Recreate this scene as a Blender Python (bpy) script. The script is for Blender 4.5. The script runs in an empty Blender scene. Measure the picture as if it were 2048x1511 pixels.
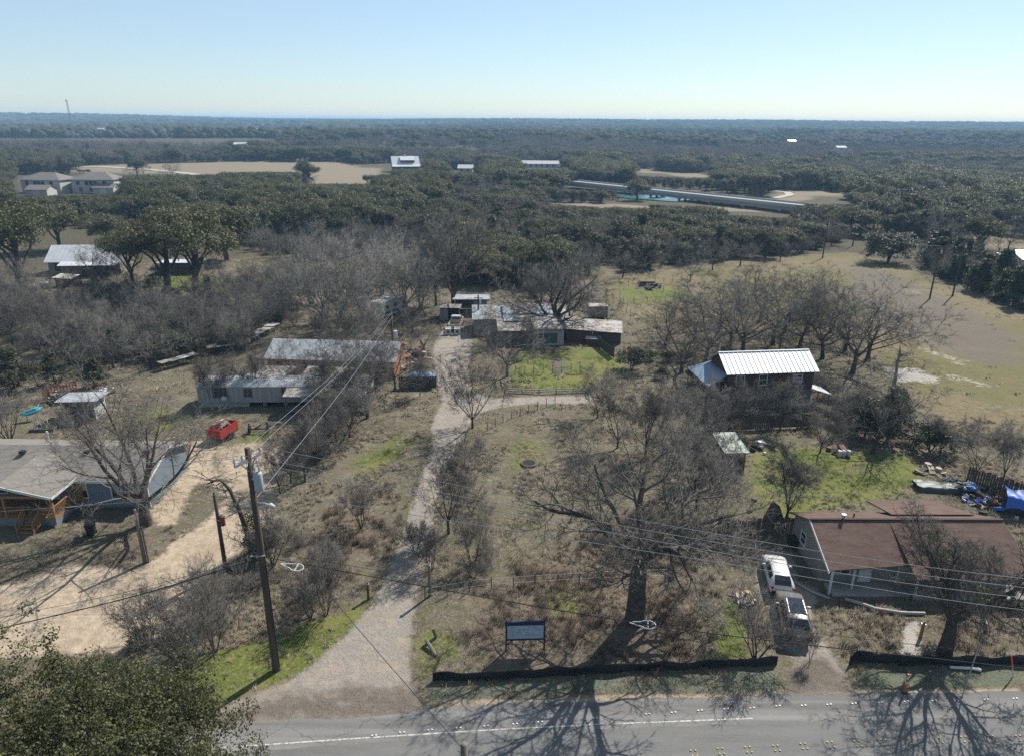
import bpy, bmesh, math, random
import numpy as np
from mathutils import Vector, Matrix

R = math.radians
SC = bpy.context.scene
COL = SC.collection

# ------------------------------------------------------------------ camera
CAM_H, FPX, PITCH, ROLL = 32.0, 1413.0, 20.0, 0.5
_f = Vector((0, math.cos(R(PITCH)), -math.sin(R(PITCH))))
_r0 = Vector((1, 0, 0)); _u0 = Vector((0, math.sin(R(PITCH)), math.cos(R(PITCH))))
_r = _r0 * math.cos(R(ROLL)) + _u0 * math.sin(R(ROLL))
_u = -_r0 * math.sin(R(ROLL)) + _u0 * math.cos(R(ROLL))
cam_d = bpy.data.cameras.new('camera')
cam_d.sensor_width = 36; cam_d.sensor_fit = 'HORIZONTAL'
cam_d.lens = 36 * FPX / 2048
cam_d.clip_start = 0.5; cam_d.clip_end = 40000
cam = bpy.data.objects.new('camera', cam_d); COL.objects.link(cam)
m3 = Matrix((_r, _u, -_f)).transposed().to_4x4()
m3.translation = Vector((0, 0, CAM_H))
cam.matrix_world = m3
SC.camera = cam

# ------------------------------------------------------------------ light
SUN_EL, SUN_AZ = 45.0, 39.0          # azimuth from +Y towards +X
world = bpy.data.worlds.new('World'); SC.world = world; world.use_nodes = True
wn = world.node_tree; wn.nodes.clear()
sky = wn.nodes.new('ShaderNodeTexSky'); sky.sky_type = 'NISHITA'; sky.sun_disc = False
sky.sun_elevation = R(SUN_EL); sky.sun_rotation = R(SUN_AZ)
sky.altitude = 200; sky.air_density = 1.0; sky.dust_density = 0.3; sky.ozone_density = 5.0
bg = wn.nodes.new('ShaderNodeBackground'); bg.inputs[1].default_value = 0.073
wo = wn.nodes.new('ShaderNodeOutputWorld')
veil = wn.nodes.new('ShaderNodeMix'); veil.data_type = 'RGBA'     # even pale colour mixed in to whiten the sky
veil.inputs[0].default_value = 0.25; veil.inputs[7].default_value = (7.5, 9.0, 9.6, 1)
wn.links.new(sky.outputs[0], veil.inputs[6]); wn.links.new(veil.outputs[2], bg.inputs[0]); wn.links.new(bg.outputs[0], wo.inputs[0])
sun_d = bpy.data.lights.new('sun', 'SUN'); sun_d.energy = 5.0; sun_d.angle = R(0.5); sun_d.color = (1.0, 0.95, 0.87)
sun = bpy.data.objects.new('sun', sun_d); COL.objects.link(sun)
_sd = Vector((math.sin(R(SUN_AZ)) * math.cos(R(SUN_EL)), math.cos(R(SUN_AZ)) * math.cos(R(SUN_EL)), math.sin(R(SUN_EL))))
sun.rotation_euler = _sd.to_track_quat('Z', 'Y').to_euler()
SC.view_settings.view_transform = 'Standard'; SC.view_settings.look = 'None'
SC.view_settings.exposure = 0.70; SC.view_settings.gamma = 1.0
SC.view_settings.use_curve_mapping = False
SC.render.engine = 'CYCLES'
SC.cycles.max_bounces = 5; SC.cycles.diffuse_bounces = 1; SC.cycles.glossy_bounces = 2
SC.cycles.transmission_bounces = 3; SC.cycles.volume_bounces = 0; SC.cycles.transparent_max_bounces = 6
SC.cycles.use_denoising = False
SC.cycles.sample_clamp_indirect = 4.0
SC.cycles.pixel_filter_type = 'BLACKMAN_HARRIS'; SC.cycles.filter_width = 1.5

# ------------------------------------------------------------------ helpers
def P(px, py, z=0.0):
    """world point at height z seen at a position of the photograph (2048 x 1511)"""
    d = _f + _r * ((px - 1024) / FPX) + _u * ((755.5 - py) / FPX)
    t = (z - CAM_H) / d.z
    return Vector((d.x * t, d.y * t, z))

def ZAT(p, py):
    """height above ground point p that shows at row py"""
    lo, hi = -5.0, 31.5
    for _ in range(40):
        mid = (lo + hi) / 2
        q = Vector((p[0], p[1], mid - CAM_H))
        row = 755.5 - FPX * q.dot(_u) / q.dot(_f)
        if row > py: lo = mid
        else: hi = mid
    return (lo + hi) / 2

def thing(name, label, cat, loc=(0, 0, 0), rz=0.0, group=None):
    o = bpy.data.objects.new(name, None); COL.objects.link(o)
    o.empty_display_size = 0.3
    o.location = loc; o.rotation_euler = (0, 0, rz)
    o['label'] = label; o['category'] = cat
    if group: o['group'] = group
    return o

def tag(o, label, cat, group=None):
    o['label'] = label; o['category'] = cat
    if group: o['group'] = group
    return o

def link(name, me, parent=None, loc=None, rz=None, kind=None):
    o = bpy.data.objects.new(name, me); COL.objects.link(o)
    if parent is not None: o.parent = parent
    if loc is not None: o.location = loc
    if rz is not None: o.rotation_euler = (0, 0, rz)
    if kind: o['kind'] = kind
    return o

def copy_tree(o, parent=None):
    c = o.copy(); COL.objects.link(c)
    c.parent = parent
    for ch in list(o.children): copy_tree(ch, c)
    return c

class MB:
    """collects pieces of ONE mesh"""
    def __init__(s): s.v = []; s.f = []; s.m = []
    def add(s, vs, fs, mi=0):
        b = len(s.v); s.v += [tuple(x) for x in vs]
        for f in fs: s.f.append(tuple(i + b for i in f)); s.m.append(mi)
        return s
    def box(s, c, d, rz=0.0, mi=0, tilt=None):
        x, y, z = d[0] / 2, d[1] / 2, d[2] / 2
        vs = [Vector((a * x, b * y, e * z)) for e in (-1, 1) for b in (-1, 1) for a in (-1, 1)]
        if tilt is not None: vs = [tilt @ v for v in vs]
        if rz: vs = [Matrix.Rotation(rz, 3, 'Z') @ v for v in vs]
        vs = [v + Vector(c) for v in vs]
        return s.add(vs, [(0, 2, 3, 1), (4, 5, 7, 6), (0, 1, 5, 4), (2, 6, 7, 3), (0, 4, 6, 2), (1, 3, 7, 5)], mi)
    def bar(s, a, b, w, h=None, mi=0):
        a = Vector(a); b = Vector(b); h = h or w
        d = (b - a); L = d.length
        if L < 1e-6: return s
        d.normalize()
        up = Vector((0, 0, 1)) if abs(d.z) < 0.95 else Vector((1, 0, 0))
        x = d.cross(up).normalized(); y = x.cross(d).normalized()
        vs = [p + x * (i * w / 2) + y * (j * h / 2) for p in (a, b) for (i, j) in ((-1, -1), (1, -1), (1, 1), (-1, 1))]
        return s.add(vs, [(0, 3, 2, 1), (4, 5, 6, 7), (0, 1, 5, 4), (1, 2, 6, 5), (2, 3, 7, 6), (3, 0, 4, 7)], mi)
    def tube(s, pts, rad, n=8, mi=0, cap=True):
        pts = [Vector(p) for p in pts]
        if not isinstance(rad, (list, tuple)): rad = [rad] * len(pts)
        b = len(s.v); ref = None
        for i, p in enumerate(pts):
            d = (pts[min(i + 1, len(pts) - 1)] - pts[max(i - 1, 0)]).normalized()
            if ref is None: ref = Vector((0, 0, 1)) if abs(d.z) < 0.9 else Vector((1, 0, 0))
            x = d.cross(ref).normalized(); y = x.cross(d).normalized()
            for k in range(n):
                a = 2 * math.pi * k / n
                s.v.append(tuple(p + (x * math.cos(a) + y * math.sin(a)) * rad[i]))
        for i in range(len(pts) - 1):
            for k in range(n):
                k2 = (k + 1) % n
                s.f.append((b + i * n + k, b + i * n + k2, b + (i + 1) * n + k2, b + (i + 1) * n + k)); s.m.append(mi)
        if cap:
            s.f.append(tuple(b + k for k in range(n))[::-1]); s.m.append(mi)
            e = b + (len(pts) - 1) * n
            s.f.append(tuple(e + k for k in range(n))); s.m.append(mi)
        return s
    def slab(s, poly, t, mi=0):
        """polygon (list of 3D points, any plane) given thickness t downwards"""
        n = len(poly); top = [Vector(p) for p in poly]; bot = [p - Vector((0, 0, t)) for p in top]
        fs = [tuple(range(n)), tuple(range(2 * n - 1, n - 1, -1))]
        for i in range(n):
            j = (i + 1) % n; fs.append((i, n + i, n + j, j))
        return s.add(top + bot, fs, mi)
    def mesh(s, name, mats, smooth=False):
        me = bpy.data.meshes.new(name); me.from_pydata(s.v, [], s.f)
        for m in (mats if isinstance(mats, (list, tuple)) else [mats]): me.materials.append(m)
        if any(s.m): me.polygons.foreach_set('material_index', s.m)
        if smooth: me.polygons.foreach_set('use_smooth', [True] * len(s.f))
        me.update(); return me
    def build(s, name, mats, parent=None, smooth=False, loc=None, rz=None, kind=None):
        return link(name, s.mesh(name, mats, smooth), parent, loc, rz, kind)

def np_mesh(name, V, quads=None, tris=None, mats=(), smooth=False, ngon_mi=None):
    me = bpy.data.meshes.new(name)
    nq = 0 if quads is None else len(quads); nt = 0 if tris is None else len(tris)
    me.vertices.add(len(V)); me.vertices.foreach_set('co', np.asarray(V, np.float32).ravel())
    loops = []
    if nq: loops.append(np.asarray(quads).ravel())
    if nt: loops.append(np.asarray(tris).ravel())
    lo = np.concatenate(loops).astype(np.int32)
    me.loops.add(len(lo)); me.loops.foreach_set('vertex_index', lo)
    me.polygons.add(nq + nt)
    st = np.concatenate([np.arange(nq) * 4, nq * 4 + np.arange(nt) * 3]).astype(np.int32)
    me.polygons.foreach_set('loop_start', st)
    for m in mats: me.materials.append(m)
    if smooth: me.polygons.foreach_set('use_smooth', np.ones(nq + nt, bool))
    me.update(calc_edges=True); me.validate()
    return me

# ------------------------------------------------------------------ materials
def _n(nt, t, **kw):
    n = nt.nodes.new(t)
    for k, v in kw.items(): setattr(n, k, v)
    return n

KC = 0.78      # lowers every base colour so that shadows come out deeper
def kc(c): return tuple(x * KC for x in c[:3])
def mat(name, c, rough=0.8, c2=None, scale=3.0, amt=0.5, bump=0.0, bscale=None, metal=0.0, spec=0.3, detail=6.0,
        stretch=(1, 1, 1), lo=0.35, hi=0.65, speck=None, rnd=0.0):
    """colour mixed with a second one by noise; optional fine bump; optional specks (colour, scale, threshold)"""
    m = bpy.data.materials.new(name); m.use_nodes = True
    nt = m.node_tree; b = nt.nodes['Principled BSDF']
    b.inputs['Roughness'].default_value = rough; b.inputs['Metallic'].default_value = metal
    b.inputs['Specular IOR Level'].default_value = spec
    c = kc(c) + (1,)
    if c2 is not None: c2 = kc(c2)
    if speck is not None: speck = (kc(speck[0]),) + tuple(speck[1:])
    b.inputs['Base Color'].default_value = c
    tc = _n(nt, 'ShaderNodeTexCoord'); mp = _n(nt, 'ShaderNodeMapping'); mp.inputs['Scale'].default_value = stretch
    nt.links.new(tc.outputs['Object'], mp.inputs[0])
    out = None
    if c2 is not None:
        no = _n(nt, 'ShaderNodeTexNoise'); no.inputs['Scale'].default_value = scale; no.inputs['Detail'].default_value = detail
        no.inputs['Roughness'].default_value = 0.65
        nt.links.new(mp.outputs[0], no.inputs['Vector'])
        mr = _n(nt, 'ShaderNodeMapRange'); mr.inputs[1].default_value = lo; mr.inputs[2].default_value = hi
        mr.inputs[4].default_value = amt * 2 if amt < 0.5 else 1.0
        nt.links.new(no.outputs['Fac'], mr.inputs[0])
        mx = _n(nt, 'ShaderNodeMix', data_type='RGBA'); mx.inputs[6].default_value = c; mx.inputs[7].default_value = tuple(c2) + (1,)
        nt.links.new(mr.outputs[0], mx.inputs[0]); out = mx.outputs[2]
    if speck is not None:
        sc_, th, sw, sm = speck[1], speck[2], 0.06, speck[0]
        no = _n(nt, 'ShaderNodeTexNoise'); no.inputs['Scale'].default_value = sc_; no.inputs['Detail'].default_value = 3
        nt.links.new(mp.outputs[0], no.inputs['Vector'])
        mr = _n(nt, 'ShaderNodeMapRange'); mr.inputs[1].default_value = th; mr.inputs[2].default_value = th + sw
        nt.links.new(no.outputs['Fac'], mr.inputs[0])
        mx = _n(nt, 'ShaderNodeMix', data_type='RGBA'); mx.inputs[7].default_value = tuple(sm) + (1,)
        if out: nt.links.new(out, mx.inputs[6])
        else: mx.inputs[6].default_value = c
        nt.links.new(mr.outputs[0], mx.inputs[0]); out = mx.outputs[2]
    if rnd > 0:
        oi = _n(nt, 'ShaderNodeObjectInfo'); mr = _n(nt, 'ShaderNodeMapRange')
        mr.inputs[3].default_value = 1 - rnd; mr.inputs[4].default_value = 1 + rnd
        nt.links.new(oi.outputs['Random'], mr.inputs[0])
        vm = _n(nt, 'ShaderNodeVectorMath', operation='SCALE')
        if out: nt.links.new(out, vm.inputs[0])
        else: vm.inputs[0].default_value = c[:3]
        nt.links.new(mr.outputs[0], vm.inputs['Scale']); out = vm.outputs[0]
    if out: nt.links.new(out, b.inputs['Base Color'])
    if bump > 0:
        no = _n(nt, 'ShaderNodeTexNoise'); no.inputs['Scale'].default_value = bscale or scale * 3; no.inputs['Detail'].default_value = 4
        nt.links.new(mp.outputs[0], no.inputs['Vector'])
        bp = _n(nt, 'ShaderNodeBump'); bp.inputs['Strength'].default_value = bump; bp.inputs['Distance'].default_value = 0.05
        nt.links.new(no.outputs['Fac'], bp.inputs['Height']); nt.links.new(bp.outputs[0], b.inputs['Normal'])
    return m

def glass_mat(name, c=(0.02, 0.025, 0.03), rough=0.06):
    m = bpy.data.materials.new(name); m.use_nodes = True; b = m.node_tree.nodes['Principled BSDF']
    b.inputs['Base Color'].default_value = tuple(c) + (1,); b.inputs['Roughness'].default_value = rough
    b.inputs['Specular IOR Level'].default_value = 0.6
    return m

def leaf_mat(name, c, c2, c3=None, rnd=0.25, trans=0.3, scale=1.2, spec=0.3):
    c, c2, c3 = kc(c), kc(c2), (kc(c3) if c3 else None)
    m = bpy.data.materials.new(name); m.use_nodes = True; nt = m.node_tree
    b = nt.nodes['Principled BSDF']; b.inputs['Roughness'].default_value = 0.55 if spec else 1.0; b.inputs['Specular IOR Level'].default_value = spec
    tc = _n(nt, 'ShaderNodeTexCoord')
    no = _n(nt, 'ShaderNodeTexNoise'); no.inputs['Scale'].default_value = scale; no.inputs['Detail'].default_value = 5
    nt.links.new(tc.outputs['Object'], no.inputs['Vector'])
    mr = _n(nt, 'ShaderNodeMapRange'); mr.inputs[1].default_value = 0.35; mr.inputs[2].default_value = 0.65
    nt.links.new(no.outputs['Fac'], mr.inputs[0])
    mx = _n(nt, 'ShaderNodeMix', data_type='RGBA'); mx.inputs[6].default_value = tuple(c) + (1,); mx.inputs[7].default_value = tuple(c2) + (1,)
    nt.links.new(mr.outputs[0], mx.inputs[0]); out = mx.outputs[2]
    oi = _n(nt, 'ShaderNodeObjectInfo')
    if c3:
        mx2 = _n(nt, 'ShaderNodeMix', data_type='RGBA'); mx2.inputs[7].default_value = tuple(c3) + (1,)
        m2 = _n(nt, 'ShaderNodeMath', operation='MULTIPLY'); m2.inputs[1].default_value = 0.8
        nt.links.new(oi.outputs['Random'], m2.inputs[0])
        nt.links.new(out, mx2.inputs[6]); nt.links.new(m2.outputs[0], mx2.inputs[0]); out = mx2.outputs[2]
    ge = _n(nt, 'ShaderNodeNewGeometry')
    mr2 = _n(nt, 'ShaderNodeMapRange'); mr2.inputs[3].default_value = 1 - rnd; mr2.inputs[4].default_value = 1 + rnd
    nt.links.new(ge.outputs['Random Per Island'], mr2.inputs[0])
    vm = _n(nt, 'ShaderNodeVectorMath', operation='SCALE'); nt.links.new(out, vm.inputs[0]); nt.links.new(mr2.outputs[0], vm.inputs['Scale'])
    nt.links.new(vm.outputs[0], b.inputs['Base Color'])
    if trans > 0:
        tr = _n(nt, 'ShaderNodeBsdfTranslucent'); nt.links.new(vm.outputs[0], tr.inputs[0])
        ms = _n(nt, 'ShaderNodeMixShader'); ms.inputs[0].default_value = trans
        nt.links.new(b.outputs[0], ms.inputs[1]); nt.links.new(tr.outputs[0], ms.inputs[2])
        nt.links.new(ms.outputs[0], nt.nodes['Material Output'].inputs[0])
    return m
# ------------------------------------------------------------------ ground: one sheet, split where its surface changes
RNG = np.random.default_rng(7)

def vnoise(x, y, s, seed=0):
    """cheap smooth value noise, numpy"""
    x = x / s + seed * 17.3; y = y / s - seed * 9.1
    xi = np.floor(x).astype(int); yi = np.floor(y).astype(int)
    fx = x - xi; fy = y - yi
    fx = fx * fx * (3 - 2 * fx); fy = fy * fy * (3 - 2 * fy)
    def h(a, b):
        n = (a * 374761393 + b * 668265263 + seed * 974634) & 0x7fffffff
        n = ((n ^ (n >> 13)) * 1274126177) & 0x7fffffff
        return ((n ^ (n >> 16)) & 0xffff) / 65535.0
    return (h(xi, yi) * (1 - fx) + h(xi + 1, yi) * fx) * (1 - fy) + (h(xi, yi + 1) * (1 - fx) + h(xi + 1, yi + 1) * fx) * fy

def axis(lo, hi, parts):
    return np.array(sorted(set(np.round(np.concatenate(parts), 3))))

xs = axis(0, 0, [np.arange(-70, 80, 0.5), np.arange(-210, -70, 2.0), np.arange(80, 230, 2.0),
                 210 * 1.28 ** np.arange(0, 17) * -1, 230 * 1.28 ** np.arange(0, 17)])
ys = axis(0, 0, [np.arange(24, 112, 0.5), np.arange(112, 330, 1.6), 330 * 1.09 ** np.arange(0, 43), np.arange(-400, 24, 20.0)])

def poly_sd(poly, x, y):
    """signed distance, positive inside"""
    x = np.asarray(x, float); y = np.asarray(y, float)
    d = np.full(x.shape, 1e9); inside = np.zeros(x.shape, bool); n = len(poly)
    for i in range(n):
        ax, ay = poly[i]; bx, by = poly[(i + 1) % n]
        ex, ey = bx - ax, by - ay; L = ex * ex + ey * ey + 1e-9
        t = np.clip(((x - ax) * ex + (y - ay) * ey) / L, 0, 1)
        d = np.minimum(d, np.hypot(x - ax - t * ex, y - ay - t * ey))
        c = (ay > y) != (by > y)
        xx = ax + (y - ay) / (ey if abs(ey) > 1e-9 else 1e-9) * ex
        inside ^= c & (x < xx)
    return np.where(inside, d, -d)

def px_poly(pts): return [tuple(P(a, b)[:2]) for a, b in pts]

# areas read off the photograph, as ground polygons
AREAS = {
 'gravel': [  # driveway from the road up to the old farmhouse, with its side branch
  ([(440,1450),(400,1432),(470,1400),(560,1370),(620,1333),(690,1270),(745,1200),(780,1140),(802,1075),(826,1000),(852,930),(868,885),(862,850),(885,800),(872,762),(866,720),(868,690),(880,664),(905,650),(935,655),(945,680),(940,720),(935,755),(950,785),(985,796),(1060,792),(1185,790),(1185,806),(1060,806),(995,815),(960,825),(938,850),(912,890),(893,930),(876,985),(866,1050),(852,1120),(832,1200),(822,1270),(818,1330),(826,1380),(838,1405),(880,1425),(900,1450)], 0.8, 0.95),
  ([(1575,1389),(1582,1345),(1590,1310),(1548,1270),(1532,1215),(1512,1180),(1505,1130),(1530,1095),(1590,1100),(1600,1160),(1640,1175),(1640,1200),(1625,1240),(1660,1290),(1690,1340),(1720,1387)], 0.7, 0.75),
 ],
 'sand': [
  ([(-60,1180),(60,1160),(120,1130),(200,1128),(270,1140),(320,1105),(350,1075),(400,1050),(440,1010),(455,985),(430,940),(420,905),(380,930),(350,970),(315,1000),(300,1030),(320,1050),(350,1050),(395,965),(415,965),(470,1010),(530,1070),(470,1110),(420,1145),(390,1180),(350,1200),(380,1245),(330,1265),(240,1300),(120,1310),(-60,1320)], 1.2, 0.9),
  ([(415,890),(500,878),(560,880),(590,920),(575,960),(560,1010),(530,1070),(470,1070),(440,1000),(425,930)], 1.5, 0.62),
  ([(380,880),(375,935),(312,1010),(300,1018),(306,1040),(345,1000),(400,950),(430,905),(440,880)], 0.7, 0.9),
  ([(690,985),(770,1000),(765,1040),(700,1030),(640,1010)], 1.5, 0.45),
  ([(1200,650),(1290,640),(1350,600),(1300,600)], 2.5, 0.4),
  ([(870,1400),(1050,1392),(1250,1386),(1570,1377),(2048,1371),(2048,1390),(1570,1391),(1250,1402),(1050,1408),(870,1416)], 0.25, 0.75),
 ],
 'green': [
  ([(310,1400),(340,1345),(420,1300),(540,1270),(620,1240),(700,1225),(745,1190),(735,1215),(690,1265),(620,1330),(560,1362),(440,1400),(360,1425)], 1.0, 1.0),
  ([(1500,1010),(1495,930),(1520,885),(1620,890),(1720,895),(1800,905),(1850,930),(1850,975),(1760,1005),(1640,1020),(1560,1050)], 2.2, 0.85),
  ([(1020,740),(1030,700),(1100,700),(1180,695),(1240,715),(1260,740),(1200,760),(1170,780),(1020,778)], 2.0, 0.85),
  ([(1240,575),(1350,572),(1400,590),(1340,605),(1240,607)], 3.0, 0.85),
  ([(300,550),(400,545),(500,570),(450,585),(320,582)], 3.0, 1.0),
  ([(560,500),(620,505),(620,520),(560,520)], 3.0, 0.5),
  ([(870,750),(940,720),(880,690),(850,720)], 1.5, 0.25),
  ([(690,920),(800,860),(840,880),(760,950),(700,960)], 1.5, 0.6),
  ([(1000,900),(1040,870),(1100,890),(1090,930),(1020,945)], 1.5, 0.55),
  ([(1040,1000),(1090,990),(1100,1060),(1060,1060)], 1.0, 0.5),
  ([(560,870),(620,850),(640,900),(590,910)], 1.0, 0.4),
  ([(825,1290),(840,1260),(900,1255),(940,1300),(870,1345),(835,1370)], 0.8, 0.6),
  ([(1090,1180),(1180,1170),(1200,1230),(1100,1240)], 1.0, 0.62),
  ([(1425,1320),(1440,1200),(1480,1200),(1500,1260),(1495,1318)], 0.8, 0.7),
  ([(840,1395),(1000,1375),(1250,1360),(1550,1340),(1580,1380),(1250,1392),(1000,1400),(860,1405)], 0.8, 0.45),
  ([(1700,1345),(2048,1340),(2048,1380),(1720,1384)], 0.8, 0.5),
  ([(1846,665),(1900,662),(1920,680),(1885,690)], 1.5, 0.9),
  ([(200,830),(330,810),(400,830),(350,870),(230,870)], 2, 0.58),
  ([(440,880),(540,850),(560,870),(500,900)], 1.5, 0.6),
  ([(60,720),(0,690),(0,640),(80,660)], 2, 0.5),
  ([(1550,500),(1700,490),(1720,500),(1580,512)], 3, 0.2),
 ],
 'field': [  # olive and straw pasture on the right
  ([(1210,560),(1300,545),(1450,530),(1560,515),(1700,505),(1760,520),(1830,545),(1930,590),(2048,630),(2300,700),(2300,900),(2048,870),(1900,850),(1830,800),(1780,730),(1740,690),(1600,660),(1300,650),(1220,620)], 5.0, 1.0),
  ([(1420,640),(1260,700),(1250,760),(1350,770),(1400,700)], 3.0, 0.3),
 ],
 'tan': [   # far ploughed fields
  ([(150,332),(330,327),(500,324),(680,325),(760,335),(755,350),(720,372),(660,372),(560,352),(420,352),(300,350),(200,350)], 8.0, 1.0),
  ([(1100,405),(1240,408),(1290,412),(1500,415),(1560,425),(1400,420),(1200,416)], 6.0, 1.0),
  ([(1540,385),(1640,378),(1680,385),(1620,398),(1560,405)], 6.0, 0.9),
  ([(850,350),(990,360),(980,366),(850,356)], 6.0, 0.6),
  ([(1270,330),(1420,342),(1400,346),(1270,338)], 4.0, 0.9),
  ([(0,270),(62,271),(62,275),(0,276)], 5.0, 1.0),
  ([(350,255),(560,256),(560,260),(350,260)], 20.0, 0.9),
  ([(1930,470),(2100,475),(2100,500),(1960,498)], 5.0, 0.7),
  ([(560,285),(700,283),(900,290),(960,297),(860,295),(700,289)], 6.0, 1.0),
 ],
 'white': [ # caliche and pale gravel
  ([(1770,735),(1830,735),(1880,752),(1870,765),(1790,762)], 1.8, 0.75),
  ([(1830,690),(1940,720),(1930,735),(1850,705)], 1.5, 0.45),
  ([(1890,740),(2000,770),(1990,780),(1880,760)], 1.5, 0.35),
  ([(1800,575),(1850,580),(1845,588),(1800,584)], 2.0, 0.4),
  ([(1810,1240),(1838,1240),(1842,1305),(1802,1305)], 0.25, 0.85),
  ([(2000,600),(2030,612),(2030,618),(2000,608)], 1.0, 0.5),
 ],
 'mulch': [ # dark bare soil, worn patches
  ([(1690,520),(1800,548),(1900,600),(2000,640),(2060,680),(2060,735),(1950,728),(1850,690),(1760,660),(1690,600)], 5.0, 0.7),
  ([(1560,1389),(1580,1340),(1610,1310),(1650,1310),(1690,1350),(1718,1388)], 0.6, 0.8),
  ([(430,1420),(560,1390),(700,1370),(820,1370),(900,1440),(440,1450)], 1.4, 0.82),
  ([(1095,715),(1125,712),(1140,745),(1100,748)], 1.0, 0.7),
  ([(860,1385),(1000,1362),(1250,1352),(1560,1335),(1570,1384),(1250,1394),(1000,1402),(880,1408)], 0.8, 0.5),
  ([(1720,1350),(2048,1345),(2048,1372),(1730,1376)], 0.8, 0.5),
 ],
 'leaf': [  # brown weeds and leaf litter
  ([(960,1180),(1080,1100),(1200,1030),(1300,1000),(1400,1100),(1440,1200),(1420,1320),(1200,1335),(950,1345),(900,1300)], 2.5, 0.6),
  ([(560,1120),(640,1000),(760,960),(790,1020),(760,1120),(700,1200),(600,1240)], 2.5, 0.55),
  ([(160,1080),(260,1060),(330,1060),(420,1110),(380,1160),(280,1170),(180,1130)], 1.5, 0.5),
  ([(1660,1240),(1800,1230),(1800,1310),(1700,1310)], 1.0, 0.4),
  ([(1850,1240),(2048,1240),(2048,1320),(1860,1310)], 1.0, 0.5),
  ([(1960,640),(2048,650),(2048,720),(1980,700)], 2.0, 0.8),
  ([(1860,780),(1990,790),(1960,815),(1880,810)], 2.0, 0.7),
 ],
 'hydro': [([(850,1402),(862,1368),(1000,1362),(1250,1350),(1560,1334),(1572,1384),(1250,1384),(1000,1391),(880,1400)], 0.5, 0.62), ([(1705,1384),(1700,1340),(1760,1332),(2100,1334),(2100,1370)], 0.5, 0.62)],
 'concrete': [],
}
AP = {k: [(px_poly(p), s, w) for p, s, w in v] for k, v in AREAS.items()}

def area(k, x, y):
    w = np.zeros(np.shape(x))
    for poly, soft, wt in AP[k]:
        a = np.array(poly); mrg = soft * 3
        sel = (x > a[:, 0].min() - mrg) & (x < a[:, 0].max() + mrg) & (y > a[:, 1].min() - mrg) & (y < a[:, 1].max() + mrg)
        if not sel.any(): continue
        sd = poly_sd(poly, x[sel], y[sel])
        t = np.clip(0.5 + sd / (2 * soft), 0, 1)
        w[sel] = np.maximum(w[sel], t * t * (3 - 2 * t) * wt)
    return w

def height(x, y):
    """gentle relief: level near the camera, low wooded rises far off"""
    x = np.asarray(x, float); y = np.asarray(y, float)
    d = np.hypot(x, y)
    far = np.clip((d - 700) / 2500, 0, 1)
    h = far * (vnoise(x, y, 900, 3) * 12 - 4) + np.clip((d - 620) / 300, 0, 1) * np.clip((2200 - d) / 500, 0, 1) * vnoise(x, y, 420, 14) * 11 + -np.clip((d - 4000) / 3000, 0, 1) * 14
    h += np.clip((d - 1700) / 1500, 0, 1) ** 1.5 * (16 + 8 * vnoise(x, y, 700, 8)) * np.clip((d - 1700) / 10 , 0, 1)
    h += 8 * np.exp(-(((x + 900) / 520) ** 2 + ((y - 2350) / 420) ** 2))
    h += 8 * np.exp(-(((x - 300) / 900) ** 2 + ((y - 2700) / 500) ** 2))
    # the river lies a little lower
    h -= 3.0 * np.exp(-((d - 560) / 130) ** 2) * np.clip((x + 150) / 120, 0, 1)
    return h

GX, GY = np.meshgrid(xs, ys)
gx, gy = GX.ravel(), GY.ravel()
W = {k: area(k, gx, gy) for k in AP}
gz = height(gx, gy)
near = np.clip(1 - (gy - 300) / 200, 0, 1) * np.clip((gy - 30) / 8, 0, 1)
bumpy = (vnoise(gx, gy, 2.3, 1) - 0.5) * 0.14 + (vnoise(gx, gy, 7.0, 2) - 0.5) * 0.2
gz = gz + near * bumpy * (1 - 0.85 * np.clip(W['gravel'] + W['sand'], 0, 1)) - near * 0.05

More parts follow.
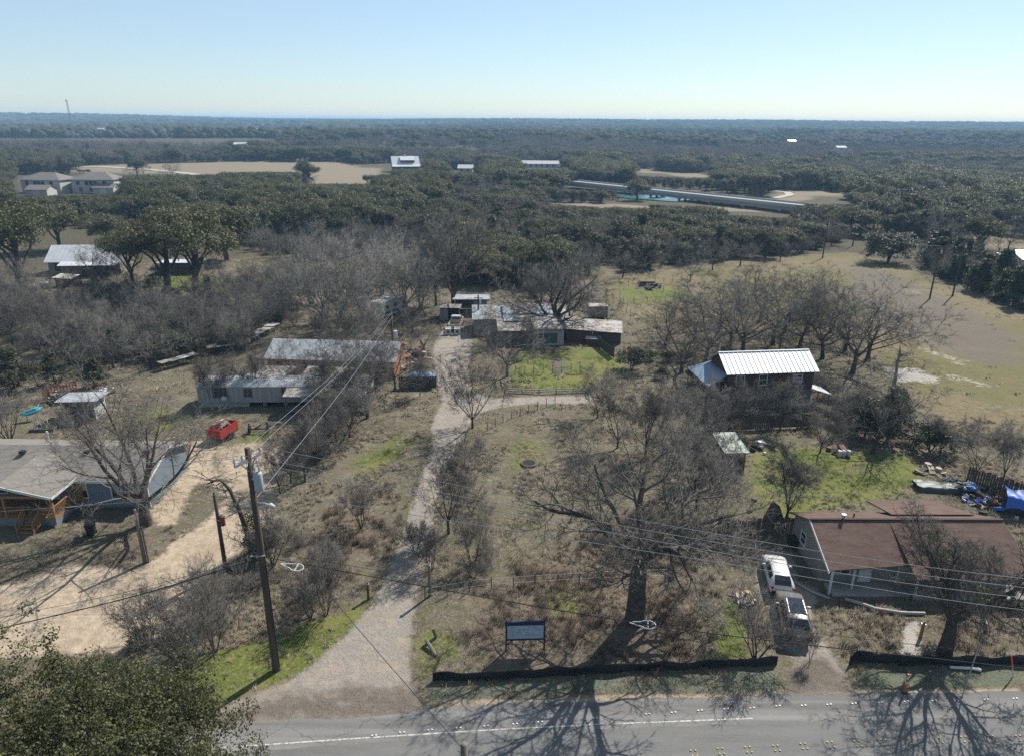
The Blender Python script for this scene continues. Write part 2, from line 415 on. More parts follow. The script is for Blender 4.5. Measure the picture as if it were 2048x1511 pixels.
def ground_material():
    m = bpy.data.materials.new('ground_soil_and_grass'); m.use_nodes = True; nt = m.node_tree
    b = nt.nodes['Principled BSDF']; b.inputs['Roughness'].default_value = 0.95; b.inputs['Specular IOR Level'].default_value = 0.1
    L = nt.links
    geo = _n(nt, 'ShaderNodeNewGeometry'); pos = geo.outputs['Position']
    def noise(s, det=5, rough=0.6, ofs=None):
        n = _n(nt, 'ShaderNodeTexNoise'); n.inputs['Scale'].default_value = s; n.inputs['Detail'].default_value = det; n.inputs['Roughness'].default_value = rough
        if ofs:
            v = _n(nt, 'ShaderNodeVectorMath', operation='ADD'); v.inputs[1].default_value = ofs; L.new(pos, v.inputs[0]); L.new(v.outputs[0], n.inputs['Vector'])
        else: L.new(pos, n.inputs['Vector'])
        return n.outputs['Fac']
    def rng(v, a, c, o0=0.0, o1=1.0):
        r = _n(nt, 'ShaderNodeMapRange'); r.interpolation_type = 'SMOOTHSTEP'
        r.inputs[1].default_value = a; r.inputs[2].default_value = c; r.inputs[3].default_value = o0; r.inputs[4].default_value = o1
        L.new(v, r.inputs[0]); return r.outputs[0]
    def mix(f, a, c):
        x = _n(nt, 'ShaderNodeMix', data_type='RGBA')
        if isinstance(f, float): x.inputs[0].default_value = f
        else: L.new(f, x.inputs[0])
        for s, v in ((6, a), (7, c)):
            if isinstance(v, tuple): x.inputs[s].default_value = kc(v) + (1,)
            else: L.new(v, x.inputs[s])
        return x.outputs[2]
    def math_(op, a, c):
        x = _n(nt, 'ShaderNodeMath', operation=op)
        for i, v in enumerate((a, c)):
            if isinstance(v, (int, float)): x.inputs[i].default_value = v
            else: L.new(v, x.inputs[i])
        return x.outputs[0]
    fine = noise(9.0, 8, 0.75); mid = noise(1.6, 6, 0.65); big = noise(0.22, 4, 0.6); huge = noise(0.05, 4, 0.6); straw = noise(3.7, 7, 0.7, (31, 7, 0)); brk = noise(0.55, 6, 0.7, (5, 19, 0)); brk2 = noise(0.9, 6, 0.7, (43, 2, 0))
    def mask(attr, k=0.55, w=0.22):
        a = _n(nt, 'ShaderNodeAttribute', attribute_name=attr)
        s = math_('ADD', a.outputs['Fac'], math_('MULTIPLY', math_('SUBTRACT', mid, 0.5), k))
        s = math_('ADD', s, math_('MULTIPLY', math_('SUBTRACT', brk, 0.5), k * 1.3))
        s = math_('ADD', s, math_('MULTIPLY', math_('SUBTRACT', fine, 0.5), k * 0.8))
        r = rng(s, 0.5 - w, 0.5 + w)
        return math_('MULTIPLY', r, rng(a.outputs['Fac'], 0.02, 0.2))
    # dry winter grass, with grey thatch, straw and hints of green
    c = mix(rng(fine, 0.34, 0.66), (0.074, 0.062, 0.046), (0.215, 0.182, 0.138))
    c = mix(math_('MULTIPLY', rng(straw, 0.52, 0.66), 0.75), c, (0.33, 0.29, 0.23))
    c = mix(math_('MULTIPLY', rng(mid, 0.48, 0.66), 0.7), c, (0.092, 0.097, 0.04))
    c = mix(math_('MULTIPLY', rng(big, 0.5, 0.64), 0.5), c, (0.22, 0.185, 0.135))
    c = mix(math_('MULTIPLY', rng(brk2, 0.48, 0.62), 0.6), c, mix(rng(fine, 0.36, 0.64), (0.062, 0.075, 0.024), (0.165, 0.17, 0.075)))
    c = mix(math_('MULTIPLY', rng(brk, 0.54, 0.68), 0.7), c, mix(rng(fine, 0.36, 0.64), (0.075, 0.058, 0.045), (0.19, 0.155, 0.122)))
    c = mix(math_('MULTIPLY', rng(brk, 0.44, 0.32), 0.6), c, mix(rng(fine, 0.36, 0.64), (0.20, 0.17, 0.135), (0.36, 0.32, 0.265)))
    wood = mix(rng(mid, 0.35, 0.65), (0.055, 0.05, 0.03), (0.13, 0.112, 0.075))
    c = mix(mask('wood', 0.3), c, wood)
    c = mix(mask('leaf', 0.7), c, mix(rng(fine, 0.36, 0.64), (0.072, 0.055, 0.042), (0.235, 0.182, 0.138)))
    fld = mix(rng(mid, 0.34, 0.66), (0.14, 0.118, 0.065), (0.255, 0.205, 0.132))
    fld = mix(math_('MULTIPLY', rng(big, 0.46, 0.6), 0.8), fld, (0.22, 0.165, 0.105))
    fld = mix(math_('MULTIPLY', rng(huge, 0.42, 0.58), 0.7), fld, (0.14, 0.135, 0.05))
    fld = mix(math_('MULTIPLY', rng(fine, 0.56, 0.7), 0.5), fld, (0.33, 0.29, 0.21))
    fld = mix(math_('MULTIPLY', rng(brk2, 0.5, 0.63), 0.8), fld, mix(rng(fine, .36, .64), (0.10, 0.115, 0.03), (0.21, 0.205, 0.075)))
    fld = mix(math_('MULTIPLY', rng(brk, 0.54, 0.68), 0.7), fld, (0.235, 0.155, 0.095))
    fld = mix(math_('MULTIPLY', rng(brk, 0.44, 0.34), 0.7), fld, (0.125, 0.105, 0.082))
    c = mix(mask('field', 0.5), c, fld)
    c = mix(mask('tan', 0.25), c, mix(rng(mid, 0.3, 0.7), (0.20, 0.165, 0.115), (0.27, 0.22, 0.15)))
    grn = mix(rng(fine, 0.33, 0.67), (0.075, 0.105, 0.02), (0.17, 0.19, 0.05))
    grn = mix(math_('MULTIPLY', rng(straw, 0.5, 0.66), 0.75), grn, (0.30, 0.26, 0.14))
    grn = mix(math_('MULTIPLY', rng(big, 0.48, 0.62), 0.5), grn, (0.22, 0.20, 0.075))
    c = mix(mask('green', 0.75), c, grn)
    snd = mix(rng(mid, 0.3, 0.7), (0.37, 0.29, 0.205), (0.52, 0.43, 0.325))
    snd = mix(math_('MULTIPLY', rng(fine, 0.52, 0.7), 0.5), snd, (0.27, 0.205, 0.14))
    snd = mix(math_('MULTIPLY', rng(big, 0.52, 0.66), 0.6), snd, (0.33, 0.26, 0.18))
    c = mix(mask('sand', 0.6, 0.18), c, snd)
    gr = mix(rng(fine, 0.32, 0.68), (0.205, 0.184, 0.16), (0.37, 0.338, 0.298))
    gr = mix(math_('MULTIPLY', rng(big, 0.48, 0.62), 0.5), gr, (0.30, 0.25, 0.20))
    gr = mix(math_('MULTIPLY', rng(straw, 0.56, 0.7), 0.55), gr, (0.24, 0.21, 0.17))
    gr = mix(math_('MULTIPLY', rng(brk2, 0.48, 0.62), 0.7), gr, (0.40, 0.325, 0.25))
    c = mix(mask('gravel', 0.6, 0.2), c, gr)
    c = mix(mask('mulch', 0.9, 0.35), c, mix(rng(fine, 0.35, 0.65), (0.105, 0.088, 0.072), (0.205, 0.175, 0.147)))
    c = mix(mask('hydro', 0.7, 0.3), c, mix(rng(fine, 0.35, 0.65), (0.075, 0.10, 0.06), (0.20, 0.215, 0.17)))
    c = mix(mask('white', 1.3), c, mix(rng(fine, 0.35, 0.65), (0.30, 0.275, 0.245), (0.50, 0.465, 0.42)))
    # pale stones and dead leaves, too small to build
    st = _n(nt, 'ShaderNodeTexVoronoi'); st.inputs['Scale'].default_value = 3.2; L.new(pos, st.inputs['Vector'])
    c = mix(math_('MULTIPLY', rng(st.outputs['Distance'], 0.10, 0.06), rng(mid, 0.5, 0.6, 0.0, 0.8)), c, (0.46, 0.40, 0.33))
    L.new(c, b.inputs['Base Color'])
    hgt = math_('ADD', math_('MULTIPLY', fine, 0.6), math_('MULTIPLY', mid, 1.0))
    bp = _n(nt, 'ShaderNodeBump'); bp.inputs['Strength'].default_value = 0.9; bp.inputs['Distance'].default_value = 0.13
    L.new(hgt, bp.inputs['Height']); L.new(bp.outputs[0], b.inputs['Normal'])
    return m
GROUND = ground_material()

W['wood'] = np.clip((np.hypot(gx, gy) - 150) / 60, 0, 1) * 0.9
W['wood'] = W['wood'] * (1 - np.clip(W['tan'] + W['field'], 0, 1))
nx, ny = len(xs), len(ys)
idx = np.arange(nx * ny).reshape(ny, nx)
quads = np.stack([idx[:-1, :-1], idx[:-1, 1:], idx[1:, 1:], idx[1:, :-1]], -1).reshape(-1, 4)
fw = {k: W[k][quads].mean(1) for k in W}
cls = np.zeros(len(quads), int)
cls[fw['field'] > 0.5] = 1
cls[fw['green'] > 0.55] = 2
cls[fw['sand'] > 0.5] = 3
cls[fw['gravel'] > 0.5] = 4
cls[fw['tan'] > 0.5] = 5
gco = np.stack([gx, gy, gz], -1)
for ci, nm in enumerate(('ground', 'pasture', 'lawn', 'dirt_yard', 'driveway', 'ploughed_field')):
    q = quads[cls == ci]
    used, inv = np.unique(q, return_inverse=True)
    me = np_mesh(nm, gco[used], quads=inv.reshape(-1, 4), mats=[GROUND], smooth=True)
    for k in W:
        if k == 'concrete': continue
        at = me.attributes.new(k, 'FLOAT', 'POINT'); at.data.foreach_set('value', W[k][used].astype(np.float32))
    link(nm, me, kind='structure')

# ------------------------------------------------------------------ road
def road_material():
    m = mat('asphalt', (0.165, 0.16, 0.153), 0.9, (0.21, 0.204, 0.195), 0.6, 1.0, bump=0.35, bscale=28, stretch=(0.25, 1.4, 1), speck=((0.30, 0.29, 0.275), 30.0, 0.60), spec=0.2)
    nt = m.node_tree; b = nt.nodes['Principled BSDF']; old = b.inputs['Base Color'].links[0].from_socket
    geo = _n(nt, 'ShaderNodeNewGeometry'); ns = _n(nt, 'ShaderNodeTexNoise'); ns.inputs['Scale'].default_value = 1.1; ns.inputs['Detail'].default_value = 5
    nt.links.new(geo.outputs['Position'], ns.inputs['Vector'])
    ad = _n(nt, 'ShaderNodeVectorMath', operation='ADD'); nt.links.new(geo.outputs['Position'], ad.inputs[0]); nt.links.new(ns.outputs['Color'], ad.inputs[1])
    vo = _n(nt, 'ShaderNodeTexVoronoi', feature='DISTANCE_TO_EDGE'); vo.inputs['Scale'].default_value = 0.28; nt.links.new(ad.outputs[0], vo.inputs['Vector'])
    mr = _n(nt, 'ShaderNodeMapRange'); mr.inputs[1].default_value = 0.0; mr.inputs[2].default_value = 0.014; mr.inputs[3].default_value = 0.5; mr.inputs[4].default_value = 0.0
    nt.links.new(vo.outputs['Distance'], mr.inputs[0])
    mx = _n(nt, 'ShaderNodeMix', data_type='RGBA'); mx.inputs[7].default_value = (0.05, 0.048, 0.045, 1); nt.links.new(old, mx.inputs[6]); nt.links.new(mr.outputs[0], mx.inputs[0])
    # tyre-worn bands along the road and dusty shoulder
    wv = _n(nt, 'ShaderNodeMapping'); wv.inputs['Scale'].default_value = (0.04, 1.1, 1); nt.links.new(geo.outputs['Position'], wv.inputs[0])
    n2 = _n(nt, 'ShaderNodeTexNoise'); n2.inputs['Scale'].default_value = 1.0; n2.inputs['Detail'].default_value = 6; nt.links.new(wv.outputs[0], n2.inputs['Vector'])
    m2 = _n(nt, 'ShaderNodeMapRange'); m2.inputs[1].default_value = 0.38; m2.inputs[2].default_value = 0.64; m2.inputs[3].default_value = 0.78; m2.inputs[4].default_value = 1.2
    nt.links.new(n2.outputs['Fac'], m2.inputs[0])
    vm = _n(nt, 'ShaderNodeVectorMath', operation='SCALE'); nt.links.new(mx.outputs[2], vm.inputs[0]); nt.links.new(m2.outputs[0], vm.inputs['Scale'])
    nt.links.new(vm.outputs[0], b.inputs['Base Color'])
    return m
ASPH = road_material()
edge = [P(*q) for q in ((-300, 1480), (440, 1448), (640, 1438), (830, 1424), (900, 1413), (1050, 1405), (1250, 1399), (1400, 1394), (1570, 1389), (1700, 1388), (1850, 1385), (2048, 1382), (2600, 1376))]
mb = MB(); far_e = []
for a, c in zip(edge[:-1], edge[1:]):
    n = max(2, int((c - a).length / 0.6))
    for i in range(n):
        p = a.lerp(c, i / n); j = random.Random(int(p.x * 50)).uniform(-0.07, 0.07) + 0.08 * math.sin(p.x * 0.9)
        far_e.append(Vector((p.x, p.y + j, 0.035)))
n = len(far_e)
mb.v = [tuple(p) for p in far_e] + [(p.x, p.y - 9.0, 0.06) for p in far_e] + [(p.x, p.y + 0.05, -0.12) for p in far_e]
for i in range(n - 1):
    mb.f.append((i, n + i, n + i + 1, i + 1)); mb.m.append(0)
    mb.f.append((i + 1, 2 * n + i + 1, 2 * n + i, i)); mb.m.append(0)
mb.build('road', ASPH, kind='structure')
def road_y(x):
    for a, c in zip(edge[:-1], edge[1:]):
        if a.x <= x <= c.x: return a.y + (c.y - a.y) * (x - a.x) / (c.x - a.x)
    return edge[0].y
def road_z(x, y): return 0.035 + 0.025 * min(1, max(0, (road_y(x) - y) / 9.0))
PAINT = mat('worn_white_road_paint', (0.55, 0.55, 0.53), 0.7, (0.25, 0.245, 0.23), 5.0, 1.0, lo=0.44, hi=0.6)
# edge line: worn dashes
wl = [P(*q, z=0.045) for q in ((430, 1495), (700, 1476), (1000, 1457), (1200, 1447), (1385, 1440), (1507, 1435))]
mb = MB()
for a, c in zip(wl[:-1], wl[1:]):
    L_ = (c - a).length; nn = int(L_ / 0.62)
    for i in range(nn):
        rr = random.Random(i * 7 + int(a.x * 10))
        if a.x > wl[3].x and rr.random() < 0.12: continue
        p = a.lerp(c, i / nn); q = a.lerp(c, (i + rr.uniform(0.9, 1.0)) / nn); w = 0.045
        z1 = road_z(p.x, p.y) + 0.005; z2 = road_z(q.x, q.y) + 0.005
        mb.add([(p.x, p.y - w, z1), (q.x, q.y - w, z2), (q.x, q.y + w, z2), (p.x, p.y + w, z1)], [(0, 1, 2, 3)])
o = mb.build('road_edge_line', PAINT, kind='structure')
# wheel-track band of darker, newer seal between edge line and centre
SEAL = mat('newer_road_seal', (0.135, 0.133, 0.13), 0.85, (0.18, 0.177, 0.172), 0.5, 1.0, bump=0.3, bscale=30, stretch=(0.2, 1.5, 1), speck=((0.26, 0.255, 0.24), 34.0, 0.62), spec=0.25)
mb = MB(); up = []
for a, c in zip([P(-300, 1530)] + wl[:-1], wl[:]):
    n = max(2, int((c - a).length))
    for i in range(n): up.append(a.lerp(c, i / n))
up.append(wl[-1]); e0 = wl[-1]; e1 = P(2600, 1402)
for i in range(1, 40): up.append(e0.lerp(e1, i / 39))
n = len(up)
up = [Vector((p.x, p.y - 0.35 + 0.05 * math.sin(p.x * 1.7), 0)) for p in up]
lowp = [Vector((p.x, p.y - 3.1 + 0.05 * math.sin(p.x * 1.3 + 1), 0)) for p in up]
mb.v = [(p.x, p.y, road_z(p.x, p.y) + 0.004) for p in up] + [(p.x, p.y, road_z(p.x, p.y) + 0.004) for p in lowp]
mb.f = [(i, n + i, n + i + 1, i + 1) for i in range(n - 1)]; mb.m = [0] * (n - 1)
mb.build('lane_surface', SEAL, kind='structure')
HAZE = 2.1e-4
# ------------------------------------------------------------------ buildings
def PY(px, py, Y):
    """point on the upright plane y = Y"""
    d = _f + _r * ((px - 1024) / FPX) + _u * ((755.5 - py) / FPX)
    t = Y / d.y
    return Vector((d.x * t, Y, CAM_H + d.z * t))

WHITE = mat('white_painted_trim', (0.72, 0.72, 0.70), 0.6, (0.6, 0.6, 0.58), 3.0, 0.6)
BLUES = mat('blue_grey_siding', (0.16, 0.20, 0.245), 0.7, (0.20, 0.24, 0.285), 1.2, 0.8, stretch=(.3, .3, 6))
SHING = mat('grey_shingles', (0.185, 0.17, 0.15), 0.95, (0.26, 0.24, 0.215), 1.4, 0.9, bump=0.5, bscale=9, speck=((0.12, 0.11, 0.10), 7, .6), stretch=(1, 2.2, 2.2), spec=0.1)
BROWNR = mat('brown_shingles', (0.122, 0.082, 0.067), 0.95, (0.172, 0.12, 0.10), 0.9, 1.0, bump=0.5, bscale=9, speck=((0.09, 0.062, 0.052), 6, .61), stretch=(1, 2.2, 2.2), spec=0.1)
PINE = mat('fresh_pine_boards', (0.36, 0.195, 0.082), 0.75, (0.28, 0.148, 0.062), 2.0, 1.0, stretch=(1, 1, 4))
STUCCO = mat('grey_stucco', (0.30, 0.29, 0.27), 0.9, (0.25, 0.24, 0.22), 0.8, 0.9)
GLASS = glass_mat('window_glass'); BLIND = mat('window_blind', (0.45, 0.45, 0.44), 0.6)
TIN = mat('galvanised_tin', (0.50, 0.52, 0.54), 0.45, (0.34, 0.35, 0.36), 0.7, 1.0, metal=0.35, spec=0.5, speck=((0.24, 0.19, 0.15), 2.2, .64))
RUSTTIN = mat('weathered_tin', (0.42, 0.41, 0.39), 0.6, (0.20, 0.165, 0.135), 0.8, 1.0, metal=0.2, spec=0.3, speck=((0.16, 0.09, 0.055), 1.6, .58))
WTIN = mat('white_metal_roofing', (0.74, 0.76, 0.77), 0.38, (0.62, 0.63, 0.64), 0.8, 0.7, metal=0.25, spec=0.5)
MHW = mat('mobile_home_siding', (0.40, 0.405, 0.405), 0.6, (0.31, 0.31, 0.30), 0.8, 0.8, stretch=(3, 3, .5))
ORANGE = mat('orange_stained_boards', (0.46, 0.20, 0.085), 0.8, (0.34, 0.145, 0.06), 1.0, 0.9)
REDW = mat('dark_red_boards', (0.16, 0.055, 0.04), 0.85, (0.105, 0.05, 0.04), 1.2, 0.9)
DARKW = mat('dark_weathered_boards', (0.075, 0.062, 0.05), 0.95, (0.13, 0.11, 0.09), 1.5, 1.0, stretch=(3, 3, .6))
OLDW = mat('old_grey_boards', (0.20, 0.18, 0.155), 0.95, (0.12, 0.105, 0.09), 1.5, 1.0, stretch=(3, 3, .6))
BLACKP = mat('black_plastic', (0.018, 0.018, 0.02), 0.6); BLK = mat('dark_opening', (0.015, 0.014, 0.013), 0.9)
STONE = mat('limestone_wall', (0.36, 0.32, 0.255), 0.9, (0.25, 0.22, 0.175), 1.6, 1.0, bump=.4)
CREAM = mat('cream_render', (0.56, 0.53, 0.47), 0.85, (0.48, 0.45, 0.40), 0.5, 0.8)
GREYR = mat('far_grey_roof', (0.17, 0.155, 0.14), 0.95, (0.21, 0.195, 0.175), 0.6, 0.8)
GREENR = mat('pale_green_roofing', (0.33, 0.40, 0.35), 0.6, (0.42, 0.46, 0.41), 0.7, 1.0, speck=((0.24, 0.25, 0.20), 1.4, .6))
CONC = mat('concrete', (0.42, 0.40, 0.37), 0.85, (0.34, 0.325, 0.30), 1.2, 0.8)
SKIRT = mat('blue_skirting', (0.20, 0.235, 0.275), 0.8, (0.15, 0.18, 0.21), 1.5, .8)
HOUSE_BASES = []; BLOCK = []          # ground kept clear of woods

def base_poly(T, x0, x1, y0, y1):
    c, s_ = math.cos(T.rotation_euler.z), math.sin(T.rotation_euler.z)
    HOUSE_BASES.append([(T.location.x + c * x - s_ * y, T.location.y + s_ * x + c * y) for x, y in ((x0, y0), (x1, y0), (x1, y1), (x0, y1))])

def window(T, face, u, z, w, h, dims, frame=WHITE, blind=False, mull=0):
    """frame is a part, its pane a sub-part. face: front (y=y0), back, left (x=x0), right"""
    x0, x1, y0, y1 = dims
    ax = {'front': (Vector((1, 0, 0)), Vector((0, -1, 0)), Vector((u, y0, z))), 'back': (Vector((-1, 0, 0)), Vector((0, 1, 0)), Vector((u, y1, z))),
          'left': (Vector((0, -1, 0)), Vector((-1, 0, 0)), Vector((x0, u, z))), 'right': (Vector((0, 1, 0)), Vector((1, 0, 0)), Vector((x1, u, z)))}[face]
    e, nrm_, c = ax; up = Vector((0, 0, 1)); t = 0.09
    def bx(mb, cu, cz, wu, hz, d0, d1):
        vs = []
        for d in (d0, d1):
            for a, b in ((-1, -1), (1, -1), (1, 1), (-1, 1)):
                vs.append(c + e * (cu + a * wu / 2) + up * (cz + b * hz / 2) + nrm_ * d)
        mb.add(vs, [(0, 3, 2, 1), (4, 5, 6, 7), (0, 1, 5, 4), (1, 2, 6, 5), (2, 3, 7, 6), (3, 0, 4, 7)])
    mb = MB()
    bx(mb, 0, h / 2 + t / 2, w + 2 * t, t, -.02, .06); bx(mb, 0, -h / 2 - t / 2, w + 2 * t + .06, t, -.02, .08)
    bx(mb, -w / 2 - t / 2, 0, t, h, -.02, .06); bx(mb, w / 2 + t / 2, 0, t, h, -.02, .06); bx(mb, 0, 0, w, .05, -.02, .045)
    for k in range(mull): bx(mb, -w / 2 + w * (k + 1) / (mull + 1), 0, .07, h, -.02, .05)
    fr = mb.build('window', frame, T)
    mb = MB(); bx(mb, 0, 0, w, h, -.01, .012); mb.build('pane', GLASS, fr)
    if blind:
        mb = MB(); bx(mb, 0, h * .26, w * .96, h * .46, .013, .022); mb.build('blind', BLIND, fr)
    return fr

def door(T, face, u, w, h, dims, m, z0=0.05):
    x0, x1, y0, y1 = dims
    mb = MB()
    if face == 'front': mb.box((u, y0 - .03, z0 + h / 2), (w, .08, h))
    elif face == 'left': mb.box((x0 - .03, u, z0 + h / 2), (.08, w, h))
    elif face == 'right': mb.box((x1 + .03, u, z0 + h / 2), (.08, w, h))
    d = mb.build('door', m, T)
    mb = MB(); q = {'front': (u + w * .38, y0 - .09, z0 + h * .48), 'left': (x0 - .09, u + w * .38, z0 + h * .48), 'right': (x1 + .09, u - w * .38, z0 + h * .48)}[face]
    mb.box(q, (.06, .06, .06)); mb.build('handle', TIN, d)

def walls(T, dims, eave, ridge, m, gable='x', ymid=None):
    """four walls; gables at the x ends (ridge along x) or at the y ends"""
    x0, x1, y0, y1 = dims; t = 0.12
    ym = (y0 + y1) / 2 if ymid is None else ymid; xm = (x0 + x1) / 2
    def pan(pts, n):
        mb = MB(); n = Vector(n) * t; a = [Vector(p) for p in pts]; b = [p - n for p in a]; k = len(a)
        fs = [tuple(range(k)), tuple(range(2 * k - 1, k - 1, -1))] + [((i + 1) % k, i, k + i, k + (i + 1) % k) for i in range(k)]
        mb.add(a + b, fs); mb.build('wall', m, T)
    z0 = -0.2
    if gable == 'x':
        pan([(x0 + t, y0, z0), (x1 - t, y0, z0), (x1 - t, y0, eave), (x0 + t, y0, eave)], (0, -1, 0))
        pan([(x1 - t, y1, z0), (x0 + t, y1, z0), (x0 + t, y1, eave), (x1 - t, y1, eave)], (0, 1, 0))
        pan([(x0, y1, z0), (x0, y0, z0), (x0, y0, eave), (x0, ym, ridge), (x0, y1, eave)], (-1, 0, 0))
        pan([(x1, y0, z0), (x1, y1, z0), (x1, y1, eave), (x1, ym, ridge), (x1, y0, eave)], (1, 0, 0))
    else:
        pan([(x0, y0, z0), (x1, y0, z0), (x1, y0, eave), (xm, y0, ridge), (x0, y0, eave)], (0, -1, 0))
        pan([(x1, y1, z0), (x0, y1, z0), (x0, y1, eave), (xm, y1, ridge), (x1, y1, eave)], (0, 1, 0))
        pan([(x0, y1 - t, z0), (x0, y0 + t, z0), (x0, y0 + t, eave), (x0, y1 - t, eave)], (-1, 0, 0))
        pan([(x1, y0 + t, z0), (x1, y1 - t, z0), (x1, y1 - t, eave), (x1, y0 + t, eave)], (1, 0, 0))

def gable_roof(T, dims, eave, ridge, m, oh=0.35, along='x', ribs=0.0, th=0.1, ymid=None, fascia=None):
    x0, x1, y0, y1 = dims
    if along == 'x':
        ym = (y0 + y1) / 2 if ymid is None else ymid
        k0 = (ridge - eave) / (ym - y0); k1 = (ridge - eave) / (y1 - ym)
        A = [(x0 - oh, y0 - oh, eave - k0 * oh), (x1 + oh, y0 - oh, eave - k0 * oh), (x1 + oh, ym, ridge), (x0 - oh, ym, ridge)]
        B = [(x0 - oh, ym, ridge), (x1 + oh, ym, ridge), (x1 + oh, y1 + oh, eave - k1 * oh), (x0 - oh, y1 + oh, eave - k1 * oh)]
    else:
        xm = (x0 + x1) / 2; k0 = (ridge - eave) / (xm - x0)
        A = [(x0 - oh, y0 - oh, eave - k0 * oh), (xm, y0 - oh, ridge), (xm, y1 + oh, ridge), (x0 - oh, y1 + oh, eave - k0 * oh)]
        B = [(xm, y0 - oh, ridge), (x1 + oh, y0 - oh, eave - k0 * oh), (x1 + oh, y1 + oh, eave - k0 * oh), (xm, y1 + oh, ridge)]
    rf = None
    for q in (A, B):
        q = [Vector(p) + Vector((0, 0, th)) for p in q]
        rf = MB().slab(q, th - .004).build('roof', m, T)
        if fascia:
            mb = MB()
            for i in range(4):
                a, b = q[i], q[(i + 1) % 4]
                if (along == 'x' and a.z == b.z and abs(a.z - (ridge + th)) < 1e-6): continue
                if along == 'y' and abs(a.z - (ridge + th)) < 1e-6 and abs(b.z - (ridge + th)) < 1e-6: continue
                mb.bar(a - Vector((0, 0, .11)), b - Vector((0, 0, .11)), .05, .2)
            mb.build('fascia', fascia, rf)
        if ribs:
            mb = MB(); e = q[1] - q[0] if along == 'x' else q[3] - q[0]; L = e.length; e = e.normalized()
            s0, s1 = (q[0], q[3]) if along == 'x' else (q[0], q[1])
            n = int(L / ribs)
            for i in range(n + 1):
                o_ = e * (i * L / n)
                mb.bar(s0 + o_ + Vector((0, 0, .012)), s1 + o_ + Vector((0, 0, .012)), .045, .03)
            mb.build('seams', m, rf, kind='stuff')
    return rf

def shed_roof(T, c4, m, th=0.07, ribs=0.0, name='roof', ribm=None):
    """c4: front-left, front-right, back-right, back-left"""
    q = [Vector(p) for p in c4]; rf = MB().slab(q, th).build(name, m, T)
    if ribs:
        n = max(2, int((q[1] - q[0]).length / ribs)); mb = MB()
        for i in range(n + 1):
            a = q[0].lerp(q[1], i / n); b = q[3].lerp(q[2], i / n); mb.bar(a + Vector((0, 0, .012)), b + Vector((0, 0, .012)), .05, .03)
        mb.build('seams', ribm or m, rf, kind='stuff')
    return rf

# ---- blue grey house at the left
T = thing('house', 'blue grey house with a grey shingle roof and a pine porch at the left', 'house', (-31.5, 54.1, 0), -0.01)
dm = (-27.0, 0.0, 0.0, 7.4); base_poly(T, *dm)
walls(T, dm, 2.75, 4.0, BLUES); gable_roof(T, dm, 2.75, 4.0, SHING, 0.4, fascia=WHITE)
for px, w, ml in ((165, 0.85, 0), (245, 1.75, 1)):
    q = PY(px, 988, 54.1); window(T, 'front', q.x + 31.5, 1.62, w, 1.35, dm, blind=True, mull=ml)
MB().box((-13.5, -.04, .2), (27, .06, .5)).build('skirting', SKIRT, T)
MB().bar((0.03, -.02, -.1), (0.03, -.02, 2.7), .1).build('corner_board', WHITE, T)
for px, py in ((43, 906), (172, 905), (293, 905)):
    q = P(px, py, 3.85); MB().box((q.x + 31.5, q.y - 54.1, 3.95), (.45, .4, .22)).build('roof_vent', BLACKP, T)
q = P(66, 890, 4.3); MB().tube([(q.x + 31.5, 5.2, 4.0), (q.x + 31.5, 5.2, 4.75)], .09, 8).build('vent_pipe', WHITE, T)
# porch: gable to the road, posts, railings with balusters, steps
px0, px1, pf, pz = -14.4, -6.2, -3.2, 0.75
q = [(-6.0, 0.4, 2.95), (-6.0, pf - .3, 2.80), (-10.3, pf - .3, 3.85), (-10.3, 3.3, 3.98)]
shed_roof(T, [q[2], q[1], q[0], q[3]], SHING, .1)
q2 = [(-14.6, pf - .3, 2.80), (-10.3, pf - .3, 3.85), (-10.3, 3.3, 3.98), (-14.6, .4, 2.95)]; shed_roof(T, q2, SHING, .1)
mb = MB(); mb.bar((-10.3, pf - .34, 3.77), (-6.0, pf - .34, 2.72), .05, .22); mb.bar((-10.3, pf - .34, 3.77), (-14.6, pf - .34, 2.72), .05, .22); mb.bar((-5.96, pf - .3, 2.72), (-5.96, 0, 2.75), .05, .2); mb.build('porch_fascia', WHITE, T)
MB().box((-10.3, pf / 2, pz - .06), (8.2, -pf, .12)).build('porch_deck', PINE, T)
mb = MB(); mb.box((-10.3, pf + .05, .3), (8.1, .06, .7)); mb.box((-6.25, pf / 2, .3), (.06, -pf, .7)); mb.build('porch_skirting', SKIRT, T)
for x in (-6.35, -10.3, -14.2): MB().bar((x, pf + .12, pz), (x, pf + .12, 2.72), .2).build('porch_post', PINE, T)
MB().bar((-14.5, pf + .12, 2.62), (-6.1, pf + .12, 2.62), .16, .24).build('porch_beam', PINE, T)
def railing(a, b, n):
    a = Vector(a); b = Vector(b)
    MB().bar(a + Vector((0, 0, .95)), b + Vector((0, 0, .95)), .12, .05).build('hand_rail', PINE, T)
    MB().bar(a + Vector((0, 0, .12)), b + Vector((0, 0, .12)), .08, .05).build('bottom_rail', PINE, T)
    me = MB().box((0, 0, .52), (.05, .05, .82)).mesh('baluster', PINE)
    for i in range(n):
        p = a.lerp(b, (i + .5) / n); link('baluster', me, T, p)
railing((-14.2, pf + .1, pz), (-8.7, pf + .1, pz), 30); railing((-7.3, pf + .1, pz), (-6.4, pf + .1, pz), 6); railing((-6.3, pf + .2, pz), (-6.3, -.1, pz), 18)
for k in range(4): MB().box((-8.0, pf - .2 - .3 * k, pz - .16 - .18 * k), (1.35, .32, .05)).build('step', PINE, T)
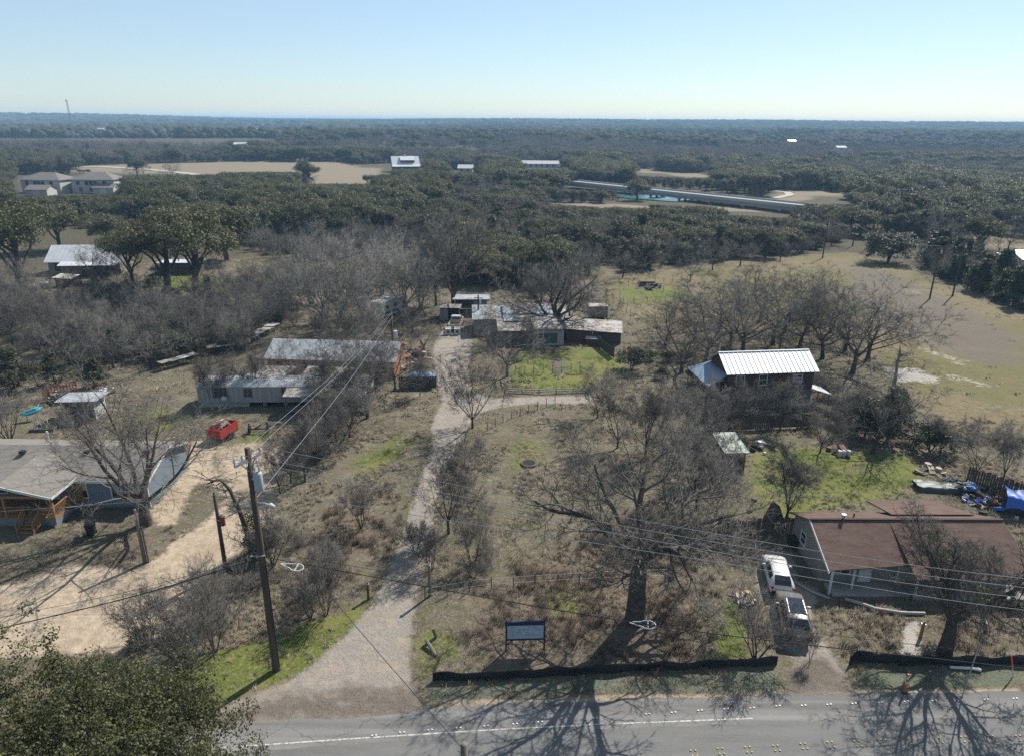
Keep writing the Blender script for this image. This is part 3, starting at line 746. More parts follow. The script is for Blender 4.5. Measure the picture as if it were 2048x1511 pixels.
for x in (-8.7, -7.3):
    MB().bar((x, pf - .1, pz - .1), (x, pf - 1.35, -.05), .05, .25).build('stringer', PINE, T)
    MB().bar((x, pf, pz + .95), (x, pf - 1.25, .95), .1, .05).build('hand_rail', PINE, T)
    MB().bar((x, pf - 1.25, 0), (x, pf - 1.25, 1.0), .1).build('newel_post', PINE, T)
    me = MB().box((0, 0, .5), (.05, .05, .86)).mesh('baluster', PINE)
    for k in range(5): link('baluster', me, T, Vector((x, pf - .2 - .22 * k, pz - .05 - .15 * k)))
door(T, 'front', -8.2, .95, 2.05, dm, WHITE, pz); window(T, 'front', -10.6, 1.85, 1.5, 1.1, dm, mull=1)
window(T, 'front', -12.9, 1.85, 1.2, 1.1, dm)
MB().box((-6.0, 1.2 - 1.26, 1.7), (.7, .05, 2.3)).build('porch_screen', PINE, T)

# ---- brown roofed house at the right
T = thing('house', 'low house under a long brown shingle roof at the right', 'house', (23.0, 44.2, 0), 0.01)
dm = (0, 14.0, 0, 5.6); base_poly(T, -.5, 14.2, -2, 7.5)
walls(T, dm, 2.35, 3.75, STUCCO, ymid=2.4)
shed_roof(T, [(-.35, -1.5, 2.08), (5.59, -1.0, 2.2), (5.59, 2.4, 3.9), (-.35, 2.4, 3.9)], BROWNR, .1)
shed_roof(T, [(5.6, -2.3, 1.9), (14.3, -2.3, 1.9), (14.3, 2.4, 3.9), (5.6, 2.4, 3.9)], BROWNR, .1)
shed_roof(T, [(-.35, 2.402, 3.9), (14.3, 2.402, 3.9), (14.3, 6.1, 2.35), (-.35, 6.1, 2.35)], BROWNR, .1)
shed_roof(T, [(6.9, 4.2, 3.3), (13.4, 4.2, 3.3), (12.7, 8.0, 2.35), (6.9, 8.0, 2.35)], BROWNR, .1)
MB().bar((-.35, 2.4, 3.95), (14.3, 2.4, 3.95), .22, .08).build('ridge_cap', mat('ridge_shingles', (.075, .052, .044), .95), T)
MB().bar((-.37, -1.7, 1.98), (-.37, 2.4, 3.8), .05, .2).build('fascia', WHITE, T)
q = P(1686, 1045, 3.6); MB().tube([(q.x - 23, q.y - 44.2, 3.3), (q.x - 23, q.y - 44.2, 4.2), (q.x - 23, q.y - 44.2, 4.35)], [.1, .1, .17], 10).build('flue', TIN, T)
MB().tube([(3.6, 3.6, 3.3), (3.6, 3.6, 3.75)], .06, 8).build('vent_pipe', BLACKP, T)
for x, y in ((.05, -1.4), (1.9, -.9), (5.5, -.2), (5.9, -2.0), (9.5, -2.0), (13, -2.0)): MB().bar((x, y, -.1), (x, y, 2.0 if y < -1 else 2.2), .13).build('porch_post', WHITE, T)
MB().box((3, -.9, .05), (5.6, 1.6, .14)).build('porch_slab', CONC, T)
MB().box((10, -1.1, .05), (8, 2.0, .14)).build('porch_slab', CONC, T)
door(T, 'front', 3.2, .95, 2.0, dm, WHITE); window(T, 'front', 1.4, 1.4, 1.2, 1.1, dm, mull=1); window(T, 'front', 7.6, 1.4, 1.5, 1.1, dm, mull=1); window(T, 'front', 11.6, 1.4, 1.5, 1.1, dm, mull=1)
window(T, 'left', 3.6, 1.5, .8, .9, dm)
MB().box((-.35, 4.6, .55), (.5, .9, .75)).build('air_conditioner', BLACKP, T)

# ---- two storey metal roofed house
A = P(1455, 748, 4.7); B = P(1628, 742, 4.7)
T = thing('house', 'two storey brick red house under a standing seam white metal roof', 'house', (A.x + .3, A.y + .5, 0), math.atan2(B.y - A.y, B.x - A.x))
dm = (0, 10.6, 0, 5.2); base_poly(T, *dm)
BRK = mat('dark_red_brick', (0.12, 0.062, 0.05), 0.9, (0.085, 0.05, 0.043), 2.2, 1.0, stretch=(1, 1, 3))
walls(T, dm, 4.75, 6.25, BRK)
MB().box((5.3, -.03, 1.15), (10.5, .06, 2.3)).build('lower_cladding', mat('grey_concrete_block', (0.20, 0.19, 0.18), .95, (.15, .14, .13), 1.5, .8), T)
oh = .4; k = 1.5 / 2.6; n = 20
for side in (0, 1):
    w = (10.6 + 2 * oh) / n
    ya, za = (-oh, 4.75 - k * oh) if side == 0 else (5.2 + oh, 4.75 - k * oh)
    mbp = MB(); up = .1
    c4 = [(0, ya, za + up), (w - .01, ya, za + up), (w - .01, 2.6, 6.25 + up), (0, 2.6, 6.25 + up)]
    if side: c4 = [c4[3], c4[2], c4[1], c4[0]]
    mbp.slab(c4, .05); mbp.bar(Vector((0.02, ya, za + up + .03)), Vector((.02, 2.6, 6.25 + up + .03)), .045, .06)
    me = mbp.mesh('roof_panel', WTIN)
    for i in range(n): link('roof_panel', me, T, Vector((-oh + i * w, 0, 0)))
MB().bar((-oh, 2.6, 6.38), (10.6 + oh, 2.6, 6.38), .25, .05).build('ridge_cap', WTIN, T)
BTIN = mat('blue_grey_metal_roof', (0.22, 0.30, 0.38), .45, (.28, .36, .43), .8, .7, metal=.3)
shed_roof(T, [(-2.6, -.6, 3.3), (-.02, .2, 4.3), (-.02, 5.6, 4.3), (-2.6, 6.2, 3.3)], BTIN, .07)
for x, y in ((-2.45, -.4), (-2.45, 2.8), (-2.45, 6.0)): MB().bar((x, y, 0), (x, y, 3.25), .12).build('porch_post', OLDW, T)
MB().tube([(.1, 3.4, 5.7), (.1, 3.4, 7.2)], .04, 6).build('vent_pipe', TIN, T)
window(T, 'front', 4.3, 3.7, .9, 1.2, dm); window(T, 'front', 8.6, 3.8, 1.0, .7, dm); window(T, 'front', 1.5, 3.7, .9, 1.1, dm)
window(T, 'front', 2.6, 1.3, 1.1, 1.0, dm); door(T, 'front', 6.4, .95, 2.0, dm, WHITE)
MB().box((8.4, -.08, 2.9), (2.6, .06, .22)).build('trim_board', SKIRT, T)
shed_roof(T, [(10.65, .2, 2.3), (13.2, -.2, 1.5), (13.2, 2.6, 1.5), (10.65, 2.6, 2.3)], TIN, .06, .3, 'side_roof')
for y in (0, 2.4): MB().bar((13.0, y, -.1), (13.0, y, 1.5), .1).build('side_post', OLDW, T)

# ---- green roofed shed
A = P(1450, 905, 2.4); T = thing('shed', 'small dark shed with a pale green roof behind the lot trees', 'shed', (A.x + .15, A.y + .2, 0), .05)
dm = (0, 2.0, 0, 3.7); base_poly(T, *dm); walls(T, dm, 2.35, 2.36, DARKW)
shed_roof(T, [(-.2, -.25, 2.42), (2.2, -.25, 2.42), (2.2, 4.0, 2.66), (-.2, 4.0, 2.66)], GREENR, .08, .6)
door(T, 'front', 1.0, .9, 1.9, dm, DARKW)

# ---- long white mobile home
T = thing('mobile_home', 'long white mobile home with a rounded tin roof and a carport awning', 'mobile home', (-36.8, 76.9, 0), 0.035)
dm = (0, 20.0, 0, 3.6); base_poly(T, *dm)
mb = MB(); mb.box((10, 1.8, 1.62), (20, 3.6, 2.0)); mb.build('body', MHW, T)
mb = MB(); mb.box((3, 1.8, .3), (5.6, 3.3, .62)); mb.build('skirting', MHW, T)
for x in (7.5, 10, 12.5, 15, 17.5): MB().box((x, 1.8, .3), (.4, 2.6, .62)).build('pier', CONC, T)
mb = MB(); sec = [(-.1, 2.58), (.25, 2.78), (1.0, 2.93), (1.8, 2.98), (2.6, 2.93), (3.35, 2.78), (3.7, 2.58)]
V_ = [(x, y, z) for x in (-.12, 20.12) for y, z in sec]; ns = len(sec)
mb.add(V_, [(i, ns + i, ns + i + 1, i + 1) for i in range(ns - 1)] + [tuple(range(ns)), tuple(range(2 * ns - 1, ns - 1, -1)), (0, ns - 1, 2 * ns - 1, ns)])
rf = mb.build('roof', TIN, T)
mb = MB()
for i in range(34):
    x = .3 + i * .6
    for a, b in zip(sec[:-1], sec[1:]): mb.bar((x, a[0], a[1] + .01), (x, b[0], b[1] + .01), .05, .025)
mb.build('seams', TIN, rf, kind='stuff')
for i in range(36):
    if i == 0: me = MB().box((0, -.018, 1.62), (.05, .03, 1.96)).mesh('siding_rib', MHW)
    link('siding_rib', me, T, Vector((.3 + i * .55, 0, 0)))
for x, w, h in ((2.6, 1.4, 1.0), (5.9, .75, .85), (10.3, .8, 1.1), (14.0, 1.2, 1.0), (18, 1.0, 1.0)): window(T, 'front', x, 1.85, w, h, dm, frame=mat('dark_window_frame', (.08, .08, .08), .6), mull=0)
door(T, 'front', 12.4, .85, 1.9, dm, WHITE, .7)
MB().box((3.2, -.25, 1.3), (.5, .5, .4)).build('air_conditioner', WHITE, T)
n = 17; L0 = 10.5; wd = 9.4 / n
TANT = mat('weathered_pale_roofing', (.42, .40, .37), .6, (.30, .28, .25), .9, 1.0, metal=.1)
me = MB().slab([(0, -2.2, 2.16), (wd - .015, -2.2, 2.16), (wd - .015, -.03, 2.52), (0, -.03, 2.52)], .04).bar((.03, -2.2, 2.18), (.03, -.03, 2.54), .05, .06).mesh('awning_panel', TANT)
for i in range(n): link('awning_panel', me, T, Vector((L0 + i * wd, 0, 0)))
for x in (10.7, 13.7, 16.7, 19.7): MB().bar((x, -2.05, -.1), (x, -2.05, 2.12), .09).build('awning_post', OLDW, T)
MB().box((15.2, -1.1, .25), (9.2, 2.0, .12)).build('awning_deck', OLDW, T)

# ---- orange walled house behind it
T = thing('house', 'orange walled house with a weathered tin roof behind the mobile home', 'house', (-32.2, 88.0, 0), -0.055)
dm = (0, 16.8, 0, 7.4); base_poly(T, *dm); walls(T, dm, 2.5, 3.9, ORANGE); gable_roof(T, dm, 2.5, 3.9, TIN, .35, ribs=.7, fascia=mat('orange_fascia', (.44, .2, .09), .8))
for x in (1.8, 5.0, 8.4, 12.0): window(T, 'front', x, 1.5, 1.1, .9, dm, frame=ORANGE)
door(T, 'front', 6.6, .9, 2.0, dm, WHITE); window(T, 'right', 4, 1.5, 1.0, 1.0, dm)
shed_roof(T, [(-.6, -6.0, 2.0), (4.2, -6.0, 2.0), (4.9, -2.2, 2.2), (-.6, -2.2, 2.2)], RUSTTIN, .06, .6, 'lean_to_roof')
shed_roof(T, [(6.2, -5.6, 2.0), (12.8, -5.6, 2.0), (13.0, -2.0, 2.2), (6.2, -2.0, 2.2)], RUSTTIN, .06, .6, 'lean_to_roof')
for x, y in ((-.4, -5.8), (4.0, -5.8), (-.4, -2.4), (4.6, -2.4), (6.4, -5.4), (12.6, -5.4), (6.4, -2.2), (12.8, -2.2)): MB().bar((x, y, -.1), (x, y, 1.96), .1).build('lean_to_post', OLDW, T)

# ---- tin sheds and the old farmhouse
A = P(912, 622); T = thing('shed', 'open tin shed with a pale roof, farthest back on the driveway', 'shed', (A.x, A.y - 2, 0), .05)
dm = (0, 5.6, 0, 4.0); base_poly(T, *dm)
MB().box((2.8, 3.9, 1.2), (5.6, .1, 2.4)).build('wall', RUSTTIN, T); MB().box((4.4, .1, 1.2), (2.3, .1, 2.4)).build('wall', mat('blue_grey_tin', (.25, .28, .31), .6), T); MB().box((.05, 2, 1.2), (.1, 3.7, 2.4)).build('wall', DARKW, T)
shed_roof(T, [(-.4, -.6, 2.75), (6.2, -.6, 2.75), (6.2, 4.3, 2.45), (-.4, 4.3, 2.45)], TIN, .06, .6)
for x in (.1, 3.0, 5.5): MB().bar((x, .1, -.1), (x, .1, 2.65), .12).build('post', OLDW, T)
A = P(880, 641); T = thing('shed', 'small pale open fronted shed beside the parked pickup truck', 'shed', (A.x, A.y, 0), .05)
dm = (0, 3.3, 0, 3.0); base_poly(T, *dm)
GRT = mat('grey_tin_wall', (.32, .34, .36), .6, (.22, .23, .24), 1.0, .8)
MB().box((.65, .05, 1.0), (1.3, .1, 2.0)).build('wall', GRT, T); MB().box((1.65, 2.95, 1.0), (3.3, .1, 2.0)).build('wall', DARKW, T); MB().box((.05, 1.5, 1.0), (.1, 2.7, 2.0)).build('wall', GRT, T); MB().box((3.25, 1.5, 1.0), (.1, 2.7, 2.0)).build('wall', DARKW, T)
shed_roof(T, [(-.25, -.5, 2.3), (3.6, -.5, 2.3), (3.6, 3.2, 2.08), (-.25, 3.2, 2.08)], RUSTTIN, .06, .5)
MB().bar((1.35, .05, -.1), (1.35, .05, 2.25), .1).build('post', OLDW, T)
T = thing('farmhouse', 'rambling old farmhouse under patched rusty tin roofs', 'house', (3.6, 102.4, 0), .06); base_poly(T, -10, 7, 0, 13)
dm = (0, 4.2, 0, 4.5); WHW = mat('peeling_white_wall', (.52, .52, .50), .85, (.33, .33, .31), 1.2, 1.0); walls(T, dm, 2.6, 2.62, WHW)
MB().box((2.2, -.06, 1.15), (2.0, .06, 1.5)).build('door', mat('green_painted_door', (.07, .12, .10), .7), T); window(T, 'front', .7, 1.5, .7, .8, dm); window(T, 'left', 2, 1.5, .8, .9, dm)
shed_roof(T, [(-.5, -.5, 2.72), (4.6, -.5, 2.72), (4.6, 5.0, 3.1), (-.5, 5.0, 3.1)], RUSTTIN, .06, .6)
for (x0, x1, y0, y1, za, zb, m_) in ((-9.6, -4.6, 5.5, 12.5, 2.6, 3.2, TIN), (-4.7, .6, 4.0, 12.0, 2.75, 3.5, RUSTTIN), (.5, 5.6, 5.1, 12.0, 2.9, 3.5, RUSTTIN), (-5.8, -.6, .4, 5.2, 2.2, 2.7, RUSTTIN), (4.7, 7.6, 2.4, 6.5, 2.3, 2.7, TIN)):
    MB().box(((x0 + x1) / 2, (y0 + y1) / 2, za / 2 - .12), (x1 - x0 - .5, y1 - y0 - .5, za)).build('wing', OLDW if m_ is RUSTTIN else GRT, T)
    nsh = 4; rg5 = random.Random(int(x0 * 10))
    for i in range(nsh):
        a = x0 + (x1 - x0) * i / nsh; b = x0 + (x1 - x0) * (i + 1) / nsh
        shed_roof(T, [(a, y0, za), (b + .05, y0, za + .015), (b + .05, y1, zb + .015), (a, y1, zb)], rg5.choice((RUSTTIN, m_, TIN, RUSTTIN)), .05, .35, 'roof_sheet')
WHT = mat('pale_roof_sheet', (.62, .64, .66), .5)
for i, (a, b) in enumerate(((1.0, 7.4), (2.4, 7.0), (1.6, 8.6))): shed_roof(T, [(a, b, 3.08 + .05 * i), (a + 2.4, b, 3.09 + .05 * i), (a + 2.4, b + 1.2, 3.2 + .05 * i), (a, b + 1.2, 3.19 + .05 * i)], WHT, .02, .4, 'loose_sheet')
T = thing('shed', 'dark red boarded shed with a low roof at the right of the old farmhouse', 'shed', (8.6, 104.2, 0), -.12); base_poly(T, 0, 8, 0, 5)
dm = (0, 3.6, 0, 5); walls(T, dm, 2.1, 2.12, REDW); shed_roof(T, [(-.2, -.3, 2.2), (8.2, -.3, 1.9), (8.2, 5.2, 2.3), (-.2, 5.2, 2.5)], RUSTTIN, .06, .6)
dmb = (3.7, 8.0, .2, 4.8); walls(T, dmb, 1.85, 1.86, DARKW); door(T, 'front', 1.4, .9, 1.8, dm, DARKW)
T = thing('cargo_box', 'pale box trailer standing behind the dark red shed', 'trailer', P(1178, 640), .1); base_poly(T, 0, 4, 0, 3)
MB().box((1.6, 1.2, 1.4), (3.3, 2.2, 1.9)).build('body', mat('dull_white_metal', (.5, .48, .45), .6, (.36, .3, .25), 1, .9), T)
MB().box((1.6, 1.2, .38), (3.1, 1.9, .14)).build('chassis', BLK, T)
for x in (.8, 2.4): MB().tube([(x, .05, .32), (x, .3, .32)], .32, 12).build('wheel', BLACKP, T)
MB().tube([(3.2, 1.2, .4), (4.2, 1.2, .45)], .06, 6).build('tow_bar', BLK, T)
# tin shed in the left yard
A = P(128, 842); T = thing('shed', 'small shed with a tin lean-to roof and a striped side wall in the left yard', 'shed', (A.x, A.y, 0), .1); base_poly(T, 0, 4, 0, 3)
dm = (0, 3.4, 0, 2.8); walls(T, dm, 2.25, 2.27, mat('grey_shed_boards', (.20, .185, .165), .9, (.15, .135, .12), 1.5, .8))
shed_roof(T, [(-.35, -.5, 2.5), (4.1, -.5, 2.5), (4.1, 3.0, 2.32), (-.35, 3.0, 2.32)], TIN, .05, .4)
MB().box((.75, -.03, 1.1), (1.3, .06, 2.2)).build('door', DARKW, T)
me = MB().box((3.44, 0, 1.15), (.05, .16, 2.2)).mesh('wall_slat', WHITE)
for i in range(9): link('wall_slat', me, T, Vector((0, .2 + i * .3, 0)))
# ---- stone house and flat shed among the oaks
T = thing('house', 'limestone house with a white metal roof half hidden by live oaks', 'house', (-99.5, 150, 0), .12); base_poly(T, 0, 16, 0, 9)
dm = (0, 14.5, 0, 8.5); walls(T, dm, 3.0, 5.6, STONE, gable='x'); gable_roof(T, dm, 3.0, 5.6, WTIN, .5, ribs=.9)
for u in (1.8, 4.6, 9.6, 12.4): window(T, 'front', u, 1.6, .9, 1.4, dm, frame=BLK)
window(T, 'left', 4.2, 1.7, .9, 1.3, dm); door(T, 'front', 7.1, 1.0, 2.1, dm, DARKW)
shed_roof(T, [(3, -2.6, 2.4), (14.8, -2.6, 2.4), (14.8, -.05, 2.95), (3, -.05, 2.95)], WTIN, .06, .9, 'porch_roof')
for x in (3.3, 7, 10.7, 14.5): MB().bar((x, -2.4, 0), (x, -2.4, 2.36), .15).build('porch_post', OLDW, T)
T = thing('shed', 'low shed with a pale flat roof behind two live oaks', 'shed', (-76.5, 152, 0), .05); base_poly(T, 0, 9, 0, 5)
dm = (0, 8, 0, 4); walls(T, dm, 2.3, 2.32, mat('brown_shed_wall', (.12, .1, .08), .9)); shed_roof(T, [(-.5, -.6, 2.55), (8.6, -.6, 2.55), (8.6, 4.5, 2.4), (-.5, 4.5, 2.4)], WTIN, .06, .8); door(T, 'front', 4, 1.6, 2, dm, DARKW)
T = thing('pump_house', 'tiny shed with a cream roof in front of the stone house', 'shed', P(112, 574), 0); dm = (0, 3, 0, 2.6); walls(T, dm, 1.7, 1.72, DARKW); shed_roof(T, [(-.3, -.4, 1.95), (3.5, -.4, 1.75), (3.5, 2.9, 1.95), (-.3, 2.9, 2.15)], CREAM, .05); door(T, 'front', 1.5, .8, 1.5, dm, BLK)
T = thing('propane_tank', 'white propane tank lying beside the tiny cream roofed shed', 'tank', P(92, 576), .3)
MB().tube([(-1.1, 0, .75), (-1.0, 0, .75), (-.8, 0, .75), (.8, 0, .75), (1.0, 0, .75), (1.1, 0, .75)], [.15, .4, .5, .5, .4, .15], 14).build('tank_body', WHITE, T, True)
for x in (-.6, .6): MB().box((x, 0, .15), (.2, .7, .32)).build('cradle', CONC, T)
MB().tube([(0, 0, 1.2), (0, 0, 1.38)], .18, 8).build('valve_cap', WHITE, T)
# ---- far houses, barn, bridge
for (px, py, wpx, lab, rz) in ((46, 386, 84, 'two storey cream house with a grey hipped roof, leftmost beyond the oaks', -.12), (146, 386, 84, 'two storey cream house with a grey roof, second from the left beyond the oaks', .02)):
    A = P(px, py); w = wpx / FPX * (A.y * .94 + 11)
    T = thing('house', lab, 'house', (A.x, A.y, 0), rz, 'cream two storey houses beyond the oaks'); dm = (0, w, 0, 11); base_poly(T, *dm)
    walls(T, dm, 5.6, 5.62, CREAM)
    e = 5.7; o_ = .6; r0_, r1_ = w * .3, w * .7
    rf = MB().add([(-o_, -o_, e), (w + o_, -o_, e), (w + o_, 11 + o_, e), (-o_, 11 + o_, e), (r0_, 5.5, 8.6), (r1_, 5.5, 8.6)], [(0, 1, 5, 4), (1, 2, 5), (2, 3, 4, 5), (3, 0, 4), (3, 2, 1, 0)]).build('roof', GREYR, T)
    for u in (.16, .36, .46, .56, .78): window(T, 'front', u * w, 4.2, 1.3, 1.5, dm, frame=BLK)
    for u in (.2, .45, .55, .8): window(T, 'front', u * w, 1.5, 1.3, 1.5, dm, frame=BLK)
    door(T, 'front', .66 * w, 1.2, 2.2, dm, DARKW)
for i, (px, py, lab) in enumerate(((72, 392, 'low grey roof in front of the leftmost cream house'), (205, 388, 'low grey roof in front of the second cream house'))):
    A = P(px, py); T = thing('garage', lab, 'garage', (A.x - 4, A.y, 0), 0); dm = (0, 9, 0, 7); walls(T, dm, 2.6, 4.2, CREAM); gable_roof(T, dm, 2.6, 4.2, GREYR, .4); door(T, 'front', 4.5, 3, 2.2, dm, WHITE)
A = P(787, 341); T = thing('barn', 'dark red barn with a white metal roof and a long dormer on the far hill', 'barn', (A.x, A.y, 0), .25); base_poly(T, 0, 20, 0, 12)
dm = (0, 17, 0, 13); walls(T, dm, 3.6, 8.6, REDW); gable_roof(T, dm, 3.6, 8.6, WTIN, .8, ribs=1.2)
shed_roof(T, [(5, .6, 6.4), (14.5, .6, 6.4), (14.5, 5.8, 8.8), (5, 5.8, 8.8)], WTIN, .1, 1.2, 'dormer_roof'); MB().box((9.75, 1.6, 5.5), (9.3, .2, 1.7)).build('dormer_wall', DARKW, T)
shed_roof(T, [(-.8, -4, 2.6), (17.8, -4, 2.6), (17.8, -.9, 3.6), (-.8, -.9, 3.6)], WTIN, .1, 1.2, 'porch_roof'); MB().box((8.5, 6.5, 9.1), (1.2, 1.2, 1.2)).build('cupola', WHITE, T)
for x in (0, 5.6, 11.3, 17): MB().bar((x, -3.8, 0), (x, -3.8, 2.55), .25).build('porch_post', OLDW, T)
for u in (2.5, 14.5): window(T, 'front', u, 1.8, 1.4, 1.4, dm)
door(T, 'front', 8.5, 2.6, 2.6, dm, DARKW); window(T, 'left', 6.5, 5.6, 1.6, 1.6, dm)
PALEF = mat('pale_tin_far', (.46, .47, .48), .6)
for (px, py, L_, lab) in ((1045, 336, 26, 'long low building with a pale metal roof, beyond the bridge end'), (917, 346, 9, 'small pale roofed building right of the barn')):
    A = P(px, py); T = thing('building', lab, 'building', (A.x, A.y, 0), 0); dm = (0, L_, 0, 8); base_poly(T, *dm); walls(T, dm, 3, 4.8, CREAM); gable_roof(T, dm, 3, 4.8, PALEF, .6, ribs=2)
    for k in range(int(L_ / 4)): window(T, 'front', 2 + k * 4, 1.6, 1.3, 1.2, dm, frame=BLK)
A = P(2040, 545); T = thing('building', 'white metal building at the right edge beyond the hedge', 'building', (A.x, A.y, 0), 0); base_poly(T, 0, 12, 0, 8); dm = (0, 12, 0, 8); walls(T, dm, 3, 4.4, WHITE); gable_roof(T, dm, 3, 4.4, WTIN, .4, ribs=1); door(T, 'front', 2, 2.4, 2.4, dm, GRT)
T = thing('canopy', 'low pale canopy beside the white building at the right edge', 'canopy', P(2008, 532), 0); shed_roof(T, [(0, 0, 2.3), (4.5, 0, 2.3), (4.5, 4, 2.5), (0, 4, 2.5)], WTIN, .08, .8)
for x in (.1, 4.3):
    for y in (.1, 3.8): MB().bar((x, y, -.1), (x, y, 2.25), .1).build('post', OLDW, T)
# bridge: long flat deck on bents over the river
HW = P(1180, 368, 3.0); HE = P(1560, 408, 3.0)
T = thing('bridge', 'long flat concrete road bridge over the river', 'bridge', (HW.x, HW.y, 0), math.atan2(HE.y - HW.y, HE.x - HW.x)); Lb = (HE - HW).length + 40
BRC = mat('pale_bridge_concrete', (.50, .49, .47), .8, (.42, .41, .39), .4, .8)
MB().box((Lb / 2 - 20, 5, 2.4), (Lb, 10.5, .5)).build('deck', BRC, T); MB().box((Lb / 2 - 20, 5, 2.66), (Lb, 9.4, .02)).build('deck_surface', mat('pale_deck_asphalt', (.30, .30, .29), .8), T)
MB().box((Lb / 2 - 20, .0, 1.6), (Lb, .5, 1.3)).build('girder', mat('shade_toned_concrete', (.30, .29, .275), .85), T)  # girder concrete darkened in its colour for the shade under the deck
for y in (-.1, 10.1): MB().box((Lb / 2 - 20, y, 3.0), (Lb, .3, .7)).build('parapet', BRC, T)
nb = 7
for k in range(nb):
    x = 6 + k * (Lb - 46) / (nb - 1)
    MB().box((x, 5, .85), (1.4, 10.6, .5)).build('bent_cap', BRC, T)
    for y in (1, 5, 9): MB().tube([(x, y, -4), (x, y, .7)], .55, 10).build('column', BRC, T)
# river under it
WATER = bpy.data.materials.new('river_water'); WATER.use_nodes = True; b_ = WATER.node_tree.nodes['Principled BSDF']; b_.inputs['Base Color'].default_value = (.05, .19, .21, 1); b_.inputs['Roughness'].default_value = .12
wp = [P(1235, 388), P(1330, 393), P(1420, 400), P(1350, 404), P(1262, 398), P(1228, 393)]
wp = [(p.x, p.y) for p in wp]; cxw = sum(p[0] for p in wp) / len(wp); cyw = sum(p[1] for p in wp) / len(wp)
MB().add([(p[0], p[1], .12) for p in wp], [tuple(range(len(wp)))][::1]).build('river', WATER, kind='structure')
BLOCK.append(wp)
# approach road, farm lanes
ROADP = mat('pale_road', (.45, .40, .33), .9, (.38, .34, .28), .5, .8)
def strip(name, pts, w, z, m):
    pts = [P(*q) for q in pts]; mb = MB(); L_, R_ = [], []
    for i, p in enumerate(pts):
        d = (pts[min(i + 1, len(pts) - 1)] - pts[max(i - 1, 0)]); d.z = 0; d.normalize(); n_ = Vector((-d.y, d.x, 0)) * w / 2
        zz = float(height(p.x, p.y)) + z; L_.append((p.x + n_.x, p.y + n_.y, zz)); R_.append((p.x - n_.x, p.y - n_.y, zz))
    k = len(pts); mb.add(R_ + L_, [(i, i + 1, k + i + 1, k + i) for i in range(k - 1)]); return mb.build(name, m, kind='structure')
strip('farm_lane', [(100, 334), (200, 334), (290, 339), (370, 347), (410, 352)], 7, .2, ROADP)
strip('bank_path', [(1548, 380), (1575, 383), (1580, 389), (1550, 396)], 4, .15, ROADP)
strip('field_path', [(0, 272), (60, 273)], 18, .5, ROADP)
HOUSE_BASES += []
for b in HOUSE_BASES: BLOCK.append([tuple(q) for q in b])
PALER = mat('pale_far_roof', (.34, .36, .38), .7)
# horizon: mast, water towers, scattered pale roofs
A = P(153, 305); hA = ZAT(A, 211) if False else CAM_H + A.length * math.tan(R(1.0)); T = thing('radio_mast', 'thin radio mast on the horizon at the left', 'mast', (A.x, A.y, 0)); mb = MB()
for s in ((1, 0), (-.5, .87), (-.5, -.87)): mb.bar((s[0] * 1.4, s[1] * 1.4, 0), (s[0] * .5, s[1] * .5, hA), .22)
mb.build('mast_legs', GRT, T); MB().box((0, 0, hA), (1.6, 1.6, .8)).build('mast_head', WHITE, T)
A = P(1161, 262); hA = CAM_H + A.length * math.tan(R(.2)); T = thing('water_tower', 'water tower on the horizon right of the centre', 'water tower', (A.x, A.y, 0)); MB().tube([(0, 0, 0), (0, 0, hA * .7)], 2.2, 10).build('tower_stem', GRT, T)
MB().tube([(0, 0, hA * .62), (0, 0, hA * .72), (0, 0, hA * .9), (0, 0, hA)], [2.2, 6, 6.5, 3], 14).build('tower_tank', GRT, T)
for i, (px, py, w, lab) in enumerate(((150, 268, 10, 'white roofed farm building in the far left woods, larger one'), (153, 273, 6, 'small white building below the larger one in the far left woods'), (197, 284, 9, 'pale farm roofs in the far left woods'), (470, 313, 10, 'pale blue roof behind the ploughed field'), (505, 277, 9, 'pale roofs under the far bluff'), (1575, 305, 9, 'white building in the far right woods'), (1672, 318, 9, 'pale blue house roof in the far right woods'), (690, 322, 6, 'pale shed left of the barn'), (1668, 266, 12, 'white speck of a roof on the far ridge'))):
    A = P(px, py); d_ = A.length; zA = float(height(A.x, A.y)); T = thing('farm_building', lab, 'building', (A.x, A.y, zA + (6 if d_ > 550 else 0)), .1)
    if d_ > 550: MB().box((w / 2, 4, -3), (w, 8, 6.2)).build('foundation_storey', CREAM, T)
    dm = (0, w, 0, 8); walls(T, dm, 3, 4.4, CREAM); gable_roof(T, dm, 3, 4.4, WTIN if i in (0, 3, 5) else PALER, .5)
    window(T, 'front', w / 2, 1.6, 1.2, 1.2, dm)
# ------------------------------------------------------------------ trees
def nrm(v): return v / (np.linalg.norm(v, axis=-1, keepdims=True) + 1e-12)

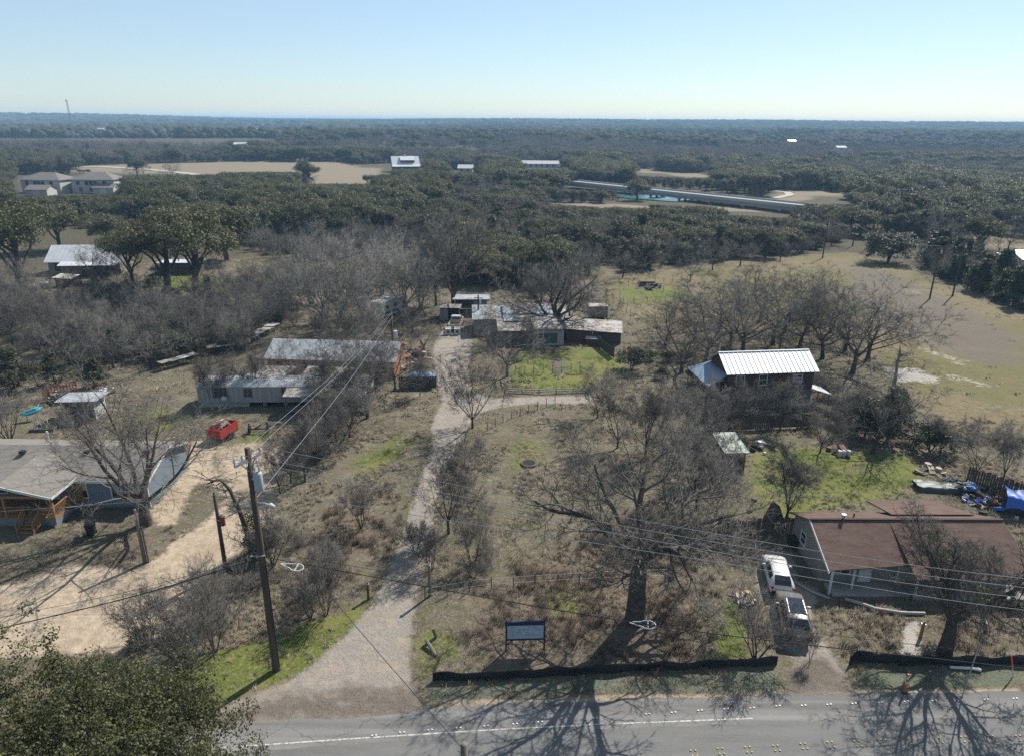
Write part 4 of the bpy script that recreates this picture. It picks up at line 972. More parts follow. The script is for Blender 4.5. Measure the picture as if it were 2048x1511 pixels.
def tubes_np(paths):
    """paths: list of (pts(k,3), rad(k), sides); a last radius of 0 closes to a point. Returns V, quads, tris"""
    groups = {}
    for p, r, s in paths: groups.setdefault((len(p), s), []).append((p, r))
    Vs, Qs, Ts, base = [], [], [], 0
    for (k, s), items in groups.items():
        Pn = np.array([a for a, _ in items]); Rn = np.array([b for _, b in items])
        T = np.empty_like(Pn); T[:, 1:-1] = Pn[:, 2:] - Pn[:, :-2]; T[:, 0] = Pn[:, 1] - Pn[:, 0]; T[:, -1] = Pn[:, -1] - Pn[:, -2]
        T = nrm(T); D = nrm(Pn[:, -1] - Pn[:, 0])
        ref = np.where(np.abs(D[:, 2:3]) < 0.8, np.array([[0, 0, 1.0]]), np.array([[1.0, 0, 0]]))[:, None, :]
        X = nrm(np.cross(T, np.broadcast_to(ref, T.shape))); Y = np.cross(X, T)
        a = np.arange(s) * 2 * np.pi / s
        ring = Pn[:, :, None, :] + (X[:, :, None, :] * np.cos(a)[None, None, :, None] + Y[:, :, None, :] * np.sin(a)[None, None, :, None]) * Rn[:, :, None, None]
        N = len(items)
        Vs.append(ring.reshape(-1, 3))
        ii = (np.arange(N * k * s).reshape(N, k, s)) + base
        A = ii[:, :-1, :]; B = np.roll(A, -1, 2); C = ii[:, 1:, :]; Dd = np.roll(C, -1, 2)
        Qs.append(np.stack([A, B, Dd, C], -1).reshape(-1, 4))
        base += N * k * s
    return np.concatenate(Vs), np.concatenate(Qs)

def cones_np(p0, p1, r, base, sides=3):
    """thin pointed twigs, one cone each"""
    N = len(p0); d = nrm(p1 - p0)
    ref = np.where(np.abs(d[:, 2:3]) < 0.8, np.array([[0, 0, 1.0]]), np.array([[1.0, 0, 0]]))
    X = nrm(np.cross(d, ref)); Y = np.cross(X, d)
    a = np.arange(sides) * 2 * np.pi / sides
    ring = p0[:, None] + (X[:, None] * np.cos(a)[None, :, None] + Y[:, None] * np.sin(a)[None, :, None]) * np.reshape(r, (-1, 1, 1))
    V = np.concatenate([ring, p1[:, None]], 1).reshape(-1, 3)
    ii = np.arange(N * (sides + 1)).reshape(N, sides + 1) + base
    T = np.stack([np.stack([ii[:, k], ii[:, (k + 1) % sides], ii[:, sides]], -1) for k in range(sides)], 1).reshape(-1, 3)
    return V, T

def bare_tree(seed, H=8.0, trunk_frac=0.25, trunk_r=0.18, stems=1, n=(6, 6, 6, 7), ang=(45, 48, 50, 52), ratio=(0.75, 0.55, 0.5, 0.45),
              gnarl=(0.06, 0.16, 0.22, 0.28), up=(0.02, 0.05, 0.03, 0.0), twigs=5, twig_r=0.008, lean=0.0, flat=1.0, tw_len=0.5, seg=(5, 6, 5, 4), min_t=0.3, keep=(0.5, 0.72)):
    """returns (trunk mesh arrays, crown mesh arrays); limbs keep splitting into finer twigs"""
    rg = np.random.default_rng(seed); trunk, crown = [], []; tip0, tip1, tipr = [], [], []
    def rv(): return nrm(rg.normal(size=3))
    def perp(d, ang_, az):
        ref = np.array([0, 0, 1.0]) if abs(d[2]) < 0.9 else np.array([1.0, 0, 0])
        x = nrm(np.cross(d, ref)); y = np.cross(x, d)
        return nrm(d * math.cos(ang_) + (x * math.cos(az) + y * math.sin(az)) * math.sin(ang_))
    def branch(p, d, L, r, lvl, rend):
        k = seg[min(lvl, len(seg) - 1)]; pts = [p]; rad = [r]
        g = gnarl[min(lvl, 3)]; u = up[min(lvl, 3)]
        dirs = [d]
        for i in range(k):
            d = nrm(d + rv() * g + np.array([0, 0, u])); p = p + d * (L / k)
            pts.append(p); dirs.append(d); rad.append(r + (rend - r) * ((i + 1) / k) ** 0.85)
        pts = np.array(pts); rad = np.array(rad)
        return pts, rad, dirs
    def grow(p, d, L, r, lvl):
        last = lvl >= len(n)
        rend = r * (0.55 if lvl == 0 else 0.28)
        pts, rad, dirs = branch(p, d, L, r, lvl, rend)
        sides = (9, 6, 4, 3, 3)[min(lvl, 4)]
        (trunk if lvl <= 1 and r > trunk_r * 0.28 else crown).append((pts, rad, sides))
        k = len(pts) - 1
        if last:
            m = twigs
            for i in range(m):
                t = rg.uniform(0.15, 1.0) * k; j = min(int(t), k - 1); f = t - j
                q = pts[j] * (1 - f) + pts[j + 1] * f
                dd = perp(dirs[j], rg.uniform(0.4, 1.0), rg.uniform(0, 6.283)); dd = nrm(dd + rv() * 0.25 + np.array([0, 0, 0.12]))
                l = tw_len * rg.uniform(0.5, 1.15)
                tip0.append(q); tip1.append(q + dd * l); tipr.append(twig_r * rg.uniform(0.75, 1.15))
            return
        m = n[lvl]; az = rg.uniform(0, 6.283)
        for i in range(m):
            t0 = (0.72 if lvl == 0 else min_t)
            t = (t0 + (1 - t0) * ((i + rg.uniform(0.2, 0.9)) / m)) * k
            if i == m - 1: t = k
            j = min(int(t), k - 1); f = t - j
            q = pts[j] * (1 - f) + pts[j + 1] * f; rr = rad[j] * (1 - f) + rad[j + 1] * f
            az += 2.4 + rg.uniform(-0.5, 0.5)
            a = math.radians(ang[lvl]) * rg.uniform(0.55, 1.25) * (0.45 if i == m - 1 else 1.0)
            dd = perp(dirs[j], a, az)
            if lvl >= 1: dd[2] = dd[2] * flat; dd = nrm(dd)
            base_len = L if lvl > 0 else (H - L)
            l = base_len * ratio[lvl] * rg.uniform(0.75, 1.2) * (1.15 - 0.45 * (t / k) if lvl > 0 else 1.0)
            grow(q, dd, l, max(rr * rg.uniform(*keep), twig_r * 1.1), lvl + 1)
    for s in range(stems):
        a = s * 6.283 / stems + rg.uniform(-0.4, 0.4)
        ln = lean if stems > 1 else lean * 0.5
        d = nrm(np.array([math.cos(a) * ln, math.sin(a) * ln, 1.0]))
        p = np.array([math.cos(a), math.sin(a), 0]) * (trunk_r * 0.9 if stems > 1 else 0) + np.array([0, 0, -0.15])
        # root flare
        L = H * trunk_frac * rg.uniform(0.85, 1.15)
        grow(p, d, L, trunk_r * (rg.uniform(0.7, 1.0) if stems > 1 else 1.0), 0)
    return trunk, crown, np.array(tip0), np.array(tip1), np.array(tipr)

def leaf_quads(c, nrm_dir, size, rg, jitter=0.7, aspect=0.6):
    """one bent-free leaf-sized face per centre"""
    N = len(c); d = nrm(nrm_dir + rg.normal(size=(N, 3)) * jitter)
    ref = nrm(rg.normal(size=(N, 3))); x = nrm(np.cross(d, ref)); y = np.cross(d, x)
    s = np.reshape(size, (-1, 1)) if np.ndim(size) else size
    V = np.stack([c - x * s * 0.5, c - y * s * aspect * 0.5 + d * s * 0.08, c + x * s * 0.5, c + y * s * aspect * 0.5 + d * s * 0.08], 1).reshape(-1, 3)
    return V, np.arange(N * 4).reshape(-1, 4)

# ------------------------------------------------------------------ cars
def paint(name, c, metal=0.3, rough=0.25):
    m = bpy.data.materials.new(name); m.use_nodes = True; b = m.node_tree.nodes['Principled BSDF']
    b.inputs['Base Color'].default_value = kc(c) + (1,); b.inputs['Metallic'].default_value = metal; b.inputs['Roughness'].default_value = rough
    b.inputs['Coat Weight'].default_value = 0.6; b.inputs['Coat Roughness'].default_value = 0.08
    return m
CARGLASS = glass_mat('tinted_car_glass', (.008, .009, .012), .05)
TYRE = mat('tyre_rubber', (.016, .016, .016), .9); RIM = mat('alloy_rim', (.45, .45, .46), .35, metal=.8)
REDL = mat('red_tail_light', (.30, .012, .012), .2, spec=.6); PLATE = mat('number_plate', (.55, .56, .58), .5)

def car(name, label, rear, front, st, body_mat, W, cab, rear_glass, wind, wheel_y, wr=.33, roof_glass=None, trunk_glass_dark=True, lights=None, rack=False):
    """st rows: y (rear to front), half width, z bottom, z belt, half width at roof, z roof"""
    d = front - rear; rz = math.atan2(d.y, d.x) - math.pi / 2
    L = st[-1][0] - st[0][0]; c = rear + d.normalized() * (L / 2)
    T = thing(name, label, 'car', (c.x, c.y, 0), rz)
    rows = []
    for (y, w, zb, zt, wr_, zr) in st:
        half = [(w * .86, zb), (w * .985, zb + (zt - zb) * .22), (w, zb + (zt - zb) * .62), (w * .965, zt), (wr_, zr - .045 if zr - zt > .1 else zr - .02), (wr_ * .88, zr), (0, zr + .012)]
        rows.append([Vector((-x, y, z)) for x, z in half] + [Vector((x, y, z)) for x, z in half[-2::-1]])
    n = len(rows[0]); mb = MB(); mb.v = [tuple(p) for r_ in rows for p in r_]
    for i in range(len(rows) - 1):
        for k in range(n - 1): mb.f.append((i * n + k + 1, i * n + k, (i + 1) * n + k, (i + 1) * n + k + 1)); mb.m.append(0)
        mb.f.append((i * n, i * n + n - 1, (i + 1) * n + n - 1, (i + 1) * n)); mb.m.append(0)
    mb.f.append(tuple(range(n))); mb.m.append(0); mb.f.append(tuple(range((len(rows) - 1) * n, len(rows) * n))[::-1]); mb.m.append(0)
    mb.build('body', body_mat, T, True)
    def cell(i0, i1, k0, k1, iu=.06, iv=.12, off=.012):
        a, b, c_, e = rows[i0][k0], rows[i1][k0], rows[i1][k1], rows[i0][k1]
        q = [a.lerp(b, iu).lerp(e.lerp(c_, iu), iv), a.lerp(b, 1 - iu).lerp(e.lerp(c_, 1 - iu), iv), a.lerp(b, 1 - iu).lerp(e.lerp(c_, 1 - iu), 1 - iv), a.lerp(b, iu).lerp(e.lerp(c_, iu), 1 - iv)]
        nn = (q[1] - q[0]).cross(q[3] - q[0]).normalized(); ctr = (q[0] + q[2]) / 2
        if nn.dot(ctr - Vector((0, ctr.y, .6))) < 0 and abs(nn.y) < .8: nn = -nn
        if abs(nn.y) >= .35 and nn.z < 0: nn = -nn
        return [p + nn * off for p in q] + [p - nn * .02 for p in q]
    def pane(nm, q): MB().add(q, [(0, 1, 2, 3), (7, 6, 5, 4), (0, 4, 5, 1), (1, 5, 6, 2), (2, 6, 7, 3), (3, 7, 4, 0)]).build(nm, CARGLASS, T)
    for i0, i1 in cab:
        pane('side_window', cell(i0, i1, 3, 4)); pane('side_window', cell(i0, i1, n - 4, n - 5))
    def wide(i0, i1, nm, iv=.02, iu=.08):
        a = cell(i0, i1, 5, n - 6, iu, iv, .035); pane(nm, a)
    [wide(i, j, 'rear_window', .0, .03) for i, j in rear_glass]; wide(wind[0], wind[1], 'windscreen')
    for i, j in (roof_glass or ()): wide(i, j, 'glass_roof', .02, .01)
    for y in wheel_y:
        for s in (-1, 1):
            x = s * (W / 2 - .11); t = MB(); t.tube([(x - .1, y, wr), (x - .09, y, wr), (x + .09, y, wr), (x + .1, y, wr)], [wr * .88, wr, wr, wr * .88], 18); wl_ = t.build('wheel', TYRE, T, True)
            MB().tube([(x + s * .08, y, wr), (x + s * .115, y, wr)], [wr * .62, wr * .55], 12).build('rim', RIM, wl_)
    y0 = st[0][0]
    for s in (-1, 1):
        lx, lz, lw, lh = lights
        MB().box((s * lx, y0 + .1, lz), (lw, .24, lh)).build('tail_light', REDL, T)
        MB().box((s * (W / 2 + .09), st[wind[0]][0] - .12 if False else st[cab[-1][1]][0] - .15, st[cab[-1][1]][3] + .06), (.2, .1, .14)).build('wing_mirror', body_mat, T)
    MB().box((0, y0 - .012, st[0][3] - .12 if st[0][3] < .95 else .82), (.34, .03, .16)).build('number_plate', PLATE, T)
    MB().box((0, y0 + .02, st[0][2] + .06), (W * .86, .12, .2)).build('bumper_trim', BLACKP, T)
    if rack:
        for s in (-1, 1): MB().bar((s * .55, -1.3, st[5][5] + .04), (s * .52, .2, st[5][5] + .04), .04).build('roof_rail', RIM, T)
    return T
rear = P(1563, 1196); fr = P(1540, 1116)
car('parked_car', 'white hatchback parked with its tail to the road beside the brown roofed house', rear, fr,
    [(-2.2, .74, .42, .74, .64, .84), (-2.12, .83, .32, .90, .66, 1.02), (-1.80, .865, .28, .96, .63, 1.30), (-1.45, .87, .25, .97, .585, 1.43), (-.75, .87, .25, .97, .575, 1.50), (.1, .87, .25, .96, .575, 1.50), (.55, .87, .25, .96, .60, 1.42), (1.25, .865, .26, .95, .70, 1.02), (1.75, .85, .28, .88, .70, .93), (2.1, .78, .32, .74, .62, .80), (2.22, .66, .36, .62, .52, .66)],
    paint('white_car_paint', (.70, .70, .69), 0.0, .28), 1.74, [(3, 4), (4, 5), (5, 6)], ((1, 2), (2, 3)), (6, 7), (-1.38, 1.35), .31, lights=(.74, .86, .16, .2))
rear = P(1594, 1288); fr = P(1573, 1202)
car('parked_car', 'silver grey station car with a dark glass roof parked nearest the road', rear, fr,
    [(-2.3, .80, .45, .86, .70, .96), (-2.24, .90, .34, 1.02, .74, 1.12), (-2.02, .925, .30, 1.06, .68, 1.42), (-1.72, .93, .27, 1.06, .63, 1.60), (-1.3, .93, .27, 1.06, .62, 1.66), (-.4, .93, .27, 1.05, .62, 1.68), (.45, .93, .27, 1.05, .63, 1.60), (1.15, .925, .28, 1.04, .74, 1.12), (1.75, .91, .3, .98, .76, 1.02), (2.15, .85, .34, .86, .70, .90), (2.3, .74, .38, .72, .6, .76)],
    paint('silver_car_paint', (.20, .195, .185), .35, .35), 1.86, [(3, 4), (4, 5), (5, 6)], ((1, 2), (2, 3)), (6, 7), (-1.4, 1.42), .36, roof_glass=((4, 5), (5, 6)), lights=(.80, 1.0, .2, .15), rack=True)

# pickup truck near the sheds
A = P(908, 664); T = thing('pickup_truck', 'old tan pickup truck with a white cab roof parked by the sheds', 'truck', (A.x, A.y, 0), -.05)
TANP = paint('tan_truck_paint', (.46, .40, .31), 0, .45)
mb = MB(); mb.box((0, 1.2, .72), (1.9, 2.4, .1)); mb.box((-.9, 1.2, .95), (.1, 2.4, .55)); mb.box((.9, 1.2, .95), (.1, 2.4, .55)); mb.box((0, .05, .95), (1.7, .1, .55)); mb.build('bed', TANP, T)
mb = MB(); mb.box((0, 3.3, .9), (1.9, 1.75, .8)); mb.box((0, 4.75, .85), (1.85, 1.2, .7)); mb.build('body', TANP, T)
mb = MB(); mb.add([(-.9, 2.5, 1.3), (.9, 2.5, 1.3), (.9, 4.15, 1.3), (-.9, 4.15, 1.3), (-.75, 2.65, 1.85), (.75, 2.65, 1.85), (.75, 3.6, 1.85), (-.75, 3.6, 1.85)], [(0, 3, 2, 1), (4, 5, 6, 7), (0, 1, 5, 4), (1, 2, 6, 5), (2, 3, 7, 6), (3, 0, 4, 7)]); mb.build('cab', TANP, T)
MB().box((0, 3.12, 1.88), (1.56, 1.05, .06)).build('cab_roof', WHITE, T)
MB().box((0, 2.54, 1.58), (1.35, .06, .36), tilt=Matrix.Rotation(-.25, 3, 'X')).build('rear_window', CARGLASS, T)
for s in (-1, 1): MB().box((s * .845, 3.25, 1.57), (.05, .9, .34), tilt=Matrix.Rotation(-s * .26, 3, 'Y')).build('side_window', CARGLASS, T)
MB().box((0, -.1, .55), (1.8, .12, .2)).build('bumper', TIN, T)
for y in (.9, 4.6):
    for s in (-1, 1):
        w_ = MB().tube([(s * .78, y, .36), (s * .98, y, .36)], .36, 16).build('wheel', TYRE, T); MB().tube([(s * .97, y, .36), (s * 1.0, y, .36)], .2, 10).build('rim', RIM, w_)
for i, px in enumerate((897, 915)):
    A = P(px, 667); T = thing('washing_machine', 'white appliance behind the old pickup truck, ' + ('left one' if i == 0 else 'right one'), 'appliance', (A.x, A.y - .4, 0), .1, 'white appliances left outdoors')
    MB().box((0, 0, .5), (.95, .7, 1.0)).build('cabinet', WHITE, T); MB().box((0, .28, 1.05), (.95, .12, .16)).build('control_panel', WHITE, T); MB().tube([(0, -.34, .5), (0, -.37, .5)], .25, 14).build('door', GLASS, T)
# travel trailer
A = P(752, 640); B = P(790, 607, 0)
rz = math.radians(-28); T = thing('travel_trailer', 'white travel trailer parked among pale bare trees', 'trailer', (A.x, A.y, 0), rz); HOUSE_BASES.append([(A.x - 2, A.y - 1), (A.x + 6, A.y), (A.x + 6, A.y + 8), (A.x - 1, A.y + 8)]); BLOCK.append(HOUSE_BASES[-1])
sec = [(0, .55), (0, 2.2), (.35, 2.95), (.9, 3.05), (7.2, 3.05), (7.5, 2.8), (7.5, .55)]
mb = MB(); V_ = [(x, y, z) for x in (-1.2, 1.2) for y, z in sec]; k = len(sec)
mb.add(V_, [tuple(range(k)), tuple(range(2 * k - 1, k - 1, -1))] + [(i, k + i, k + (i + 1) % k, (i + 1) % k) for i in range(k)]); mb.build('body', mat('off_white_trailer_skin', (.62, .63, .63), .45, (.5, .5, .5), .8, .6), T)
STRIPE = mat('dark_blue_stripe', (.05, .07, .13), .5)
for x in (-1.215, 1.215): MB().box((x, 3.7, 1.05), (.03, 7.0, .35)).build('stripe', STRIPE, T)
MB().box((0, -.02, 1.0), (2.2, .04, .8)).build('front_stripe', STRIPE, T)
for y in (1.6, 4.0, 6.2):
    for x in (-1.22, 1.22): MB().box((x, y, 2.0), (.05, .9, .6)).build('window', GLASS, T)
MB().box((0, .14, 2.55), (1.5, .05, .55), tilt=Matrix.Rotation(-.43, 3, 'X')).build('front_window', GLASS, T)
MB().box((1.225, 5.1, 1.55), (.05, .65, 1.9)).build('door', WHITE, T)
MB().box((0, 3.4, 3.15), (.8, 1.0, .25)).build('roof_unit', WHITE, T)
for y in (3.6, 4.5):
    for s in (-1, 1): MB().tube([(s * .9, y, .36), (s * 1.12, y, .36)], .36, 14).build('wheel', TYRE, T)
MB().bar((0, 0, .5), (0, -1.2, .5), .12).build('tow_bar', BLK, T); MB().bar((0, -1.1, 0), (0, -1.1, .5), .1).build('jack', BLK, T)

# ------------------------------------------------------------------ poles and wires
POLE = mat('creosoted_pole', (.055, .042, .033), .9, (.11, .085, .065), 1.0, 1.0, stretch=(6, 6, .4), bump=.3)
POLEG = mat('weathered_pole', (.22, .19, .155), .9, (.13, .11, .09), 1.2, 1.0, stretch=(6, 6, .4))
GALV = mat('galvanised_steel', (.48, .49, .50), .45, metal=.5); CAN = mat('transformer_grey', (.42, .46, .50), .5, (.36, .40, .44), 1.5, .6)
PORC = mat('porcelain', (.55, .56, .57), .3); WIRE = mat('aluminium_wire', (.34, .345, .35), .5, metal=.4); CABLE = mat('black_cable', (.02, .02, .022), .7)
RUST = mat('rusty_brown_paint', (.20, .075, .045), .75, (.13, .05, .035), 3, .9)
b0 = P(553, 1337); HP = 15.1
T = thing('utility_pole', 'tall dark utility pole with a crossarm and grey transformer beside the driveway', 'utility pole', b0)
MB().tube([(0, 0, -.3), (0, 0, .1), (0, 0, HP * .5), (0, 0, HP)], [.25, .24, .205, .16], 12).build('pole', POLE, T, True)
a = P(494, 922, 14.45) - b0; c = P(545, 896, 14.45) - b0; mid_ = (a + c) / 2; dv = (c - a); dv.z = 0; dv = dv.normalized() * min(1.55, dv.length / 2); a = Vector((0, -.12, 14.45)) - dv; c = Vector((0, -.12, 14.45)) + dv
arm = MB().bar(a, c, .14, .16).build('crossarm', GALV, T)
ARM = []
for t in (0.02, .3, .98):
    p = a.lerp(c, t); MB().tube([p, p + Vector((0, 0, .2)), p + Vector((0, 0, .26)), p + Vector((0, 0, .4))], [.05, .06, .10, .05], 8).build('insulator', PORC, arm); ARM.append(p + Vector((0, 0, .42)) + b0)
for t in (.12, .5, .88):
    p = a.lerp(c, t); MB().tube([p + Vector((0, -.1, -.1)), p + Vector((0, -.3, -.25)), p + Vector((0, -.3, -.55))], [.03, .05, .04], 6).build('fuse_cutout', PORC, arm)
for s in (-1, 1): MB().bar(Vector((0, -.1, 14.45)) + dv * s * .6, (0, -.1, 13.7), .05).build('brace', GALV, arm)
tz = ZAT(b0, 960); tr_ = MB().tube([(.42, -.12, tz - .55), (.42, -.12, tz - .5), (.42, -.12, tz + .5), (.42, -.12, tz + .58), (.42, -.12, tz + .66)], [.23, .25, .25, .21, .07], 16).build('transformer', CAN, T, True)
for s in (-1, 1): MB().tube([(.42 + s * .12, -.12, tz + .6), (.42 + s * .13, -.12, tz + .85), (.42 + s * .14, -.12, tz + 1.05)], [.05, .07, .03], 8).build('bushing', PORC, tr_)
MB().box((.2, -.1, tz + .2), (.22, .2, .12)).build('bracket', GALV, T)
MB().tube([(.14, -.1, tz + .9), (.5, -.2, tz + 1.3), (.3, -.15, tz + 2.0), (0.1, -.12, 14.3)], .02, 5).build('jumper', CABLE, T)
cz = ZAT(b0, 1108); MB().bar((-.55, -.2, cz), (.3, -.2, cz + .05), .06).build('cable_bracket', GALV, T)
gz_ = ZAT(b0, 1003); MB().tube([(.2, -.1, gz_ + .0), (.75, -.35, gz_ + .12), (1.0, -.45, gz_ + .1)], [.03, .05, .02], 6).build('lamp_arm', GALV, T); MB().tube([(.75, -.35, gz_ + .05), (1.1, -.5, gz_ + .1), (1.35, -.6, gz_ + .06)], [.05, .14, .05], 8).build('lamp_head', PORC, T)
MB().tube([(.24, -.05, .2), (.21, -.05, cz)], .025, 5).build('ground_wire', CABLE, T)

def pole(px, py, top, r, m, label, name='utility_pole', cat='utility pole'):
    p = P(px, py); h = ZAT(p, top); T = thing(name, label, cat, p); MB().tube([(0, 0, -.2), (0, 0, h * .5), (0, 0, h)], [r * 1.2, r, r * .82], 10).build('pole', m, T, True); return T, p, h
T, p2, h2 = pole(452, 1140, 984, .14, POLE, 'short dark pole with a small rusty transformer left of the tall pole')
z2 = ZAT(p2, 1038); t_ = MB().tube([(.34, -.1, z2 - .4), (.34, -.1, z2 + .35), (.34, -.1, z2 + .42)], [.2, .2, .08], 12).build('transformer', RUST, T); MB().tube([(.34, -.1, z2 + .4), (.34, -.1, z2 + .6)], [.05, .08], 8).build('bushing', PORC, t_)
MB().bar((0, -.1, h2 - .15), (.45, -.15, h2 + .12), .05).build('fuse_cutout', PORC, T); MB().box((.15, -.1, z2), (.2, .1, .1)).build('bracket', GALV, T)
MB().bar((-.9, -.25, .03), (.45, .0, .03), .12, .06).build('guy_guard', BLK, T)
T, p3, h3 = pole(290, 1124, 1018, .13, POLEG, 'weathered grey service pole at the edge of the sand yard')
MB().bar((.25, .1, 0), (.22, .1, 3.1), .12).build('stub_post', POLEG, T); MB().bar((0, -.15, h3 - .3), (0, -.15, h3 - .8), .08).build('meter_loop', GALV, T)
pA = P(788, 734); hA_ = ZAT(pA, 622); T = thing('utility_pole', 'dark pole with a small pale transformer at the right end of the orange walled house', 'utility pole', pA); MB().tube([(0, 0, -.2), (0, 0, hA_)], [.17, .12], 10).build('pole', POLE, T, True)
zA = ZAT(pA, 668); MB().tube([(.4, 0, zA - .5), (.4, 0, zA + .45), (.4, 0, zA + .5)], [.28, .28, .1], 12).build('transformer', PORC, T); MB().box((.2, 0, zA), (.3, .1, .1)).build('bracket', GALV, T)
FARP = []
for (px, py, tp, lab) in ((1645, 516, 438, 'distant pole at the far end of the pasture, left one'), (1705, 492, 448, 'distant pole at the far end of the pasture beside the round evergreen'), (1859, 598, 492, 'pole standing in the pasture before the hedge'), (1905, 592, 482, 'pole leaning in the hedge at the right with a white cutout'), (957, 655, 590, 'pole in front of the old farmhouse')):
    T, p, h = pole(px, py, tp, .14, POLE, lab); FARP.append((p, h))
    MB().bar((-.7, 0, h - .5), (.7, 0, h - .5), .12).build('crossarm', OLDW, T); MB().tube([(.3, -.15, h - 1.4), (.3, -.15, h - .8)], .16, 8).build('cutout', PORC, T)
T = thing('guy_pole', 'top of a short grey pole by the near side of the road', 'pole', (-1.35, 22.3, 0)); GPH = 7.75
q = PY(928, 1487, 22.3); T.location = (q.x, 22.3, 0); GPH = q.z; MB().tube([(0, 0, -.3), (0, 0, GPH)], [.19, .15], 12).build('pole', POLEG, T, True); MB().tube([(-.12, -.12, GPH - .35), (-.3, -.1, GPH - .2)], .02, 5).build('eye_bolt', GALV, T)
GP = Vector((q.x, 22.3, GPH))

def wire(label, pts, r=.012, m=WIRE, name='power_line', sag=0.0, group=None, n=14):
    """smooth line through the points"""
    pts = [Vector(p) for p in pts]; out = []
    ext = [pts[0] * 2 - pts[1]] + pts + [pts[-1] * 2 - pts[-2]]
    for i in range(len(pts) - 1):
        p0, p1, p2_, p3_ = ext[i:i + 4]
        for k in range(n):
            t = k / n
            v = .5 * ((2 * p1) + (-p0 + p2_) * t + (2 * p0 - 5 * p1 + 4 * p2_ - p3_) * t * t + (-p0 + 3 * p1 - 3 * p2_ + p3_) * t ** 3)
            v.z -= sag * 4 * t * (1 - t); out.append(v)
    out.append(pts[-1]); o = MB().tube(out, r, 5).build(name, m); tag(o, label, 'wire', group); return o
RW = .0145
ZS = [(12.4, 11.9), (12.2, 11.7), (12.0, 11.5), (10.6, 10.2)]
NM = ['highest', 'second highest', 'third', 'lowest']
for i, (ra, rb) in enumerate(((1061, 1156), (1078, 1174), (1097, 1195), (1118, 1219))):
    s = ARM[[2, 1, 0][i]] if i < 3 else b0 + Vector((.1, -.15, 12.6))
    q1 = P(1400, ra, ZS[i][0]); q2 = P(2048, rb, ZS[i][1]); q3 = q2 + (q2 - q1) * 1.2 + Vector((0, 0, 1.5))
    wire('%s of the four overhead wires running right from the tall pole' % NM[i], [s, q1, q2, q3], RW)
for i in range(3):
    q = [(0, 936), (0, 978), (0, 1022)][i]; s = ARM[i] if i < 2 else p2 + Vector((0, 0, h2 - .3))
    e = P(q[0], q[1], [14.0, 13.6, 5.6][i]); wire(['upper wire running left from the tall pole across the grey roof', 'lower wire running left from the tall pole across the grey roof', 'wire running left from the short pole past the porch'][i], [s, e, e + (e - s) * .25], .013)
for i, (st_, zz, lab) in enumerate(((ARM[0], 0.0, 'left wire sloping from the tall pole back to the pole by the orange walled house'), (ARM[2], -.1, 'middle wire sloping from the tall pole back to the pole by the orange walled house'), (b0 + Vector((.15, 0, ZAT(b0, 995))), -.5, 'thick right wire sloping from the tall pole back to the orange walled house'))):
    wire(lab, [st_, (st_ + pA + Vector((0, 0, hA_ - .2 + zz))) / 2 + Vector((0, 0, -.7)), pA + Vector((.1 * i, 0, hA_ - .2 + zz))], .011 if i < 2 else .015)
s = b0 + Vector((.2, -.22, cz)); q0 = P(600, 1131, cz - .1); q1 = P(1290, 1247, 6.6); q2 = P(2048, 1336, 6.3)
wire('black communication cable from the tall pole across the lot to the right', [s, q1, q2, q2 + (q2 - q1)], .026, CABLE, 'cable')
q1b = P(1290, 1222, 7.0); q2b = P(2048, 1313, 6.7)
wire('thinner cable just above the black communication cable', [s + Vector((0, 0, .35)), q1b, q2b, q2b + (q2b - q1b)], .013, CABLE, 'cable')
s = b0 + Vector((-.2, -.22, cz - .15)); e = P(0, 1256, 5.6); wire('thick black cable running left across the sand yard', [s, (s + e) / 2 + Vector((0, 0, -.25)), e, e + (e - s) * .3], .034, CABLE, 'cable')
e = P(0, 1234, 5.8); s2 = s + Vector((0, 0, .2)); wire('thin cable above the thick black one across the sand yard', [s2, (s2 + e) / 2 + Vector((0, 0, -.3)), e, e + (e - s2) * .3], .013, CABLE, 'cable')
wire('guy wire from the tall pole over the driveway to the short grey pole', [b0 + Vector((.1, -.1, ZAT(b0, 1000))), (b0 + Vector((.1, -.1, ZAT(b0, 1000))) + GP) / 2 + Vector((0, 0, -.5)), GP + Vector((-.1, 0, -.2))], .018, CABLE, 'guy_wire')
wire('wires between the two poles in the hedge by the pasture', [FARP[2][0] + Vector((0, 0, FARP[2][1])), FARP[1][0] + Vector((0, 0, FARP[1][1]))], .03, WIRE, sag=1.5)
wire('wire between the two distant poles at the end of the pasture', [FARP[0][0] + Vector((0, 0, FARP[0][1])), FARP[1][0] + Vector((0, 0, FARP[1][1]))], .03, WIRE, sag=1.0)
wire('pale wire slanting down to the pole in the hedge', [FARP[3][0] + Vector((0, 0, FARP[3][1] - 3)), P(1826, 553, 1.5)], .03, WIRE)
wire('service wire from the farmhouse pole', [FARP[4][0] + Vector((0, 0, FARP[4][1])), P(915, 640, 2.3)], .02, CABLE)
for i in range(3):
    e = P(0, [497, 514, 538][i], 8 - i); wire(['upper', 'middle', 'lower'][i] + ' of the three short wires at the left edge before the stone house', [e + Vector((-8, -6, .5)), P([22, 22, 30][i], [489, 506, 523][i], 8 - i)], .045)
